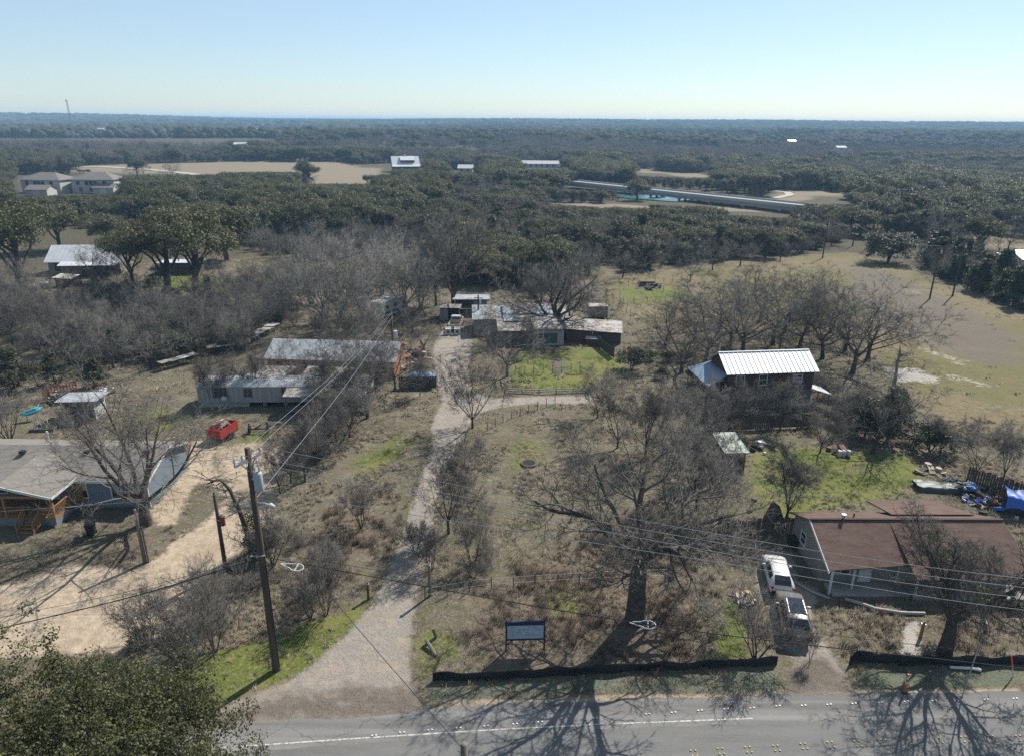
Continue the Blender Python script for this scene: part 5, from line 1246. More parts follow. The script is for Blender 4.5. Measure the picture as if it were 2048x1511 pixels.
# white cable storage loops
def snowshoe(c, d, label):
    T = thing('cable_loop', label, 'cable bracket', c); x = Vector(d).normalized(); y = Vector((0, 0, 1)).cross(x).normalized() * .95 + Vector((0, 0, .25)); ring = []
    for k in range(15):
        a = -2.5 + 5.0 * k / 14; ring.append(x * (.42 * math.cos(a)) + y * (.27 * math.sin(a)))
    ring = [x * -1.0] + ring + [x * -1.0]; MB().tube(ring, .03, 6).build('loop', WHITE, T); MB().bar(y * -.26, y * .26, .045).build('cross_piece', WHITE, T); return T
c1 = P(593, 1133, cz - .25); snowshoe(c1, c1 - s, 'white teardrop cable loop hanging right of the tall pole')
c2 = P(1296, 1248, 6.55); snowshoe(c2, q2 - q1, 'white teardrop cable loop hanging in front of the big oak')

# ------------------------------------------------------------------ fences, sign, small things
SILT = mat('black_silt_fabric', (.012, .012, .013), .75, (.022, .022, .022), 2.0, .8)
def silt(pts, h, label):
    pts = [P(*q) for q in pts]; T = thing('silt_fence', label, 'fence', pts[0]); o = pts[0]; line = []
    for a_, b_ in zip(pts[:-1], pts[1:]):
        n_ = max(2, int((b_ - a_).length / .45))
        for k in range(n_): line.append(a_.lerp(b_, k / n_) - o)
    line.append(pts[-1] - o); rg_ = random.Random(len(label)); mb = MB(); rows = []
    for i, p in enumerate(line):
        hh_ = h * (1 + .10 * math.sin(i * .9) + rg_.uniform(-.06, .06)); w_ = .05 * math.sin(i * 1.3)
        rows.append([(p.x, p.y + w_, -.1), (p.x, p.y + w_ + .05 * math.sin(i * .7 + 1), hh_ * .5), (p.x, p.y + w_, hh_), (p.x, p.y + w_ + .02, hh_), (p.x, p.y + w_ + .02, -.1)])
    k = 5; mb.v = [v for r_ in rows for v in r_]
    for i in range(len(rows) - 1):
        for j in range(k - 1): mb.f.append((i * k + j, (i + 1) * k + j, (i + 1) * k + j + 1, i * k + j + 1)); mb.m.append(0)
    mb.build('fabric', SILT, T, True)
    me = MB().box((0, .06, h * .6), (.04, .04, h * 1.3)).mesh('stake', BLK)
    for i in range(0, len(line), 4): link('stake', me, T, (line[i].x, line[i].y, 0))
    return T
silt([(866, 1361), (990, 1359), (1100, 1351), (1212, 1344), (1300, 1340), (1400, 1337), (1480, 1332), (1555, 1328)], .62, 'long black silt fence along the verge in front of the big oak')
silt([(1699, 1329), (1712, 1319), (1750, 1322), (1800, 1328), (1880, 1329), (1960, 1330), (2048, 1327), (2300, 1322)], .7, 'black silt fence along the verge in front of the round bare tree')
silt([(342, 1397), (380, 1392), (430, 1381)], .55, 'short piece of black silt fence on the green verge by the live oak')
# sign board
a = P(1012, 1301); c = P(1088, 1299); T = thing('sign_board', 'blue framed notice board on two black posts on the weedy lot', 'sign', a, math.atan2(c.y - a.y, c.x - a.x)); Wd = (c - a).length; top = ZAT(a, 1241); bot = ZAT(a, 1278)
FRAME = mat('dark_blue_frame', (.02, .032, .075), .5); PANEL = mat('faded_notice_panel', (.46, .53, .60), .6, (.38, .45, .52), 3, .8)
for x in (0, Wd): MB().bar((x, 0, -.2), (x, 0, top), .09).build('post', BLK, T)
MB().box((Wd / 2, -.03, (top + bot) / 2), (Wd - .1, .06, top - bot - .05)).build('panel', PANEL, T)
for z in (top - .06, bot + .05): MB().box((Wd / 2, -.05, z), (Wd, .14, .12 if z > bot + .2 else .09)).build('frame_rail', FRAME, T)
MB().box((Wd / 2, -.068, top - .22), (Wd - .16, .01, .2)).build('header_band', FRAME, T)
for x in (.02, Wd - .02): MB().box((x, -.05, (top + bot) / 2), (.07, .13, top - bot)).build('frame_rail', FRAME, T)
for s in (0, 1): MB().bar((Wd * s, .0, bot - .45), (Wd * (.18 if s == 0 else .82), -.02, bot), .05).build('brace', BLK, T)
rgs = random.Random(5); INK = mat('faded_print', (.28, .33, .39), .7)
for r_ in range(4):
    x = .25
    while x < Wd - .4:
        w_ = rgs.uniform(.12, .35)
        if rgs.random() < .75: MB().box((x + w_ / 2, -.064, top - .45 - r_ * .2), (w_, .006, .07)).build('print_line', INK, T)
        x += w_ + .1
# picket fence by the brown roofed house
def pickets(pts, h, label, step=.16, m=DARKW, name='picket_fence', part='picket'):
    pts = [P(*q) for q in pts]; T = thing(name, label, 'fence', pts[0]); o = pts[0]; rg_ = random.Random(int(pts[0].x * 10))
    for a_, b_ in zip(pts[:-1], pts[1:]):
        L_ = (b_ - a_).length; n_ = int(L_ / step); rz_ = math.atan2(b_.y - a_.y, b_.x - a_.x)
        me = MB().box((0, 0, h / 2), (step * .86, .025, h)).mesh(part, m)
        for k in range(n_):
            p = a_.lerp(b_, (k + .5) / n_) - o; x = link(part, me, T, p, rz_); x.scale.z = rg_.uniform(.95, 1.05); x.rotation_euler.y = rg_.uniform(-.02, .02)
        for z in (h * .25, h * .8): MB().bar(a_ - o + Vector((0, 0.04, z)), b_ - o + Vector((0, .04, z)), .05, .09).build('rail', m, T)
    return T
pickets([(1432, 1074), (1500, 1078), (1503, 1072), (1588, 1070)], 1.75, 'dark wooden picket fence left of the brown roofed house', .17)
pickets([(1930, 965), (1990, 985), (2048, 1003), (2120, 1025)], 1.7, 'long weathered board fence at the right edge of the pasture', .2)
pickets([(1455, 862), (1500, 858), (1560, 854), (1620, 852)], 1.5, 'shaded board fence behind the green roofed shed', .25)
pickets([(1186, 680), (1205, 700), (1228, 716)], 1.5, 'dark board fence running from the dark red shed to the round bush', .25)
# wire fences: posts one by one
def posts(pts, n_, h, label, m=OLDW, r=.05, wires=2, rail=None):
    pts = [P(*q) for q in pts]; seg = [(b_ - a_).length for a_, b_ in zip(pts[:-1], pts[1:])]; tot = sum(seg); T = thing('wire_fence' if not rail else 'rail_fence', label, 'fence', pts[0]); o = pts[0]; rg_ = random.Random(n_)
    me = MB().tube([(0, 0, -.2), (0, 0, h)], [r, r * .9], 6).mesh('post', m); prev = None
    for k in range(n_):
        d = tot * k / (n_ - 1); i = 0
        while i < len(seg) - 1 and d > seg[i]: d -= seg[i]; i += 1
        p = pts[i].lerp(pts[i + 1], min(1, d / seg[i])) - o; x = link('post', me, T, p); x.rotation_euler = (rg_.uniform(-.06, .06), rg_.uniform(-.06, .06), 0); x.scale.z = rg_.uniform(.85, 1.15)
        if prev is not None:
            for z in ([h * .45, h * .9][:wires] if not rail else [h * .4, h * .85]): MB().bar(prev + Vector((0, 0, z)), p + Vector((0, 0, z)), .012 if not rail else .1).build('wire' if not rail else 'rail', GALV if not rail else m, T)
        prev = p
posts([(1030, 748), (1090, 746), (1160, 744)], 8, 1.3, 'wire fence along the front of the farmhouse lawn')
posts([(1010, 783), (1060, 786), (1120, 784), (1180, 782)], 6, .55, 'low pale rail along the side drive', mat('bleached_log', (.36, .32, .26), .9), .07, rail=True)
posts([(975, 860), (1010, 842), (1060, 822), (1110, 806)], 9, 1.0, 'brushy wire fence along the top of the weedy lot')
posts([(1240, 600), (1260, 640)], 4, 2.0, 'grey posts right of the pale box trailer')
posts([(850, 1200), (960, 1180), (1080, 1172), (1200, 1165), (1330, 1160)], 12, 1.1, 'sagging wire fence crossing the weedy lot behind the sign')
posts([(1240, 572), (1300, 566), (1380, 560)], 9, 1.2, 'wire fence across the far meadow')
posts([(1240, 605), (1320, 603), (1400, 600)], 7, 1.2, 'wire fence along the near side of the meadow')
for (px, py, tp, r, lab, m) in ((737, 1198, 1163, .09, 'rusty post on the left verge of the driveway', RUST), (599, 1200, 1166, .08, 'dark leaning post on the slope left of the driveway', RUST), (860, 1192, 1125, .1, 'grey gate post on the right verge of the driveway', POLEG), (314, 1362, 1318, .1, 'grey fence post on the green verge by the road', POLEG), (1841, 1272, 1243, .1, 'pale wooden post at the end of the footpath', PINE), (1297, 865, 838, .08, 'white post in the thicket', WHITE)):
    p = P(px, py); h_ = ZAT(p, tp); T = thing('fence_post', lab, 'post', p); MB().tube([(0, 0, -.2), (0, 0, h_ * .9), (0, 0, h_)], [r * 1.1, r, r * .7], 8).build('post', m, T); MB().box((0, 0, h_ - .15), (r * 2.3, r * 2.3, .05)).build('band', GALV, T)
# leaning logs by the drive
for i, (px, py, px2, py2, lab) in enumerate(((852, 1278, 872, 1310, 'fallen post lying on the grass right of the driveway'), (866, 1255, 872, 1272, 'broken grey post standing beside the fallen one'))):
    a = P(px, py, .35 if i == 0 else .9); c = P(px2, py2, .1); o = tag(MB().tube([a, a.lerp(c, .5), c], [.12, .13, .11], 8).build('log', POLEG), lab, 'log')
# wheelie bin
p = P(184, 1068); T = thing('wheelie_bin', 'black wheelie bin in front of the blue grey house', 'bin', p, .3)
MB().add([(-.26, -.3, .08), (.26, -.3, .08), (.26, .3, .08), (-.26, .3, .08), (-.33, -.38, 1.0), (.33, -.38, 1.0), (.33, .38, 1.0), (-.33, .38, 1.0)], [(3, 2, 1, 0), (4, 5, 6, 7), (0, 1, 5, 4), (1, 2, 6, 5), (2, 3, 7, 6), (3, 0, 4, 7)]).build('bin_body', BLACKP, T)
MB().box((0, 0, 1.05), (.72, .84, .09), tilt=Matrix.Rotation(.05, 3, 'X')).build('lid', BLACKP, T); MB().bar((-.3, .44, .98), (.3, .44, .98), .04).build('handle', BLACKP, T)
for x in (-.3, .3): MB().tube([(x - .03, .3, .12), (x + .03, .3, .12)], .12, 10).build('wheel', TYRE, T)
# traffic delineator, survey stake, road sign, white pipes
ORG = mat('orange_plastic', (.75, .12, .03), .5); p = P(1808, 1384); h_ = ZAT(p, 1347); T = thing('delineator_post', 'orange and white delineator post on the road edge', 'delineator', p)
MB().tube([(0, 0, 0), (0, 0, .08), (0, 0, .1)], [.2, .2, .1], 12).build('base', BLACKP, T); MB().tube([(0, 0, .08), (0, 0, h_)], [.075, .06], 10).build('tube', ORG, T)
for z in (.55, .8): MB().tube([(0, 0, h_ * z - .08), (0, 0, h_ * z + .08)], .08, 10).build('white_band', WHITE, T)
p = P(2027, 1353); q = P(2012, 1326, 0); h_ = 1.55; T = thing('marker_stake', 'leaning white marker stake with an orange top at the right verge', 'stake', p); tp_ = Vector((-.45, .1, h_)); MB().tube([(0, 0, -.1), tp_ * .55], .03, 6).build('stake', WHITE, T); MB().tube([tp_ * .55, tp_], .045, 6).build('orange_top', ORG, T)
p = P(1924, 1392); h_ = ZAT(p, 1243); T = thing('road_sign', 'dark road sign seen edge on, leaning on a thin post by the road', 'sign', p, 1.15); MB().tube([(0, 0, -.2), (0, -.15, h_)], .035, 8).build('post', GALV, T)
oc = [(math.cos(k * math.pi / 4 + .39) * .42, math.sin(k * math.pi / 4 + .39) * .42) for k in range(8)]
MB().add([(x_, -.17, h_ - .35 + z_) for x_, z_ in oc] + [(x_, -.14, h_ - .35 + z_) for x_, z_ in oc], [tuple(range(8))[::-1], tuple(range(8, 16))] + [(k, (k + 1) % 8, 8 + (k + 1) % 8, 8 + k) for k in range(8)]).build('sign_plate', mat('sign_back_grey', (.12, .14, .16), .5, metal=.3), T)
for i, (px, py, px2, py2, lab) in enumerate(((1900, 1333, 1958, 1336, 'white plastic pipe lying on the verge below the silt fence'), (1936, 1334, 1962, 1339, 'shorter white scrap beside the pipe on the verge'))): tag(MB().tube([P(px, py, .12), P(px2, py2, .12)], .09, 8).build('pipe', WHITE), lab, 'pipe')
# reflective road markers
TABY = mat('yellow_road_tab', (.46, .36, .14), .6); TABW = mat('white_road_tab', (.72, .72, .70), .5)
WX = [(748, 1470), (804, 1464), (860, 1459), (917, 1455), (972, 1451), (1030, 1447), (1080, 1443), (1190, 1435), (1295, 1427), (1347, 1424), (1400, 1420), (1452, 1417), (1504, 1415), (1556, 1411), (1607, 1410), (1658, 1408), (1708, 1406), (1760, 1404), (1813, 1402), (1868, 1400), (1920, 1400), (1972, 1398), (2030, 1396)]
me = MB().box((-.1, 0, .025), (.09, .075, .05)).mesh('tab', TABW)
for i, (px, py) in enumerate(WX):
    p = P(px, py, .05); T = thing('road_marker', 'pair of small white reflective tabs along the road edge', 'road marker', (p.x, p.y, road_z(p.x, p.y) + .002), .05, 'white reflective tabs along the road edge'); link('tab', me, T); link('tab', me, T, (.22, .02, 0))
meY = MB().box((0, 0, .025), (.085, .075, .05)).mesh('tab', TABY)
for i, (px, py) in enumerate([(1442, 1501), (1497, 1498), (1553, 1495), (1608, 1491), (1662, 1488), (1716, 1486), (1770, 1483), (1824, 1481), (1876, 1479), (1930, 1477), (1985, 1476), (2040, 1475), (1388, 1505)]):
    p = P(px, py, .06); T = thing('road_marker', 'cluster of four yellow reflective tabs on the centre line', 'road marker', (p.x, p.y, road_z(p.x, p.y) + .006), .05, 'yellow tab clusters on the centre line')
    for dx in (-.13, .13):
        for dy in (-.17, .17): link('tab', meY, T, (dx, dy, 0))
# brick edging circle, hole, logs
p = P(1058, 926); T = thing('burn_barrel_hole', 'dark round pit in the grass of the weedy lot', 'pit', p); MB().tube([(0, 0, .03), (0, 0, .1)], [.85, .75], 18).build('rim', DARKW, T); MB().tube([(0, 0, .09), (0, 0, .105)], .62, 18).build('opening', BLK, T)
# low white border along the brown house path
pts = [(1690, 1197), (1720, 1205), (1750, 1216), (1800, 1224), (1850, 1226)]; tag(MB().tube([P(a_, b_, .12) for a_, b_ in pts], .13, 6).build('border_edging', CONC), 'pale curved edging in front of the brown roofed house', 'edging')
pts = [(1590, 1163), (1625, 1183), (1660, 1196)]; tag(MB().tube([P(a_, b_, .06) for a_, b_ in pts], .1, 6).build('border_edging', CONC), 'straight pale edging beside the white hatchback', 'edging')

# ------------------------------------------------------------------ yard things
# red box trailer with a load
p = P(447, 874); T = thing('red_trailer', 'bright red box trailer heaped with pale junk behind the grey roof', 'trailer', p, 1.3)
REDP = mat('red_trailer_paint', (.50, .05, .03), .5, (.36, .04, .03), 1.5, .7)
MB().box((0, 0, .5), (2.9, 1.75, .15)).build('bed', BLK, T)
for x, y, sx, sy in ((0, -.85, 2.9, .06), (0, .85, 2.9, .06), (-1.42, 0, .06, 1.64), (1.42, 0, .06, 1.64)): MB().box((x, y, 1.0), (sx, sy, .95)).build('side_panel', REDP, T)
for s in (-1, 1): MB().tube([(0, s * .9, .36), (0, s * 1.1, .36)], .36, 14).build('wheel', TYRE, T)
MB().bar((-1.4, 0, .5), (-2.6, 0, .5), .1).build('tow_bar', BLK, T)
def heap(name, label, p, r, n_, mats, seed, hz=.5, size=(.2, .7), cat='junk pile', parent=None, z0=0.0, flat=.35):
    rg_ = random.Random(seed); T = thing(name, label, cat, p) if parent is None else parent
    for k in range(n_):
        a_ = rg_.uniform(0, 6.28); d = r * rg_.uniform(0, 1) ** .7; s_ = rg_.uniform(*size); z = z0 + hz * (1 - d / r) * rg_.uniform(.2, 1) + .05
        mb = MB(); kind_ = rg_.random(); m_ = mats[rg_.randrange(len(mats))]
        tl = Matrix.Rotation(rg_.uniform(-.5, .5), 3, 'X') @ Matrix.Rotation(rg_.uniform(-.5, .5), 3, 'Y')
        if kind_ < .5: mb.box((math.cos(a_) * d, math.sin(a_) * d, z), (s_, s_ * rg_.uniform(.3, 1), s_ * flat * rg_.uniform(.3, 1)), rg_.uniform(0, 3), 0, tl); nm = 'scrap_board'
        elif kind_ < .8:
            e = Vector((rg_.uniform(-1, 1), rg_.uniform(-1, 1), rg_.uniform(-.2, .35))) * s_ * 1.4; c_ = Vector((math.cos(a_) * d, math.sin(a_) * d, z)); mb.tube([c_ - e * .5, c_ + e * .5], s_ * .09, 6); nm = 'scrap_pole'
        else: mb.tube([(math.cos(a_) * d, math.sin(a_) * d, z - s_ * .3), (math.cos(a_) * d + .05, math.sin(a_) * d, z + s_ * .3)], [s_ * .32, s_ * .28], 9); nm = 'scrap_drum'
        mb.build(nm, m_, T)
    return T
PINKB = mat('bleached_timber', (.50, .40, .31), .85, (.38, .29, .22), 2, .9); WSC = mat('white_scrap', (.62, .62, .61), .6); BLUEP = mat('blue_tarp', (.04, .15, .52), .5, (.03, .10, .38), .9, .8); GREENP = mat('green_plastic', (.03, .13, .06), .5); DKS = mat('dark_scrap', (.05, .045, .04), .8); LBLUE = mat('light_blue_tarp', (.16, .32, .55), .55, (.10, .22, .42), 1.2, .8)
heap('junk', '', p, .9, 20, [PINKB, WSC, PINKB, DKS], 4, .6, (.3, .8), parent=T, z0=1.35)
# old axle with two wheels
p = P(518, 864); T = thing('trailer_axle', 'black axle with two wheels standing in the yard by the red trailer', 'axle', p, .12)
for x in (-.95, .95): MB().tube([(x - .1, 0, .42), (x + .1, 0, .42)], .42, 16).build('wheel', TYRE, T); MB().bar((x, 0, .4), (x, 0, 1.1), .12).build('upright', BLK, T)
MB().bar((-.95, 0, .42), (.95, 0, .42), .12).build('axle_bar', BLK, T); MB().bar((-.5, 0, .42), (.3, .2, .85), .12).build('spring', BLK, T)
# blue boat shaped tub over a raised bed
p = P(66, 840); T = thing('kayak', 'small turquoise boat tilted on thin posts above the raised bed', 'boat', p, .5); zz = ZAT(p, 822)
TURQ = mat('turquoise_plastic', (.03, .36, .50), .4, (.05, .48, .62), 1.5, .8); tl = Matrix.Rotation(.35, 3, 'X') @ Matrix.Rotation(-.25, 3, 'Y')
ringA, ringB, ringC = [], [], []
for k in range(16):
    a_ = k * math.pi / 8; ringA.append(tl @ Vector((math.cos(a_) * 1.15, math.sin(a_) * .5, 0)) + Vector((0, 0, zz))); ringB.append(tl @ Vector((math.cos(a_) * .8, math.sin(a_) * .28, -.28)) + Vector((0, 0, zz))); ringC.append(tl @ Vector((math.cos(a_) * .55, math.sin(a_) * .28, .03)) + Vector((0, 0, zz)))
MB().add(ringA + ringB + ringC, [(k, (k + 1) % 16, 16 + (k + 1) % 16, 16 + k) for k in range(16)] + [tuple(range(31, 15, -1))] + [(k, 32 + k, 32 + (k + 1) % 16, (k + 1) % 16) for k in range(16)]).build('hull', TURQ, T, True)
MB().add([v - Vector((0, 0, .06)) for v in ringC], [tuple(range(16))]).build('seat_well', mat('dark_turquoise', (.02, .14, .2), .6), T)
for x in (-.5, .5): MB().bar((x, 0, 0), (x, 0, zz - .25 - x * .25), .06).build('post', OLDW, T)
p = P(62, 864); T = thing('raised_bed', 'raised garden bed with thin canes in the left yard', 'garden bed', p, .1)
for x, y, sx, sy in ((1.1, 0, 2.4, .1), (1.1, 1.3, 2.4, .1), (-.1, .65, .1, 1.4), (2.3, .65, .1, 1.4)): MB().box((x, y, .18), (sx, sy, .36)).build('board', OLDW, T)
MB().box((1.1, .65, .16), (2.2, 1.2, .2)).build('soil', DARKW, T)
rgk = random.Random(9)
for k in range(12): x = rgk.uniform(-.1, 2.6); MB().bar((x, rgk.uniform(0, 1.3), 0), (x + .1, rgk.uniform(0, 1.3), rgk.uniform(.8, 1.6)), .035).build('cane', WHITE if k % 3 else OLDW, T)
rgn = np.random.default_rng(3); N = 160; V, Q = leaf_quads(np.stack([rgn.uniform(.9, 2.2, N), rgn.uniform(.1, 1.2, N), rgn.uniform(.25, .5, N)], -1), np.tile([0, 0, 1.], (N, 1)), .16, rgn) if 'leaf_quads' in globals() else (None, None)
if V is not None: link('leaves', np_mesh('leaves', V, quads=Q, mats=[leaf_mat('salad_green', (.12, .2, .03), (.2, .28, .05))]), T)
p = P(128, 832); T = thing('red_cart', 'small red cart left of the small tin shed', 'cart', p, .3); MB().box((0, 0, .5), (.9, .7, .5)).build('tray', REDP, T)
for s in (-1, 1): MB().tube([(0, s * .36, .2), (0, s * .44, .2)], .2, 10).build('wheel', TYRE, T)
p = P(124, 800); T = thing('stake_trailer', 'dark trailer with red slatted sides heaped with scrap behind the small tin shed', 'trailer', p, .25)
MB().box((0, 0, .55), (3.4, 1.8, .12)).build('bed', BLK, T)
for k in range(7): MB().box((-1.6, -.8 + k * .27, 1.15), (.05, .12, 1.1)).build('slat', REDW, T)
for k in range(10): MB().box((-1.55 + k * .34, .88, 1.15), (.12, .05, 1.1)).build('slat', REDP, T)
for z in (.8, 1.5): MB().box((0, .92, z), (3.3, .04, .1)).build('side_rail', REDW, T)
for s in (-1, 1): MB().tube([(0, s * .9, .36), (0, s * 1.08, .36)], .36, 12).build('wheel', TYRE, T)
heap('junk', '', p, 1.3, 26, [WSC, DKS, PINKB, DKS, DKS], 6, .7, (.25, .8), parent=T, z0=.6)
heap('junk_pile', 'small heap of dark and white scrap behind the bare tree in the left yard', P(215, 782), 1.1, 14, [WSC, DKS, DKS], 8, .6)
heap('junk_pile', 'heap of scrap and dark panels at the right end of the orange walled house', P(825, 712), 2.6, 46, [WSC, DKS, DKS, PINKB, RUST, ORANGE], 12, 1.3, (.4, 1.5))
heap('junk_pile', 'white and tan scrap heap beside the driveway next to the crooked bare tree', P(826, 735), 1.8, 26, [WSC, PINKB, DKS, DKS], 13, .8, (.3, 1.0))
# fenced dark bin area with light blue tarp
a = P(800, 775); T = thing('board_enclosure', 'dark board enclosure with a light blue tarp beside the driveway', 'enclosure', a, .04)
for k in range(16): MB().box((.0 + k * .3, 0, .75), (.28, .05, 1.5)).build('board', DARKW, T)
for k in range(8): MB().box((4.6, .15 + k * .3, .75), (.05, .28, 1.5)).build('board', DARKW, T)
for i, (dx, w_) in enumerate(((2.0, 1.3), (3.6, .9))):
    o = thing('tarp', 'light blue tarp over a mound in the board enclosure, ' + ('left mound' if i == 0 else 'right mound'), 'tarp', (a.x + dx, a.y + 1.0, 0), .2 * i); rg_ = random.Random(i); mb = MB(); n_ = 9
    vs = [((x / (n_ - 1) - .5) * 2 * w_, (y / (n_ - 1) - .5) * 1.8, max(.05, 1.75 - 1.1 * (abs(x / (n_ - 1) - .5) ** 2 + abs(y / (n_ - 1) - .5) ** 2) * 2.4 + rg_.uniform(-.09, .09))) for y in range(n_) for x in range(n_)]
    mb.add(vs, [(y * n_ + x, y * n_ + x + 1, (y + 1) * n_ + x + 1, (y + 1) * n_ + x) for y in range(n_ - 1) for x in range(n_ - 1)]); mb.build('sheet', LBLUE, o, True); MB().box((0, 0, .55), (w_ * 1.3, 1.0, 1.0)).build('mound', DKS, o)
heap('timber_pile', 'heap of bleached timber scraps left of the parked cars', P(1488, 1197), .75, 24, [PINKB, PINKB, WSC], 21, .35, (.25, .8), flat=.15)
heap('junk_pile', 'junk with two white drums on the lawn below the bare tree', P(1680, 905), 1.3, 18, [DKS, DKS, PINKB, RUST], 22, .6, (.3, .9))
for i in range(3):
    p = P(1678 + i * 9, 912); T = thing('white_drum', 'white plastic drum on the lawn edge, ' + ('left', 'middle', 'right')[i] + ' of three', 'drum', p, 0, 'white drums on the lawn'); MB().tube([(0, 0, 0), (0, 0, .1), (0, 0, .55), (0, 0, .62)], [.2, .22, .22, .18], 12).build('drum_body', WSC, T); MB().tube([(0, 0, .62), (0, 0, .67)], .19, 12).build('lid', WHITE, T)
heap('junk_pile', 'dark junk behind the green roofed shed', P(1520, 895), 1.6, 22, [DKS, WSC, DKS, DARKW], 23, .5, (.3, 1.0))
heap('junk_pile', 'blue and white rubbish heap behind the brown roofed house', P(1930, 985), 2.6, 70, [WSC, DKS, BLUEP, GREENP, WSC, DKS, DKS], 24, .9, (.25, .9))
heap('junk_pile', 'long rubbish heap along the board fence at the right', P(1985, 1010), 2.4, 50, [DKS, WSC, DKS, BLUEP, RUST], 25, .7, (.25, .9))
heap('branch_pile', 'heap of pale cut branches on the lawn', P(1860, 943), 1.3, 16, [PINKB, PINKB, OLDW], 26, .3, (.4, 1.2), cat='branch pile', flat=.1)
heap('branch_pile', 'dark heap of cut limbs at the back of the meadow', P(1295, 573), 3.0, 26, [DKS, OLDW, DKS], 27, 1.0, (.8, 2.6), cat='branch pile', flat=.12)
p = P(1885, 988); T = thing('tarp_cover', 'dark green tarp over a flat stack behind the brown roof', 'tarp', p, -.1); rg_ = random.Random(3); mb = MB(); n_ = 10
vs = [((x / (n_ - 1)) * 4.2 - 2.1, (y / (n_ - 1)) * 1.8, .55 + rg_.uniform(-.1, .1) - (.4 if y in (0, n_ - 1) else 0)) for y in range(n_) for x in range(n_)]
mb.add(vs, [(y * n_ + x, y * n_ + x + 1, (y + 1) * n_ + x + 1, (y + 1) * n_ + x) for y in range(n_ - 1) for x in range(n_ - 1)]); mb.build('sheet', mat('dark_green_tarp', (.03, .055, .045), .5), T, True); MB().box((0, .9, .22), (3.9, 1.5, .4)).build('stack', DKS, T)
p = P(2062, 1042); T = thing('tarp_cover', 'bright blue tarp draped at the right edge behind the brown roof', 'tarp', p, -.5); mb = MB(); n_ = 12
vs = [((x / (n_ - 1)) * 5 - 2.0, (y / (n_ - 1)) * 3.2, 1.5 + .35 * math.sin(x * .8 + y * .3) + rg_.uniform(-.1, .1) - (.9 if y == 0 else 0)) for y in range(n_) for x in range(n_)]
mb.add(vs, [(y * n_ + x, y * n_ + x + 1, (y + 1) * n_ + x + 1, (y + 1) * n_ + x) for y in range(n_ - 1) for x in range(n_ - 1)]); mb.build('sheet', BLUEP, T, True); MB().box((.5, 1.6, .55), (4, 2.2, 1.0)).build('stack', DKS, T)
p = P(1175, 690); T = thing('feed_bin', 'brown box with a pale lid on the grass before the dark red shed', 'box', p, -.15); MB().box((.8, .5, .5), (2.1, 1.0, 1.0)).build('box_body', REDW, T); MB().box((.8, .5, 1.05), (2.3, 1.2, .08), tilt=Matrix.Rotation(.08, 3, 'X')).build('lid', WSC, T)
p = P(1555, 1042); T = thing('dog_house', 'small dark leaning hut at the end of the picket fence', 'hut', p, .3); mb = MB(); mb.add([(-.7, 0, 0), (.7, 0, 0), (.7, 1, 0), (-.7, 1, 0), (0, 0, 1.5), (0, 1, 1.5)], [(3, 2, 1, 0), (0, 1, 4), (2, 3, 5), (1, 2, 5, 4), (3, 0, 4, 5)]); mb.build('shell', DARKW, T); MB().box((0, -.03, .4), (.5, .05, .75)).build('opening', BLK, T)
p = P(1506, 1014); T = thing('grill', 'small black grill standing on the lawn path', 'grill', p); MB().tube([(0, 0, .55), (0, 0, .7), (0, 0, .95)], [.1, .28, .22], 12).build('bowl', BLACKP, T)
for k in range(3): MB().bar((0, 0, .6), (math.cos(k * 2.1) * .3, math.sin(k * 2.1) * .3, 0), .03).build('leg', BLACKP, T)
# fallen pale roofing strips left of the mobile homes
for i, (px, py, px2, py2, w_, lab) in enumerate(((318, 726, 392, 706, 1.3, 'pale fallen roofing strip lowest of the three left of the orange walled house'), (412, 695, 480, 683, 1.4, 'pale roofing strip in the middle of the three in the thicket'), (485, 680, 552, 645, 1.6, 'pale roofing strip, farthest of the three in the thicket'))):
    a = P(px, py, 1.1); c = P(px2, py2, 1.1); d = (c - a); L_ = d.length; T = thing('roofing_strip', lab, 'roofing strip', (a.x, a.y, 0), math.atan2(d.y, d.x), 'pale roofing strips in the thicket'); n_ = max(3, int(L_ / 1.2)); rg_ = random.Random(i)
    for k in range(n_): MB().box((L_ * (k + .5) / n_, rg_.uniform(-.1, .1), 1.1 + rg_.uniform(-.08, .08)), (L_ / n_ * .97, w_, .04), rg_.uniform(-.04, .04)).build('sheet', RUSTTIN if rg_.random() < .4 else WTIN, T)
    for k in range(n_ // 2 + 1): MB().bar((L_ * k / max(1, n_ // 2), 0, -.1), (L_ * k / max(1, n_ // 2), 0, 1.06), .1).build('post', OLDW, T)
p = P(392, 700); T = thing('white_board', 'white board propped upright in the thicket', 'board', p, .9); MB().box((0, 0, .9), (.12, .9, 1.9), tilt=Matrix.Rotation(-.3, 3, 'Y')).build('panel', WSC, T); MB().bar((.2, 0, 0), (-.1, 0, 1.2), .08).build('prop', OLDW, T)
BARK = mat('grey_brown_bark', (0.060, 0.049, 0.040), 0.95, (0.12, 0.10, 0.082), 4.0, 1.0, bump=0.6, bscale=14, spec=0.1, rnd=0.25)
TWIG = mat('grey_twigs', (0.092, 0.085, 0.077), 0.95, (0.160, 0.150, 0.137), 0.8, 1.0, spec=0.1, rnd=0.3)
PALE = mat('pale_sycamore_bark', (0.46, 0.44, 0.40), 0.9, (0.17, 0.15, 0.125), 1.6, 1.0, spec=0.1)
LIMB = mat('paler_grey_limbs', (0.165, 0.152, 0.136), 0.95, (0.235, 0.22, 0.20), 0.7, 1.0, spec=0.1, rnd=0.35)  # one paler grey, so limbs show among the twigs
PALETW = mat('pale_grey_twigs', (0.30, 0.285, 0.26), 0.95, (0.19, 0.18, 0.16), 0.7, 1.0, spec=0.1, rnd=0.15)
IVYM = leaf_mat('ivy_leaf', (0.03, 0.05, 0.016), (0.06, 0.085, 0.025), rnd=0.3)
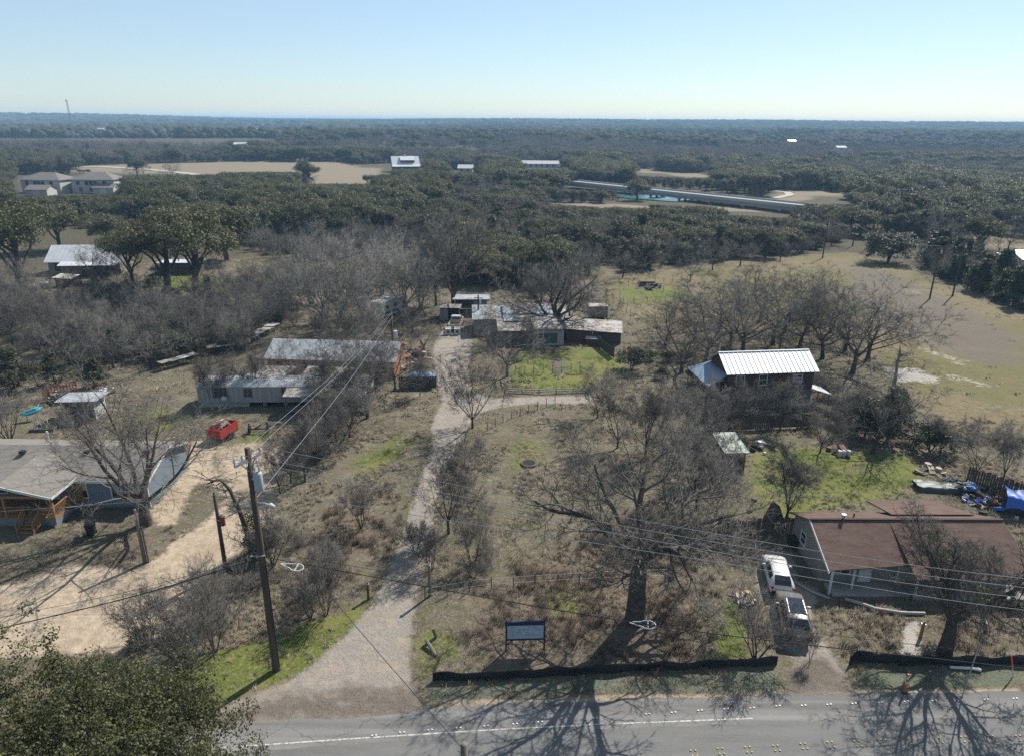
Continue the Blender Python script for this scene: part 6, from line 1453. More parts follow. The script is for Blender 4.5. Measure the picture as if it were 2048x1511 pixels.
MISTLE = leaf_mat('mistletoe_leaf', (0.07, 0.095, 0.02), (0.125, 0.14, 0.035), rnd=0.3)

def bare_meshes(key, bark=None, twig=None, limb=None, **kw):
    tr, cr, a, b, r = bare_tree(**kw)
    V, Q = tubes_np(tr)
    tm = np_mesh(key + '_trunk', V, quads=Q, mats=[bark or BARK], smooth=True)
    V2, Q2 = tubes_np(cr)
    T2 = None
    if len(a):
        V3, T2 = cones_np(a, b, r, len(V2)); V2 = np.concatenate([V2, V3])
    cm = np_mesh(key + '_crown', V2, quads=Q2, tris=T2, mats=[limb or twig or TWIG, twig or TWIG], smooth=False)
    if T2 is not None:
        mi = np.zeros(len(Q2) + len(T2), np.int32); mi[len(Q2):] = 1; cm.polygons.foreach_set('material_index', mi)
    top = float(V2[:, 2].max()); rad = float(np.percentile(np.hypot(V2[:, 0], V2[:, 1]), 97))
    return {'trunk': tm, 'crown': cm, 'h': top, 'r': rad, 'tips': a, 'cv': V2}

def leafy_tree(key, seed, H, Rr, mat_leaf, clumps=120, per=26, leaf=0.3, trunk_frac=0.28, trunk_r=0.25, shape='oak', clump_r=0.9, inner=0.35, stems=1, limbs=True):
    rg = np.random.default_rng(seed)
    z0 = H * trunk_frac
    # crown lobes
    if shape == 'oak':
        lob = []
        for i in range(9):
            a = i * 2.4 + rg.uniform(-.5, .5); q = rg.uniform(0.25, 0.68) * Rr
            lob.append((math.cos(a) * q, math.sin(a) * q, z0 + (H - z0) * rg.uniform(0.38, 0.74), Rr * rg.uniform(0.34, 0.52)))
        lob.append((0, 0, z0 + (H - z0) * 0.62, Rr * 0.55))
    elif shape == 'cedar':
        lob = []
        for i in range(11):
            t = (i + 0.5) / 11; a = i * 2.4; q = (1 - t) * Rr * rg.uniform(0.2, 0.55)
            lob.append((math.cos(a) * q, math.sin(a) * q, H * (0.12 + 0.78 * t), Rr * (0.62 * (1 - t) + 0.2)))
    else:
        lob = [(math.cos(i * 2.4) * Rr * rg.uniform(0.1, 0.6), math.sin(i * 2.4) * Rr * rg.uniform(0.1, 0.6), H * rg.uniform(0.2, 0.66), Rr * rg.uniform(0.32, 0.52)) for i in range(11)]
    lob = np.array(lob)
    k = rg.integers(0, len(lob), clumps)
    dv = nrm(rg.normal(size=(clumps, 3))); dv[:, 2] = np.where(dv[:, 2] < -0.35, -dv[:, 2] * 0.6, dv[:, 2])
    rad = lob[k, 3] * rg.uniform(inner, 1.0, clumps) ** 0.5 * rg.uniform(0.8, 1.18, clumps)
    cc = lob[k, :3] + dv * rad[:, None] * np.array([1, 1, 0.8])
    cc[:, 2] = np.maximum(cc[:, 2], H * 0.08)
    # leaves in clumps
    cs = clump_r * rg.uniform(0.55, 1.25, clumps)
    ld = nrm(rg.normal(size=(clumps, per, 3))); lr = rg.uniform(0.25, 1.0, (clumps, per)) ** 0.5
    C = cc[:, None] + ld * (lr * cs[:, None])[:, :, None] * np.array([1, 1, 0.7])
    Nn = nrm(ld + dv[:, None] * 0.8 + np.array([0, 0, 0.5]))
    V, Q = leaf_quads(C.reshape(-1, 3), Nn.reshape(-1, 3), leaf * rg.uniform(0.65, 1.3, clumps * per), rg, jitter=0.6)
    cm = np_mesh(key + '_crown', V, quads=Q, mats=[mat_leaf])
    # trunk and limbs
    paths = []
    for s in range(stems):
        ph = rg.uniform(0, 6.28); w = Rr * 0.08
        tp = np.array([[math.cos(ph) * w * t * (1 if stems == 1 else 2.5), math.sin(ph) * w * t * (1 if stems == 1 else 2.5), -0.2 + (z0 + 0.2 + (H - z0) * 0.25) * t] for t in (0, .25, .5, .75, 1)])
        paths.append((tp, np.array([1.25, 1, .9, .8, .55]) * trunk_r / (1 if stems == 1 else 1.5), 8))
        if limbs:
            for l in lob[s::stems]:
                a = tp[rg.integers(2, 5)]; b = l[:3]; mdl = (a + b) / 2 + rg.normal(size=3) * Rr * 0.07 + np.array([0, 0, Rr * 0.06])
                paths.append((np.array([a, a * .5 + mdl * .5 + rg.normal(size=3) * .1, mdl, b]), np.array([.5, .38, .3, .1]) * trunk_r, 5))
    V, Q = tubes_np(paths)
    tm = np_mesh(key + '_trunk', V, quads=Q, mats=[BARK], smooth=True)
    return {'trunk': tm, 'crown': cm, 'h': H, 'r': Rr}

def place(proto, name, label, cat, loc, h, rz=0.0, group=None, wide=1.0):
    t = thing(name, label, cat, loc, rz, group)
    s = h / proto['h']; t.scale = (s * wide, s * wide, s)
    link('trunk', proto['trunk'], t); link('crown', proto['crown'], t)
    return t

# prototypes ------------------------------------------------
BV = [bare_meshes('vase%d' % i, limb=LIMB, seed=11 + i, H=9, trunk_frac=0.16, trunk_r=0.17, n=(6, 6, 6, 6), ang=(34, 40, 46, 50), ratio=(0.72, 0.52, 0.5, 0.5),
                  gnarl=(.05, .13, .2, .26), up=(.02, .07, .06, .03), twigs=6, twig_r=0.011, tw_len=0.55) for i in range(3)]
BR = [bare_meshes('round%d' % i, limb=LIMB, seed=31 + i, H=9, trunk_frac=0.22, trunk_r=0.2, n=(6, 6, 6), ang=(52, 52, 54), ratio=(0.66, 0.56, 0.55),
                  gnarl=(.08, .2, .26, .3), up=(.02, .03, .02, .0), twigs=8, twig_r=0.0135, tw_len=0.85, keep=(0.55, 0.78)) for i in range(4)]
BS = [bare_meshes('shrub%d' % i, limb=LIMB, seed=51 + i, H=3.2, trunk_frac=0.3, trunk_r=0.045, stems=6, lean=0.5, n=(4, 5, 5), ang=(30, 38, 44), ratio=(0.7, 0.55, 0.5),
                  gnarl=(.12, .2, .25, .3), up=(.03, .05, .04, .02), twigs=5, twig_r=0.0075, tw_len=0.34) for i in range(3)]
BW = [bare_meshes('white%d' % i, bark=PALE, twig=PALETW, seed=71 + i, H=14, trunk_frac=0.24, trunk_r=0.3, stems=2, lean=0.22, n=(5, 6, 6), ang=(34, 44, 50), ratio=(0.8, 0.5, 0.5),
                  gnarl=(.07, .14, .22, .28), up=(.03, .06, .04, .02), twigs=7, twig_r=0.016, tw_len=1.0, keep=(0.6, 0.85)) for i in range(2)]
BT = [bare_meshes('tall%d' % i, bark=[BARK, PALE, PALE][i], twig=[LIMB, PALETW, PALETW][i], seed=181 + i, H=16, trunk_frac=0.2, trunk_r=0.38, stems=[1, 2, 2][i], lean=0.25, n=(7, 7, 7), ang=(38, 44, 48), ratio=(0.8, 0.52, 0.5),
                  gnarl=(.05, .13, .2, .28), up=(.02, .06, .04, .03), twigs=[26, 18, 18][i], twig_r=0.017, tw_len=1.0, keep=(.6, .85)) for i in range(3)]
OAKM = leaf_mat('live_oak_leaf', (0.070, 0.080, 0.030), (0.142, 0.140, 0.056), (0.16, 0.15, 0.07), rnd=0.35)
CEDM = leaf_mat('cedar_foliage', (0.040, 0.052, 0.022), (0.08, 0.092, 0.038), (0.095, 0.095, 0.045), rnd=0.35)
OLVM = leaf_mat('olive_grey_foliage', (0.075, 0.08, 0.045), (0.125, 0.122, 0.068), (0.10, 0.092, 0.058), rnd=0.35)
EO = [leafy_tree('oak%d' % i, 101 + i, 9, 5.6, OAKM, clumps=400, per=38, leaf=0.31, clump_r=0.8, trunk_r=0.36, trunk_frac=0.17) for i in range(3)]
EH = [leafy_tree('big_oak%d' % i, 107 + i, 10, 6.0, OAKM, clumps=640, per=40, leaf=0.21, clump_r=0.8, trunk_r=0.4, trunk_frac=0.22) for i in range(2)]
EU = leafy_tree('round_bush', 187, 8, 6.2, OLVM, clumps=420, per=36, leaf=0.3, clump_r=0.8, trunk_r=0.25, shape='bush', trunk_frac=0.08, stems=3)
EC = [leafy_tree('cedar%d' % i, 121 + i, 7.5, 2.9, CEDM, clumps=150, per=28, leaf=0.34, clump_r=0.6, trunk_r=0.15, shape='cedar', trunk_frac=0.1) for i in range(3)]
EG = [leafy_tree('olive%d' % i, 141 + i, 8, 4.4, OLVM, clumps=190, per=28, leaf=0.36, clump_r=0.7, trunk_r=0.25, shape='oak', trunk_frac=0.2) for i in range(2)]
EB = [leafy_tree('bush%d' % i, 161 + i, 3.0, 2.2, CEDM, clumps=110, per=36, leaf=0.17, clump_r=0.42, trunk_r=0.07, shape='bush', trunk_frac=0.1, stems=3) for i in range(2)]
EY = [leafy_tree('lime%d' % i, 171 + i, 2.6, 1.6, leaf_mat('lime_green_shrub', (0.09, 0.12, 0.03), (0.15, 0.17, 0.05), rnd=0.3), clumps=70, per=30, leaf=0.16, clump_r=0.35, trunk_r=0.05, shape='bush', trunk_frac=0.1, stems=3) for i in range(1)]

def at(proto, px, py, top, name, label, cat, seed=0, group=None, wide=1.0, rz=None):
    """a tree whose foot shows at (px, py) and whose top reaches row `top`"""
    p = P(px, py); h = ZAT(p, top)
    rz = random.Random(seed * 13 + int(px)).uniform(0, 6.28) if rz is None else rz
    return place(proto, name, label, cat, (p.x, p.y, 0), h, rz, group, wide)
# ------------------------------------------------------------------ the trees one can pick out
# the big bare oak in the middle of the weedy lot
OAK1 = bare_meshes('lot_oak', bark=mat('dark_oak_bark', (0.062, 0.052, 0.044), 0.95, (0.125, 0.108, 0.09), 5.0, 1.0, bump=0.7, bscale=16, spec=0.1),
                   keep=(0.54, 0.76), seed=5, H=13.5, trunk_frac=0.30, trunk_r=0.52, n=(9, 7, 6, 6), ang=(60, 54, 54, 56), ratio=(0.54, 0.56, 0.5, 0.46),
                   gnarl=(.05, .27, .34, .36), up=(.02, -.01, .02, .03), twigs=5, twig_r=0.0095, tw_len=0.5, seg=(7, 9, 6, 4), min_t=0.22)
at(OAK1, 1270, 1240, 845, 'bare_oak', 'big bare spreading oak with a thick dark trunk behind the black silt fence', 'tree', rz=2.2)
OAK2 = bare_meshes('yard_oak', seed=8, H=10, trunk_frac=0.22, trunk_r=0.42, n=(7, 7, 7, 6), ang=(52, 50, 52, 54), ratio=(0.6, 0.56, 0.5, 0.46),
                   gnarl=(.06, .2, .28, .32), up=(.02, .05, .03, .03), keep=(0.55, 0.78), twigs=6, twig_r=0.0095, tw_len=0.45, seg=(6, 8, 5, 4))
y2 = at(OAK2, 1888, 1306, 1003, 'bare_tree', 'round bare tree with green mistletoe in front of the brown roofed house', 'tree', rz=0.6)
VAS = bare_meshes('house_tree', limb=LIMB, seed=23, H=14, trunk_frac=0.2, trunk_r=0.5, n=(7, 7, 7, 6), ang=(46, 46, 48, 52), ratio=(0.8, 0.5, 0.48, 0.46),
                  gnarl=(.03, .12, .2, .28), up=(.01, .08, .05, .03), twigs=5, twig_r=0.0105, tw_len=0.6, seg=(6, 9, 6, 4))
at(VAS, 292, 1048, 700, 'bare_tree', 'tall vase shaped bare tree at the corner of the blue grey house', 'tree', rz=1.0, wide=1.25)

def mistletoe(tree, proto, n, rad, seed):
    """green balls of mistletoe on twig ends"""
    rg = np.random.default_rng(seed); tips = proto['tips']
    for i in range(n):
        c = tips[rg.integers(0, len(tips))]
        N = 170; d = nrm(rg.normal(size=(N, 3))); rr = rad * rg.uniform(0.55, 1.2)
        V, Q = leaf_quads(c + d * (rg.uniform(0.2, 1, (N, 1)) ** 0.5) * rr, d, 0.12, rg)
        link('mistletoe', np_mesh('mistletoe', V, quads=Q, mats=[MISTLE]), tree, kind='stuff')
mistletoe(y2, OAK2, 12, 0.5, 3)

at(BV[0], 945, 856, 690, 'bare_tree', 'bare vase shaped tree at the fork where the side drive leaves the gravel driveway', 'tree', 1, wide=1.05)
t5 = at(BR[0], 1014, 752, 592, 'bare_tree', 'dark bare tree on the green patch in front of the old farmhouse', 'tree', 2)
at(BV[1], 897, 1066, 842, 'bare_tree', 'many branched bare tree on the right edge of the gravel driveway', 'tree', 3)
at(BS[0], 945, 1130, 1005, 'bare_sapling', 'slender clump of bare saplings right of the driveway tree', 'sapling', 4, wide=0.55)
at(BS[1], 862, 1140, 1035, 'bare_sapling', 'thin bare sapling on the driveway verge by the grey gate post', 'sapling', 5, wide=0.7)
at(BS[2], 1512, 1316, 1185, 'bare_tree', 'small bare many stemmed tree at the right end of the long silt fence', 'tree', 6, wide=1.0)
at(BV[2], 1572, 1040, 868, 'bare_tree', 'fine twigged bare tree on the lawn behind the brown roofed house', 'tree', 7, wide=1.15)
for i, (px, py, tp, k, lab) in enumerate([
    (1235, 895, 745, 1, 'tall thin bare tree at the left end of the thicket before the two storey house'),
    (1290, 915, 752, 2, 'bare tree second from the left in the thicket before the two storey house'),
    (1345, 905, 765, 0, 'bare tree behind the crown of the big spreading oak'),
    (1388, 985, 800, 1, 'dense grey bare tree left of the green roofed shed'),
    (1420, 950, 790, 2, 'bare tree just behind the green roofed shed'),
    (1392, 1015, 850, 0, 'bare tree directly behind the big spreading oak on its right'),
    (1430, 1035, 880, 1, 'bare tree by the left end of the brown picket fence'),
    (1195, 835, 725, 0, 'thin bare tree at the right end of the side drive')]):
    at(BV[k], px, py, tp, 'bare_tree', lab, 'tree', 20 + i, 'thicket between the weedy lot and the two storey house')
for i, (px, py, tp, k, lab) in enumerate([
    (1363, 745, 590, 0, 'wide bare tree left of the two storey metal roofed house'),
    (1410, 722, 565, 1, 'second bare tree of the row behind the two storey house'),
    (1485, 705, 545, 2, 'bare tree behind the middle of the white metal roof'),
    (1545, 690, 535, 3, 'bare tree behind the right half of the white metal roof'),
    (1600, 690, 545, 0, 'tall bare tree behind the right end of the white metal roof'),
    (1645, 715, 560, 1, 'bare tree with reddish bark right of the white metal roof'),
    (1705, 745, 560, 2, 'leaning bare tree at the edge of the pasture'),
    (1735, 715, 580, 3, 'outermost bare tree reaching over the pasture'),
    (1330, 690, 585, 1, 'low bare tree left of the row behind the two storey house'),
    (1440, 655, 540, 3, 'bare tree farther back behind the row by the pasture'),
    (1520, 640, 520, 2, 'bare tree at the back of the group by the pasture'),
    (1620, 620, 525, 0, 'bare tree at the pasture end of the group, farthest back'),
    (1390, 680, 560, 3, 'bare tree between the first two of the row behind the two storey house'),
    (1460, 690, 540, 0, 'bare tree whose crown fills the gap above the left end of the white roof'),
    (1570, 665, 525, 1, 'bare tree above the middle of the white roof, farther back'),
    (1660, 665, 530, 2, 'bare tree filling the gap above the right end of the white roof'),
    (1690, 700, 550, 0, 'bare tree next to the leaning one at the pasture edge'),
    (1510, 600, 505, 1, 'bare tree farthest back at the top of the pasture group')]):
    at(BR[k], px, py, tp, 'bare_tree', lab, 'tree', 40 + i, 'bare trees behind the two storey house', wide=1.3)
BIGD = mat('dark_bark_far_oak', (0.05, 0.043, 0.037), 0.95, (0.09, 0.078, 0.065), 3.0, 1.0, spec=0.1)
FOAK = bare_meshes('farm_oak', bark=BIGD, seed=91, H=13, trunk_frac=0.2, trunk_r=0.6, n=(8, 7, 7), ang=(58, 52, 54), ratio=(0.72, 0.55, 0.52),
                   gnarl=(.06, .24, .3, .32), up=(.02, .03, .03, .02), twigs=16, twig_r=0.02, tw_len=0.9, seg=(6, 8, 5, 4))
at(FOAK, 1112, 668, 488, 'bare_oak', 'broad bare oak leaning over the tin roofs of the old farmhouse', 'tree', rz=0.4, wide=1.15)
at(FOAK, 1078, 640, 505, 'bare_oak', 'bare oak behind the old farmhouse with heavy low limbs', 'tree', rz=3.4)
at(BT[0], 905, 625, 378, 'bare_tree', 'very tall grey bare tree rising behind the tin sheds', 'tree', rz=1.2, wide=1.1)
at(BT[0], 872, 610, 412, 'bare_tree', 'tall bare tree on the left of the tallest one behind the tin sheds', 'tree', rz=2.0, wide=0.9)
at(BT[1], 668, 665, 436, 'sycamore', 'white limbed bare tree behind the orange walled house', 'tree', rz=0.3)
at(BT[2], 725, 640, 448, 'sycamore', 'pale barked bare tree next to the parked travel trailer', 'tree', rz=1.3)
at(BT[1], 805, 630, 442, 'sycamore', 'pale bare tree between the travel trailer and the tin sheds', 'tree', rz=2.6)
at(BT[2], 765, 590, 450, 'sycamore', 'pale bare tree standing behind the travel trailer', 'tree', rz=4.0)
at(BT[2], 842, 615, 470, 'sycamore', 'pale bare tree left of the very tall grey tree', 'tree', rz=5.1)
at(BW[1], 620, 560, 450, 'sycamore', 'pale bare tree farthest left of the white limbed ones', 'tree', rz=5.5)
# left of the driveway
for i, (px, py, tp, pr, w, lab) in enumerate([
    (700, 872, 745, BV[0], 1.1, 'bare tree hanging over the wires left of the driveway'),
    (660, 905, 770, BV[1], 1.1, 'bare tree in the hedge line below the sloping wires'),
    (735, 835, 640, BR[2], 0.9, 'dark bare tree at the right end of the mobile home'),
    (610, 960, 815, BV[2], 0.9, 'bare tree in the hedge line right of the tall utility pole'),
    (688, 805, 680, BV[0], 1.0, 'bare tree before the long mobile home awning'),
    (560, 985, 868, BV[1], 0.8, 'thin bare tree beside the blue transformer'),
    (612, 735, 655, BR[0], 0.9, 'bare tree in front of the orange walled house'),
    (510, 800, 690, BV[2], 0.95, 'thin bare tree in front of the white mobile home'),
    (790, 780, 660, BR[3], 0.95, 'crooked bare tree over the junk by the driveway'),
    (840, 790, 690, BV[1], 0.75, 'small bare tree by the blue tarp covered pile'),
    (582, 962, 850, BV[0], 0.9, 'bare tree of the hedge line nearest the grey transformer'),
    (632, 925, 800, BV[2], 1.1, 'bare tree of the hedge line halfway along the sloping wires'),
    (672, 880, 762, BV[1], 1.1, 'bare tree of the hedge line at the awning posts'),
    (705, 842, 715, BV[2], 1.0, 'bare tree of the hedge line by the awning end'),
    (742, 800, 680, BV[0], 1.0, 'bare tree of the hedge line at the mobile home end'),
    (765, 760, 640, BR[1], 0.9, 'bare tree in front of the right end of the orange walled house'),
    (680, 745, 640, BR[3], 0.9, 'bare tree over the middle of the orange walled house'),
    (560, 745, 645, BR[0], 0.8, 'bare tree at the left end of the orange walled house'),
    (640, 690, 590, BT[0], 0.7, 'tall bare tree just behind the left half of the orange walled house'),
    (745, 690, 575, BT[2], 0.7, 'pale bare tree behind the right end of the orange walled house'),
    (690, 700, 585, BR[0], 1.0, 'bare tree behind the middle of the orange walled house'),
    (825, 665, 560, BR[3], 1.0, 'bare tree between the travel trailer and the driveway'),
    (590, 800, 700, BV[0], 1.1, 'bare tree leaning on the left end of the awning'),
    (645, 815, 705, BV[2], 1.1, 'bare tree in front of the middle of the awning'),
    (425, 812, 705, BV[2], 1.0, 'bare tree beside the left end of the white mobile home'),
    (975, 700, 600, BR[1], 0.9, 'bare tree before the left wing of the old farmhouse'),
    (1060, 705, 620, BV[1], 0.8, 'thin bare tree before the white walled room of the farmhouse'),
    (1140, 640, 540, BR[2], 1.0, 'bare tree behind the dark red shed'),
    (1215, 650, 570, BR[0], 0.9, 'bare tree right of the pale box trailer'),
    (455, 805, 690, BV[1], 0.9, 'bare tree before the left end of the white mobile home'),
    (850, 710, 615, BR[2], 0.9, 'dark bare tree on the left side of the driveway below the sheds')]):
    at(pr, px, py, tp, 'bare_tree', lab, 'tree', 60 + i, 'trees along the left of the driveway', wide=w)
for i, (px, py, tp, pr, w, lab) in enumerate([
    (372, 1352, 1165, BS[0], 1.0, 'sprawling bare shrub on the bright green verge by the road'),
    (430, 1300, 1165, BS[1], 1.0, 'bare shrub left of the tall pole, below the short pole'),
    (440, 1235, 1115, BS[2], 1.0, 'tangled bare shrub at the foot of the short pole with the rusty box'),
    (620, 1235, 1130, BS[0], 0.9, 'bare shrub on the slope right of the tall pole'),
    (652, 1228, 1105, BS[1], 0.7, 'upright bare shrub beside the fence post'),
    (655, 1170, 1075, BS[2], 0.8, 'bare shrub behind the white cable loop'),
    (722, 1052, 950, BS[0], 0.8, 'lone bare bush beside the round dirt patch'),
    (545, 1130, 1010, BS[1], 1.0, 'bare shrub behind the tall pole'),
    (18, 878, 770, BS[2], 1.1, 'bare shrub at the left edge behind the blue grey house'),
    (300, 1285, 1165, BS[2], 0.8, 'thin bare bush between sand yard and green verge'),
    (830, 1105, 1030, BS[2], 0.8, 'bare bush leaning over the driveway'),
    (1620, 1320, 1240, BS[1], 0.4, 'dry brown bush left of the pale footpath')]):
    at(pr, px, py, tp, 'bare_shrub', lab, 'shrub', 80 + i, 'leafless shrubs', wide=w)
at(BV[0], 1950, 955, 828, 'bare_tree', 'bare tree on the pasture edge beside the long wooden fence', 'tree', 91, wide=0.9)
at(BV[1], 2005, 962, 822, 'bare_tree', 'bare tree at the right edge above the wooden fence', 'tree', 92, wide=0.9)
at(BR[2], 1745, 905, 735, 'bare_tree', 'dense bare tree over the junk behind the lawn', 'tree', 93, wide=1.0)
at(BV[2], 1880, 905, 830, 'bare_tree', 'low bare tree with fallen limbs beside the lawn', 'tree', 94, wide=1.6)
at(BR[0], 1640, 905, 790, 'bare_tree', 'bare tree beside the old junk pile on the lawn', 'tree', 95, wide=0.8)
at(BV[2], 1560, 860, 745, 'bare_tree', 'bare tree below the two storey house wall', 'tree', 96, wide=1.1)
at(BV[0], 1500, 850, 750, 'bare_tree', 'bare tree in front of the two storey house', 'tree', 97, wide=1.1)
at(BV[1], 1440, 850, 745, 'bare_tree', 'bare tree at the left corner of the two storey house', 'tree', 98, wide=1.1)
at(BV[1], 1700, 850, 750, 'bare_tree', 'bare tree right of the two storey house', 'tree', 98, wide=1.1)
at(BV[0], 1372, 862, 748, 'bare_tree', 'bare tree between the thicket and the two storey house', 'tree', 99, wide=1.0)
for i, (px, py, tp, k, lab) in enumerate([
    (1380, 562, 495, 0, 'single bare tree standing in the far meadow'),
    (1425, 540, 478, 1, 'bare tree at the far edge of the meadow, left of the poles'),
    (1300, 542, 470, 2, 'bare tree at the left end of the far meadow edge'),
    (1480, 532, 472, 3, 'bare tree at the far end of the pasture'),
    (1245, 556, 490, 1, 'bare tree at the corner of the far meadow'),
    (1560, 522, 470, 0, 'bare tree by the left distant pole')]):
    at(BR[k], px, py, tp, 'bare_tree', lab, 'tree', 200 + i, 'bare trees along the far meadow', wide=1.2)
# dead snag
dt = thing('dead_tree', 'dead broken grey trunk standing at the pasture edge', 'tree', P(1785, 782))
rgd = random.Random(3); mbt = MB(); hh = ZAT(P(1785, 782), 690)
mbt.tube([(0, 0, -.1), (.05, 0, hh * .3), (-.1, .05, hh * .6), (-.05, 0, hh * .85), (-.25, 0, hh)], [.24, .2, .17, .13, .05], 8)
mbt.build('trunk', PALETW, dt, True)
mbl = MB()
for k in range(9):
    z = hh * rgd.uniform(.5, .92); a = rgd.uniform(0, 6.28); l = rgd.uniform(.6, 1.9)
    mbl.tube([(0, 0, z), (math.cos(a) * l * .6, math.sin(a) * l * .6, z + l * .15), (math.cos(a) * l, math.sin(a) * l, z + l * rgd.uniform(-.1, .5))], [.07, .05, .02], 5)
mbl.build('limb', PALETW, dt, True, kind='stuff')
# bent ivy-clad tree beside the tall pole
bt = thing('bent_tree', 'bent leaning bare tree with ivy round its trunk beside the short pole', 'tree', P(503, 1105))
hh = ZAT(P(503, 1105), 960); mbt = MB()
mbt.tube([(0, 0, -.2), (-.15, 0, hh * .3), (-.5, 0, hh * .62), (-1.0, 0, hh * .88), (-1.5, 0, hh), (-2.2, 0, hh * .98), (-2.8, .2, hh * .93)], [.24, .2, .17, .14, .11, .08, .04], 8)
mbt.build('trunk', BARK, bt, True)
mbl = MB(); pts0, pts1, rr = [], [], []
for k in range(26):
    t = rgd.uniform(.3, 1); x = -2.6 * max(0, t - .3) / .7; z = hh * min(1, .3 + t * .75); a = rgd.uniform(0, 6.28); l = rgd.uniform(.8, 2.0)
    q = Vector((x, 0, z)); d = Vector((math.cos(a), math.sin(a), rgd.uniform(-.3, .6))).normalized()
    mbl.tube([q, q + d * l * .5 + Vector((0, 0, .1)), q + d * l], [.045, .03, .01], 4)
    for j in range(12):
        s = q + d * l * rgd.uniform(.2, 1); e = Vector((rgd.uniform(-1, 1), rgd.uniform(-1, 1), rgd.uniform(-.4, .8))) * .5
        mbl.tube([s, s + e * .6, s + e * 1.2], [.015, .012, .004], 3)
mbl.build('crown', TWIG, bt)
rgn = np.random.default_rng(4); N = 900
zz = rgn.uniform(0, hh * .55, N); aa = rgn.uniform(0, 6.28, N); rd = rgn.uniform(.2, 1.1, N) * (1 - zz / hh * .9)
V, Q = leaf_quads(np.stack([np.cos(aa) * rd + .25, np.sin(aa) * rd, zz], -1), np.stack([np.cos(aa), np.sin(aa), aa * 0 + .3], -1), 0.17, rgn)
link('ivy', np_mesh('ivy', V, quads=Q, mats=[IVYM]), bt)

# live oak close to the camera at the lower left
NOAKM = leaf_mat('near_live_oak_leaf', (0.062, 0.070, 0.024), (0.125, 0.125, 0.05), rnd=0.45, scale=0.9, trans=0.35)
NO = leafy_tree('near_oak', 201, 13.2, 8.6, NOAKM, clumps=2500, per=84, leaf=0.105, clump_r=0.5, trunk_r=0.45, inner=0.5)
no = place(NO, 'live_oak', 'leafy green live oak close by in the lower left corner', 'tree', (-15.4, 15.4, 0), 15.2, 0.7, None, 0.86)
# evergreen shrubs and trees one can pick out
for i, (px, py, tp, pr, w, lab) in enumerate([
    (1262, 738, 690, EB[0], 1.1, 'round dark evergreen bush beside the farmhouse lawn'),
    (1775, 880, 768, EC[0], 1.1, 'dark evergreen tree at the back corner of the lawn'),
    (1795, 850, 780, EC[1], 1.3, 'dark evergreen tree beside the pasture, behind the lawn'),
    (1730, 870, 790, EC[2], 1.1, 'dark evergreen in front of the bare trees right of the two storey house'),
    (1860, 900, 835, EB[1], 1.2, 'low dark evergreen bush by the pasture edge'),
    (1400, 765, 722, EB[0], 1.2, 'dark green bush at the left end of the two storey house'),
    (1300, 720, 690, EY[0], 1.0, 'lime green bush in the hedge left of the two storey house'),
    (1335, 722, 690, EY[0], 1.0, 'lime green bush in the middle of the hedge left of the two storey house'),
    (1372, 722, 690, EY[0], 1.0, 'lime green bush at the right of the hedge beside the two storey house'),
    (1450, 712, 680, EY[0], 1.0, 'lime green bush behind the left end of the white metal roof'),
    (1325, 755, 728, EB[1], 1.0, 'grey green bush beside the hedge of lime green bushes'),
    (530, 1112, 1040, EB[1], 0.7, 'ivy green bush at the foot of the bent tree'),
    (285, 1285, 1252, EY[0], 1.3, 'low bright green shrub at the end of the sand yard'),
    (1470, 905, 865, EB[0], 0.9, 'dark green bush beside the green roofed shed'),
    (1775, 524, 450, EU, 1.15, 'broad round evergreen at the far end of the pasture'),
    (1215, 520, 470, EC[1], 1.3, 'dark evergreen at the far side of the farmhouse meadow'),
    (1260, 540, 490, EC[0], 1.2, 'dark evergreen right of the far meadow'),
    (30, 775, 690, EC[2], 1.3, 'bushy dark evergreen at the left edge'),
    (75, 775, 722, EG[1], 0.9, 'olive coloured bush behind the blue boat shaped tub'),
    (110, 765, 700, EC[0], 1.2, 'dark evergreen behind the red trailer, on its left'),
    (190, 772, 712, EC[1], 1.3, 'dark evergreen right behind the small tin shed'),
    (25, 790, 738, EG[0], 0.9, 'yellow green bush at the left edge of the dirt yard')]):
    at(pr, px, py, tp, 'evergreen_shrub' if pr in EB or pr in EY else 'evergreen_tree', lab, 'shrub' if pr in EB or pr in EY else 'tree', 120 + i, wide=w)
for i, (px, py, tp, pr, w, lab) in enumerate([
    (335, 590, 408, EH[0], 1.0, 'leaning live oak shading the bright green patch at left'),
    (392, 592, 405, EH[1], 1.0, 'tall live oak in front of the flat roofed shed'),
    (40, 585, 395, EH[0], 1.0, 'large live oak at the left edge before the stone house'),
    (185, 560, 470, BR[1], 1.0, 'dark bare tree in front of the white roofed stone house'),
    (120, 500, 405, EO[0], 1.1, 'live oak behind the white roofed stone house on its left'),
    (225, 500, 425, EO[1], 1.1, 'live oak behind the white roofed stone house on its right'),
    (270, 575, 455, EH[1], 0.8, 'live oak right of the white roofed stone house'),
    (455, 520, 405, EO[0], 1.1, 'live oak behind the flat roofed shed')]):
    at(pr, px, py, tp, 'live_oak' if pr in EO + EH else 'bare_tree', lab, 'tree', 160 + i, wide=w)

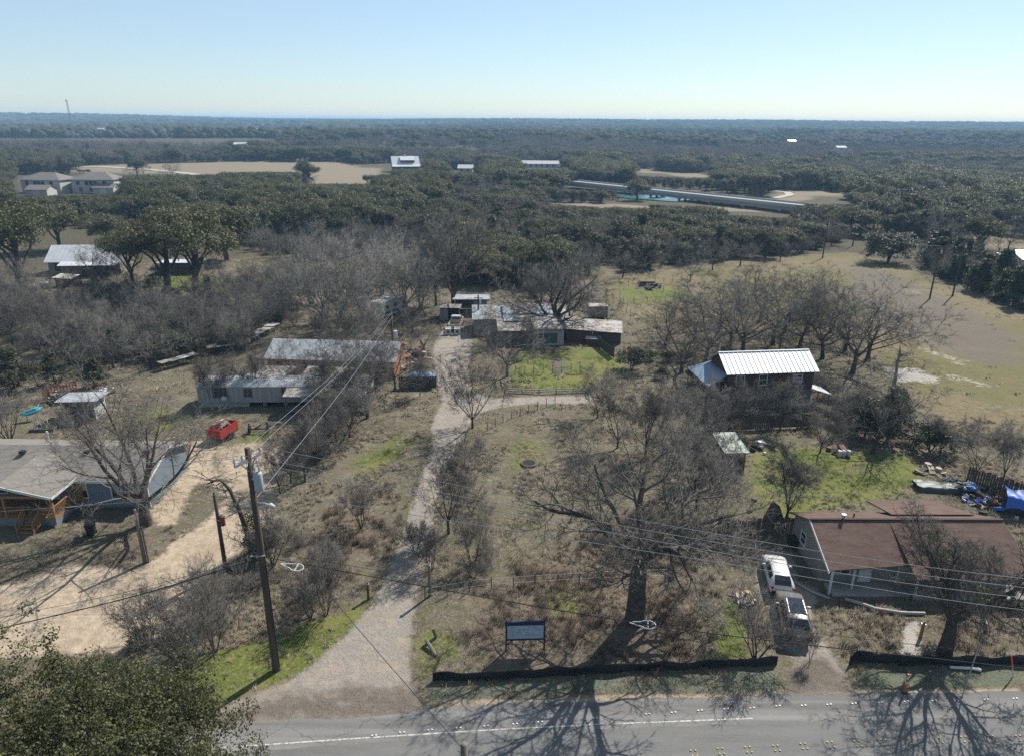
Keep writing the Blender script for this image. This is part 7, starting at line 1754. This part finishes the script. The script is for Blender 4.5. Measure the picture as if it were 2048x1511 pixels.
# ------------------------------------------------------------------ woods: single trees by area
def keep_clear(pts): BLOCK.append(px_poly(pts))
for k in ('gravel', 'sand', 'tan'):
    for poly, s, w in AP[k]: BLOCK.append(poly)
keep_clear([(1240, 545), (1560, 518), (1700, 508), (1840, 545), (2048, 632), (2048, 900), (1800, 800), (1740, 690), (1500, 560), (1300, 580)])
keep_clear([(380, 720), (740, 720), (740, 830), (380, 830)]); keep_clear([(520, 660), (820, 660), (820, 760), (520, 760)])
keep_clear([(730, 600), (790, 600), (790, 650), (730, 650)]); keep_clear([(860, 575), (1240, 575), (1240, 800), (1000, 800), (860, 720)])
keep_clear([(90, 500), (250, 500), (250, 575), (90, 575)]); keep_clear([(330, 515), (460, 515), (460, 590), (280, 590)])
keep_clear([(30, 350), (250, 350), (250, 385), (30, 385)]); keep_clear([(690, 330), (860, 318), (860, 345), (690, 372)])
keep_clear([(1120, 360), (1560, 395), (1560, 425), (1120, 385)]); keep_clear([(1960, 510), (2060, 510), (2060, 560), (1990, 560)])
keep_clear([(0, 720), (250, 760), (250, 850), (0, 850)])
keep_clear([(1040, 325), (1130, 325), (1130, 337), (1040, 337)]); keep_clear([(900, 333), (960, 333), (960, 348), (900, 348)])
keep_clear([(1690, 474), (1830, 480), (1830, 500), (1690, 500)])
placed = []
# what stands in front of these must stay below the row (left, right, row): keeps the far houses, field, bridge and river in sight
SIGHT = [(25, 250, 383), (150, 250, 340), (250, 430, 351), (430, 600, 347), (600, 745, 370), (745, 780, 352), (775, 850, 341), (895, 960, 346), (1040, 1125, 337), (1135, 1225, 376), (1225, 1450, 400), (1450, 1565, 413), (1100, 1290, 408), (1540, 1690, 384), (1700, 1830, 492), (560, 960, 297), (1270, 1420, 345), (350, 560, 260), (0, 62, 276)]
def project(x, y, z):
    x, y, z = np.asarray(x, float), np.asarray(y, float), np.asarray(z, float) - CAM_H
    zc = x * _f.x + y * _f.y + z * _f.z
    return 1024 + FPX * (x * _r.x + y * _r.y + z * _r.z) / zc, 755.5 - FPX * (x * _u.x + y * _u.y + z * _u.z) / zc
def max_h(x, y, z0, rad=0.0):
    """greatest height at ground points that still leaves the far things in sight"""
    px, py = project(x, y, z0); d = np.hypot(x, y); pr = rad * FPX / d
    lim = np.full(np.shape(px), 99.0)
    for a, b, row in SIGHT:
        sel = (px > a - pr) & (px < b + pr) & (py > row + 1)
        # height whose top shows at `row`
        el = math.radians(PITCH) - np.arctan((755.5 - row) / FPX); el = el - math.radians(ROLL) * (1024 - px) / FPX
        h = CAM_H - d * np.tan(el) - z0
        lim = np.where(sel, np.minimum(lim, h), lim)
    return lim
def woods(region, count, protos, hrange, name, label, group, seed, cat='tree', gap=3.0, wide=(0.85, 1.2), maxtry=60):
    poly = px_poly(region); rg = random.Random(seed); got = 0
    x0, x1 = min(q[0] for q in region), max(q[0] for q in region); y0, y1 = min(q[1] for q in region), max(q[1] for q in region)
    cand = [P(rg.uniform(x0, x1), rg.uniform(y0, y1)) for _ in range(count * 40)]   # even over the view
    cx = np.array([c.x for c in cand]); cy = np.array([c.y for c in cand])
    ok = poly_sd(poly, cx, cy) > 0
    for b in BLOCK:
        q = np.array(b)
        if q[:, 0].max() < cx.min() - 3 or q[:, 0].min() > cx.max() + 3 or q[:, 1].max() < cy.min() - 3 or q[:, 1].min() > cy.max() + 3: continue
        ok &= poly_sd(b, cx, cy) < -0.8
    for i in np.where(ok)[0]:
        if got >= count: break
        p = cand[i]; zg = float(height(p.x, p.y)); hh_ = min(rg.uniform(*hrange), float(max_h(p.x, p.y, zg, 3.0)))
        if hh_ < hrange[0] * .5: continue
        gp = gap * max(1, math.hypot(p.x, p.y) / 220)
        if any(abs(p.x - x) < gp and (p.x - x) ** 2 + (p.y - y) ** 2 < gp * gp for x, y in placed): continue
        placed.append((p.x, p.y)); got += 1
        pr = protos[rg.randrange(len(protos))]
        place(pr, name, label, cat, (p.x, p.y, zg - 0.05), hh_, rg.uniform(0, 6.28), group, rg.uniform(*wide))
    if got < count: print('woods', label[:40], got, count)
    return got
woods([(0, 590), (300, 590), (560, 570), (600, 640), (520, 700), (380, 735), (200, 740), (60, 735), (0, 690)], 44, BR + BV[:2], (6.0, 9.5), 'bare_tree', 'bare grey tree in the thicket between the stone house and the mobile homes', 'bare thicket behind the mobile homes', 1, gap=4)
woods([(0, 600), (560, 575), (600, 640), (380, 730), (0, 700)], 14, EC + EB, (2.5, 5.0), 'evergreen_bush', 'evergreen bush growing in the bare thicket behind the mobile homes', 'evergreen bushes in the bare thicket', 2, 'shrub', gap=3)
woods([(470, 490), (560, 460), (860, 480), (860, 600), (700, 650), (560, 620)], 22, BR + BW, (7, 11), 'bare_tree', 'grey bare tree in the wood behind the travel trailer', 'bare wood behind the travel trailer', 3, gap=5)
woods([(0, 395), (300, 380), (480, 400), (640, 370), (800, 350), (880, 380), (880, 450), (600, 470), (480, 470), (0, 440)], 75, EO + EC[:1] + EG, (7, 11), 'live_oak', 'dark live oak in the dense wood beyond the houses at left', 'live oaks in the wood at left', 4, gap=5.5, wide=(0.9, 1.25))
woods([(0, 385), (700, 350), (880, 380), (880, 450), (500, 470), (0, 420)], 26, BR, (7, 10), 'bare_tree', 'bare tree among the live oaks of the wood at left', 'bare trees in the live oak wood', 5, gap=5)
woods([(850, 400), (1000, 360), (1200, 390), (1400, 430), (1400, 500), (1180, 520), (1150, 590), (950, 590), (870, 500)], 60, EG + EO + EC, (6, 9.5), 'evergreen_tree', 'olive green tree in the wood behind the old farmhouse', 'evergreens behind the farmhouse', 6, gap=5)
woods([(950, 420), (1250, 410), (1700, 430), (1700, 500), (1400, 520), (1180, 540), (1000, 560)], 46, BR, (6, 9.5), 'bare_tree', 'bare tree in the brown wood beyond the farmhouse meadow', 'bare trees beyond the meadow', 7, gap=5)
woods([(1240, 430), (1560, 420), (1720, 440), (1640, 500), (1400, 520), (1240, 500)], 26, EG + EC, (5, 8.5), 'evergreen_tree', 'olive green tree in the wood beyond the farmhouse meadow', 'evergreens beyond the meadow', 8, gap=5)
woods([(1600, 400), (1800, 390), (2120, 400), (2120, 470), (1760, 475), (1640, 470)], 60, EO + EC + EG, (7, 10.5), 'live_oak', 'dark live oak in the wood beyond the pasture', 'live oaks beyond the pasture', 9, gap=5.5, wide=(0.95, 1.3))
woods([(1840, 490), (1980, 490), (2120, 600), (2120, 640), (2020, 612), (1900, 575), (1810, 530)], 26, BR + EC, (5, 8), 'hedge_tree', 'tree in the overgrown hedge along the far side of the pasture', 'overgrown hedge along the pasture', 10, gap=3.5)
woods([(1840, 480), (2120, 480), (2120, 520), (1900, 520)], 10, BR + EO, (8, 11), 'tall_hedge_tree', 'tall tree above the overgrown hedge at the right', 'tall trees above the hedge', 11, gap=6)
woods([(660, 345), (860, 338), (1000, 350), (1130, 365), (1130, 400), (860, 390), (720, 385)], 44, EO + EG, (6.5, 9.5), 'live_oak', 'live oak in the grove in front of the white roofed barn', 'live oaks in front of the barn', 12, gap=6)
woods([(1130, 350), (1400, 352), (1680, 362), (1680, 384), (1560, 378), (1400, 376), (1150, 364)], 46, EG + EO + EC, (6, 9), 'live_oak', 'live oak on the bank beyond the bridge', 'live oaks beyond the bridge', 13, gap=6)
woods([(1300, 395), (1400, 400), (1380, 440), (1250, 440), (1150, 410)], 14, BR, (5, 8), 'bare_tree', 'bare tree on the near bank of the river before the bridge', 'bare trees before the bridge', 14, gap=5)
woods([(0, 310), (330, 305), (680, 300), (680, 322), (330, 325), (150, 332), (0, 350)], 60, EC + EO, (6, 9), 'cedar', 'dark cedar in the tree line behind the far ploughed field', 'cedar line behind the ploughed field', 15, gap=7, wide=(1.0, 1.5))
woods([(700, 318), (790, 314), (790, 330), (690, 330)], 12, EO, (6, 8), 'live_oak', 'live oak beside the white roofed barn on its left', 'oaks beside the barn', 16, gap=6)
# ------------------------------------------------------------------ far woods and ground cover (nobody could count these)
def scatter(name, pts, scl, protos, seed, kind='stuff', label=None, tilt=0.0):
    pts = np.asarray(pts, np.float32); N = len(pts); rg = np.random.default_rng(seed)
    me = bpy.data.meshes.new(name); me.vertices.add(N); me.vertices.foreach_set('co', pts.ravel())
    a = me.attributes.new('scl', 'FLOAT_VECTOR', 'POINT'); a.data.foreach_set('vector', np.asarray(scl, np.float32).ravel())
    rot = np.zeros((N, 3), np.float32); rot[:, 2] = rg.uniform(0, 6.283, N)
    if tilt: rot[:, :2] = rg.normal(size=(N, 2)) * tilt
    a = me.attributes.new('rot', 'FLOAT_VECTOR', 'POINT'); a.data.foreach_set('vector', rot.ravel())
    a = me.attributes.new('pick', 'INT', 'POINT'); a.data.foreach_set('value', rg.integers(0, len(protos), N).astype(np.int32))
    c = bpy.data.collections.new(name + '_source')
    for i, pm in enumerate(protos):
        c.objects.link(bpy.data.objects.new('%s_%02d' % (name + '_piece', i), pm))
    ng = bpy.data.node_groups.new(name + '_nodes', 'GeometryNodeTree')
    ng.interface.new_socket('Geometry', in_out='INPUT', socket_type='NodeSocketGeometry'); ng.interface.new_socket('Geometry', in_out='OUTPUT', socket_type='NodeSocketGeometry')
    gi = ng.nodes.new('NodeGroupInput'); go = ng.nodes.new('NodeGroupOutput')
    ip = ng.nodes.new('GeometryNodeInstanceOnPoints'); ci = ng.nodes.new('GeometryNodeCollectionInfo')
    ci.inputs['Collection'].default_value = c; ci.inputs['Separate Children'].default_value = True; ci.inputs['Reset Children'].default_value = True
    def att(nm, ty):
        x = ng.nodes.new('GeometryNodeInputNamedAttribute'); x.data_type = ty; x.inputs['Name'].default_value = nm
        return [s for s in x.outputs if s.enabled and s.name == 'Attribute'][0]
    er = ng.nodes.new('FunctionNodeEulerToRotation')
    ng.links.new(att('rot', 'FLOAT_VECTOR'), er.inputs[0])
    ng.links.new(gi.outputs[0], ip.inputs['Points']); ng.links.new(ci.outputs[0], ip.inputs['Instance'])
    ip.inputs['Pick Instance'].default_value = True
    ng.links.new(att('pick', 'INT'), ip.inputs['Instance Index'])
    ng.links.new(er.outputs[0], ip.inputs['Rotation']); ng.links.new(att('scl', 'FLOAT_VECTOR'), ip.inputs['Scale'])
    ng.links.new(ip.outputs[0], go.inputs[0])
    o = link(name, me, kind=kind)
    if label: o['label'] = label
    md = o.modifiers.new('scatter', 'NODES'); md.node_group = ng
    return o

def far_tree(seed, m, H=8, Rr=4.5, N=70, leaf=1.5, bare=False):
    """a lumpy closed crown with loose foliage faces standing off it"""
    rg = np.random.default_rng(seed)
    bm = bmesh.new(); bmesh.ops.create_icosphere(bm, subdivisions=2, radius=1.0)
    lob = nrm(rg.normal(size=(9, 3))); amp = rg.uniform(.12, .34, 9)
    V = []
    for v in bm.verts:
        d = np.array(v.co); k = 0.72 + float((amp * np.clip(lob @ d - .55, 0, 1) * 2.2).sum()) + rg.uniform(-.07, .07)
        V.append(d * k * np.array([Rr, Rr, H * .5]) + np.array([0, 0, H * .5]))
    F = [[v.index for v in f.verts] for f in bm.faces]; bm.free(); V = np.array(V)
    d = nrm(rg.normal(size=(N, 3))); d[:, 2] = np.abs(d[:, 2]) - .1
    c = np.array([0, 0, H * .5]) + d * np.array([Rr * .95, Rr * .95, H * .47]) * rg.uniform(.8, 1.1, (N, 1))
    V2, Q = leaf_quads(c, d, leaf * rg.uniform(.5, 1.2, N), rg, .35, aspect=0.8 if not bare else 0.3)
    return np_mesh('far_tree', np.concatenate([V, V2]), quads=Q + len(V), tris=np.array(F), mats=[m])
FARG = leaf_mat('far_evergreen', (0.028, 0.036, 0.018), (0.055, 0.062, 0.03), (0.075, 0.075, 0.042), rnd=0.3, trans=0.0, scale=0.3, spec=0.0)
FARB = leaf_mat('far_bare_crowns', (0.066, 0.064, 0.062), (0.098, 0.094, 0.088), (0.08, 0.075, 0.073), rnd=0.25, trans=0.0, scale=0.3, spec=0.0)
fg = [far_tree(300 + i, FARG) for i in range(4)]
fb = [far_tree(320 + i, FARB, H=7.5, Rr=4.2, N=120, leaf=1.5, bare=True) for i in range(3)]
rg = np.random.default_rng(77)
def ring(n, d0, d1, power=1.0):
    u = rg.uniform(0, 1, n); d = d0 * (d1 / d0) ** u
    az = rg.uniform(R(-44), R(44), n)
    return d * np.sin(az), d * np.cos(az), d
X, Y, D = ring(64000, 420, 9500)
msk = np.zeros(len(X), bool)
for k in ('tan', 'field'): msk |= area(k, X, Y) > 0.2
for b in BLOCK:
    q = np.array(b); sel = (X > q[:, 0].min() - 3) & (X < q[:, 0].max() + 3) & (Y > q[:, 1].min() - 3) & (Y < q[:, 1].max() + 3)
    if sel.any(): msk[np.where(sel)[0][poly_sd(b, X[sel], Y[sel]) > -2.5]] = True
# clearings and pale openings among the woods
clear = (vnoise(X, Y, 260, 11) > 0.80) & (D > 500)
msk |= clear
sc_ = (0.55 + 1.0 * rg.uniform(size=len(X)) ** 1.6) * (0.75 + .5 * vnoise(X, Y, 120, 41)); sc_ *= np.clip(D / 1100, 0.85, 6) ** 0.55
Z = height(X, Y); lim = max_h(X, Y, Z, 4.5)
msk |= lim < 4; sc_ = np.minimum(sc_, lim / 8.5)
bare = (vnoise(X, Y, 150, 21) * 0.6 + vnoise(X, Y, 45, 22) * 0.4 + rg.uniform(-.16, .16, len(X)) + np.exp(-((D - 720) / 300) ** 2) * .2 - np.clip((D - 900) / 1500, 0, .10) + (vnoise(X, Y, 420, 31) - .5) * .25) > 0.55
S3 = np.stack([sc_ * np.clip(D / 900, 1, 3) ** .6, sc_ * np.clip(D / 900, 1, 3) ** .6, np.clip(sc_, .7, 1.9)], -1)
ok = ~msk
g_ = ok & ~bare; b_ = ok & bare
def joined(proto):
    bm = bmesh.new(); bm.from_mesh(proto['trunk']); n0 = len(bm.faces); bm.from_mesh(proto['crown']); bm.faces.ensure_lookup_table()
    for f in bm.faces[n0:]: f.material_index += 1
    me = bpy.data.meshes.new('wood_tree'); bm.to_mesh(me); bm.free()
    me.materials.append(proto['trunk'].materials[0])
    for m_ in proto['crown'].materials: me.materials.append(m_)
    return me
MG = [joined(p) for p in EO + EG[:1] + EC[:2]]; MBR = [joined(p) for p in BR]; MSH = [joined(p) for p in BS]
mh = [p['h'] for p in EO + EG[:1] + EC[:2]]
def zone_pts(zones, dens, seed):
    rz_ = np.random.default_rng(seed); ox, oy = [], []
    for zpx in zones:
        q = px_poly(zpx); a = np.array(q); x0, y0 = a.min(0); x1, y1 = a.max(0); n = int((x1 - x0) * (y1 - y0) * dens)
        x = rz_.uniform(x0, x1, n); y = rz_.uniform(y0, y1, n); k = poly_sd(q, x, y) > 0
        ox.append(x[k]); oy.append(y[k])
    x, y = np.concatenate(ox), np.concatenate(oy); k = np.ones(len(x), bool)
    for nm_ in ('tan', 'field'): k &= area(nm_, x, y) < .3
    for b in BLOCK:
        qb = np.array(b); s_ = (x > qb[:, 0].min() - 3) & (x < qb[:, 0].max() + 3) & (y > qb[:, 1].min() - 3) & (y < qb[:, 1].max() + 3)
        if s_.any(): k[np.where(s_)[0][poly_sd(b, x[s_], y[s_]) > -1.5]] = False
    return x[k], y[k]
def wood_scatter(name, zones, dens, protos, h0, hr, seed, label, own_h=9.0):
    x, y = zone_pts(zones, dens, seed); z = height(x, y); rz_ = np.random.default_rng(seed + 1)
    h = np.minimum(rz_.uniform(*hr, len(x)), max_h(x, y, z, 3.0)); k = h > hr[0] * .45; x, y, z, h = x[k], y[k], z[k], h[k]
    s_ = h / h0; scatter(name, np.stack([x, y, z - .1], -1), np.stack([s_ * rz_.uniform(.9, 1.25, len(s_)), s_ * rz_.uniform(.9, 1.25, len(s_)), s_], -1), protos, seed, label=label); return len(x)
ZB = [[(0, 590), (300, 585), (560, 565), (610, 640), (540, 690), (380, 735), (200, 748), (60, 738), (0, 700)], [(470, 490), (560, 470), (860, 440), (870, 500), (600, 530)]]
ZM = [[(860, 385), (1240, 400), (1240, 480), (1180, 560), (960, 600), (880, 590)], [(1240, 415), (1640, 425), (1700, 470), (1640, 505), (1400, 525), (1240, 545)]]
ZE = [[(-200, 392), (300, 378), (640, 365), (880, 352), (880, 470), (480, 490), (250, 440), (-200, 430)], [(1600, 405), (1800, 392), (2250, 392), (2250, 470), (1840, 475), (1640, 468)], [(690, 345), (1130, 352), (1240, 400), (860, 385)]]
ZF = [[(-300, 325), (2350, 325), (2350, 400), (1700, 398), (1560, 412), (1240, 400), (880, 352), (300, 378), (-300, 395)]]
n1 = wood_scatter('bare_thicket', ZB, 1 / 48, MBR, 9, (5, 8), 401, 'bare grey thicket filling the ground between the single trees')
n2 = wood_scatter('scrub', ZB + ZM, 1 / 9, MSH, 3.2, (1.5, 3.4), 403, 'leafless scrub under the bare trees')
MBU = [joined(p) for p in EB + EY]
wood_scatter('evergreen_scrub', ZB + ZM[1:], 1 / 60, MBU, 2.9, (1.5, 3.2), 421, 'evergreen bushes dotted through the bare thicket')
wood_scatter('pasture_hedge', [[(1812, 512), (1850, 550), (1925, 588), (2060, 640), (2200, 690), (2260, 640), (2060, 590), (1950, 545), (1880, 500)]], 1 / 5, MBU[:2] + MSH + [joined(EC[0])], 3.4, (2.0, 4.0), 423, 'tangled hedge along the far side of the pasture')
wood_scatter('thicket_near_house', [[(1370, 770), (1640, 770), (1760, 800), (1800, 880), (1640, 890), (1500, 850), (1400, 850)]], 1 / 5, MSH, 3.2, (1.5, 3.0), 425, 'scrub in front of the two storey house')
wood_scatter('thin_brush', [[(300, 1330), (330, 1160), (520, 1090), (700, 1060), (765, 1120), (640, 1250), (420, 1330)]], 1 / 22, MSH, 3.2, (.7, 1.8), 429, 'thin leafless brush on the slope by the tall pole')
wood_scatter('brush', [[(545, 1000), (705, 905), (640, 880), (560, 960)], [(835, 1130), (885, 900), (960, 880), (990, 1150), (900, 1200)]], 1 / 7, MSH, 3.2, (.7, 2.2), 427, 'low leafless brush on the slopes beside the driveway')
n3 = wood_scatter('mixed_wood', ZM, 1 / 45, MG, 9, (5, 8), 405, 'evergreens of the mixed wood between the single trees')
n4 = wood_scatter('mixed_bare_wood', ZM, 1 / 32, MBR, 9, (5.5, 8.5), 407, 'bare trees of the mixed wood between the single trees')
n5 = wood_scatter('live_oak_wood', ZE, 1 / 38, MG, 9, (5.5, 12), 409, 'live oaks filling the wood between the single trees')
n6 = wood_scatter('oak_wood_bare', ZE, 1 / 90, MBR, 9, (6, 9), 411, 'bare trees in the live oak wood')
n7 = wood_scatter('middle_wood', ZF, 1 / 70, MG, 9, (5.5, 11), 413, 'evergreens of the middle distance')
n8 = wood_scatter('middle_bare_wood', ZF, 1 / 90, MBR, 9, (6, 9), 415, 'bare trees of the middle distance')
print('wood', n1, n2, n3, n4, n5, n6, n7, n8)
nr = D < 950
for nm_, kk, pr_, sd_, lb_ in (('near_evergreen_wood', g_ & nr, MG, 51, 'evergreen woods beyond the field and the river'), ('near_bare_wood', b_ & nr, MBR, 52, 'leafless woods beyond the field and the river')):
    scatter(nm_, np.stack([X, Y, Z - .2], -1)[kk], np.repeat(sc_[kk, None], 3, 1) * np.array([1.15, 1.15, .95]), pr_, sd_, label=lb_)
g_ &= ~nr; b_ &= ~nr
scatter('evergreen_wood', np.stack([X, Y, Z - .3], -1)[g_], S3[g_], fg, 1, label='evergreen woods running back to the horizon')
scatter('bare_wood', np.stack([X, Y, Z - .3], -1)[b_], S3[b_] * np.array([1, 1, .95]), fb, 2, label='leafless grey woods between the far evergreens')

# dry grass, weeds and green grass near by
def tuft(seed, m, n=16, h=0.35, spread=0.22, w=0.02):
    rg = np.random.default_rng(seed); a = rg.uniform(0, 6.283, n); r0 = rg.uniform(0, spread, n)
    p = np.stack([np.cos(a) * r0, np.sin(a) * r0, a * 0 - .03], -1); b = rg.uniform(0, 6.283, n)
    l = h * rg.uniform(.5, 1.2, n); ln = rg.uniform(.1, .8, n)
    e = p + np.stack([np.cos(b) * l * ln, np.sin(b) * l * ln, l], -1)
    V, T = cones_np(p, e, np.full(n, w), 0)
    return np_mesh('grass_tuft', V, tris=T, mats=[m])
DRY = mat('dry_grass_blades', (0.205, 0.168, 0.122), 0.95, (0.32, 0.275, 0.21), 0.5, 1.0, spec=0.05, rnd=0.4)
WEED = mat('brown_weed_stems', (0.105, 0.081, 0.064), 0.95, (0.185, 0.152, 0.122), 0.6, 1.0, spec=0.05, rnd=0.4)
GRN = mat('green_grass_blades', (0.085, 0.12, 0.03), 0.9, (0.19, 0.20, 0.065), 0.5, 1.0, spec=0.1, rnd=0.35)
def field_pts(n, x0, x1, y0, y1, dens, seed):
    rg = np.random.default_rng(seed)
    x = rg.uniform(x0, x1, n); y = rg.uniform(y0, y1, n)
    keep = (np.abs(x) < 0.80 * y + 10) & (rg.uniform(size=n) < dens(x, y)) & (y > np.interp(x, [e.x for e in edge], [e.y for e in edge]) + 0.3)
    return x[keep], y[keep]
def bare_ground(x, y): return np.clip(np.maximum.reduce([area(k, x, y) for k in ('gravel', 'sand', 'white', 'tan')]) * 1.6, 0, 1)
blocked_b = [np.array(b) for b in HOUSE_BASES]
def not_house(x, y):
    k = np.ones(len(x))
    for b in blocked_b: k[poly_sd([tuple(q) for q in b], x, y) > 0] = 0
    return k
def patch(x, y, s, seed): return np.clip((vnoise(x, y, s, seed) - .35) * 2.6, 0, 1)
dry = lambda x, y: (1 - bare_ground(x, y)) * (1 - .75 * area('green', x, y)) * (1 - .5 * area('mulch', x, y)) * patch(x, y, 2.2, 4) * not_house(x, y)
x, y = field_pts(60000, -50, 60, 27, 75, dry, 5); z = np.zeros(len(x)) - .05
s = np.random.default_rng(6).uniform(.55, 1.25, len(x))
scatter('dry_grass', np.stack([x, y, z], -1), np.stack([s, s, s * .8], -1), [tuft(i, DRY) for i in range(3)], 7, label='dry straw coloured grass of the lots', tilt=.15)
x, y = field_pts(26000, -90, 110, 75, 170, lambda x, y: dry(x, y) * .8 * (1 - .85 * area('field', x, y)), 8); z = np.zeros(len(x)) - .05
s = np.random.default_rng(9).uniform(.9, 2.2, len(x))
scatter('rough_grass', np.stack([x, y, z], -1), np.stack([s, s, s * .6], -1), [tuft(10 + i, DRY, n=14, spread=.4, w=.035) for i in range(2)], 10, label='rough grass farther off', tilt=.15)
weed = lambda x, y: area('leaf', x, y) * patch(x, y, 1.6, 8) * (1 - bare_ground(x, y)) * not_house(x, y)
x, y = field_pts(62000, -50, 60, 27, 60, weed, 11); z = np.zeros(len(x)) - .05
s = np.random.default_rng(12).uniform(.6, 1.7, len(x))
scatter('brown_weeds', np.stack([x, y, z], -1), np.stack([s, s, s], -1), [tuft(20 + i, WEED, n=15, h=.5, spread=.2, w=.013) for i in range(3)], 13, label='tangle of dry brown weeds on the vacant lot', tilt=.2)
grn = lambda x, y: np.clip(area('green', x, y) * 1.3 - .2, 0, 1) * patch(x, y, 1.4, 9) * (1 - bare_ground(x, y)) * not_house(x, y)
x, y = field_pts(130000, -50, 70, 27, 110, grn, 14); z = np.zeros(len(x)) - .05
s = np.random.default_rng(15).uniform(.4, 1.0, len(x))
scatter('green_grass', np.stack([x, y, z], -1), np.stack([s, s, s * .6], -1), [tuft(30 + i, GRN, n=14, h=.26, spread=.2, w=.016) for i in range(3)], 16, label='fresh green winter grass in patches')
# ------------------------------------------------------------------ haze: even air round the whole place
hm = bpy.data.materials.new('haze_air'); hm.use_nodes = True
nt = hm.node_tree; nt.nodes.clear()
pv = nt.nodes.new('ShaderNodeVolumePrincipled'); pv.inputs['Color'].default_value = (0.42, 0.70, 1.0, 1)
pv.inputs['Density'].default_value = HAZE; pv.inputs['Anisotropy'].default_value = 0.0
oo = nt.nodes.new('ShaderNodeOutputMaterial'); nt.links.new(pv.outputs[0], oo.inputs['Volume'])
ZTOP = 48.0
gmn, gmx = gco.min(0), gco.max(0)
mb = MB(); mb.box(((gmn[0] + gmx[0]) / 2, (gmn[1] + gmx[1]) / 2, (gmn[2] - 1 + ZTOP) / 2),
                  (gmx[0] - gmn[0] + 400, gmx[1] - gmn[1] + 400, ZTOP - gmn[2] + 1))
mb.build('haze', hm, kind='stuff')
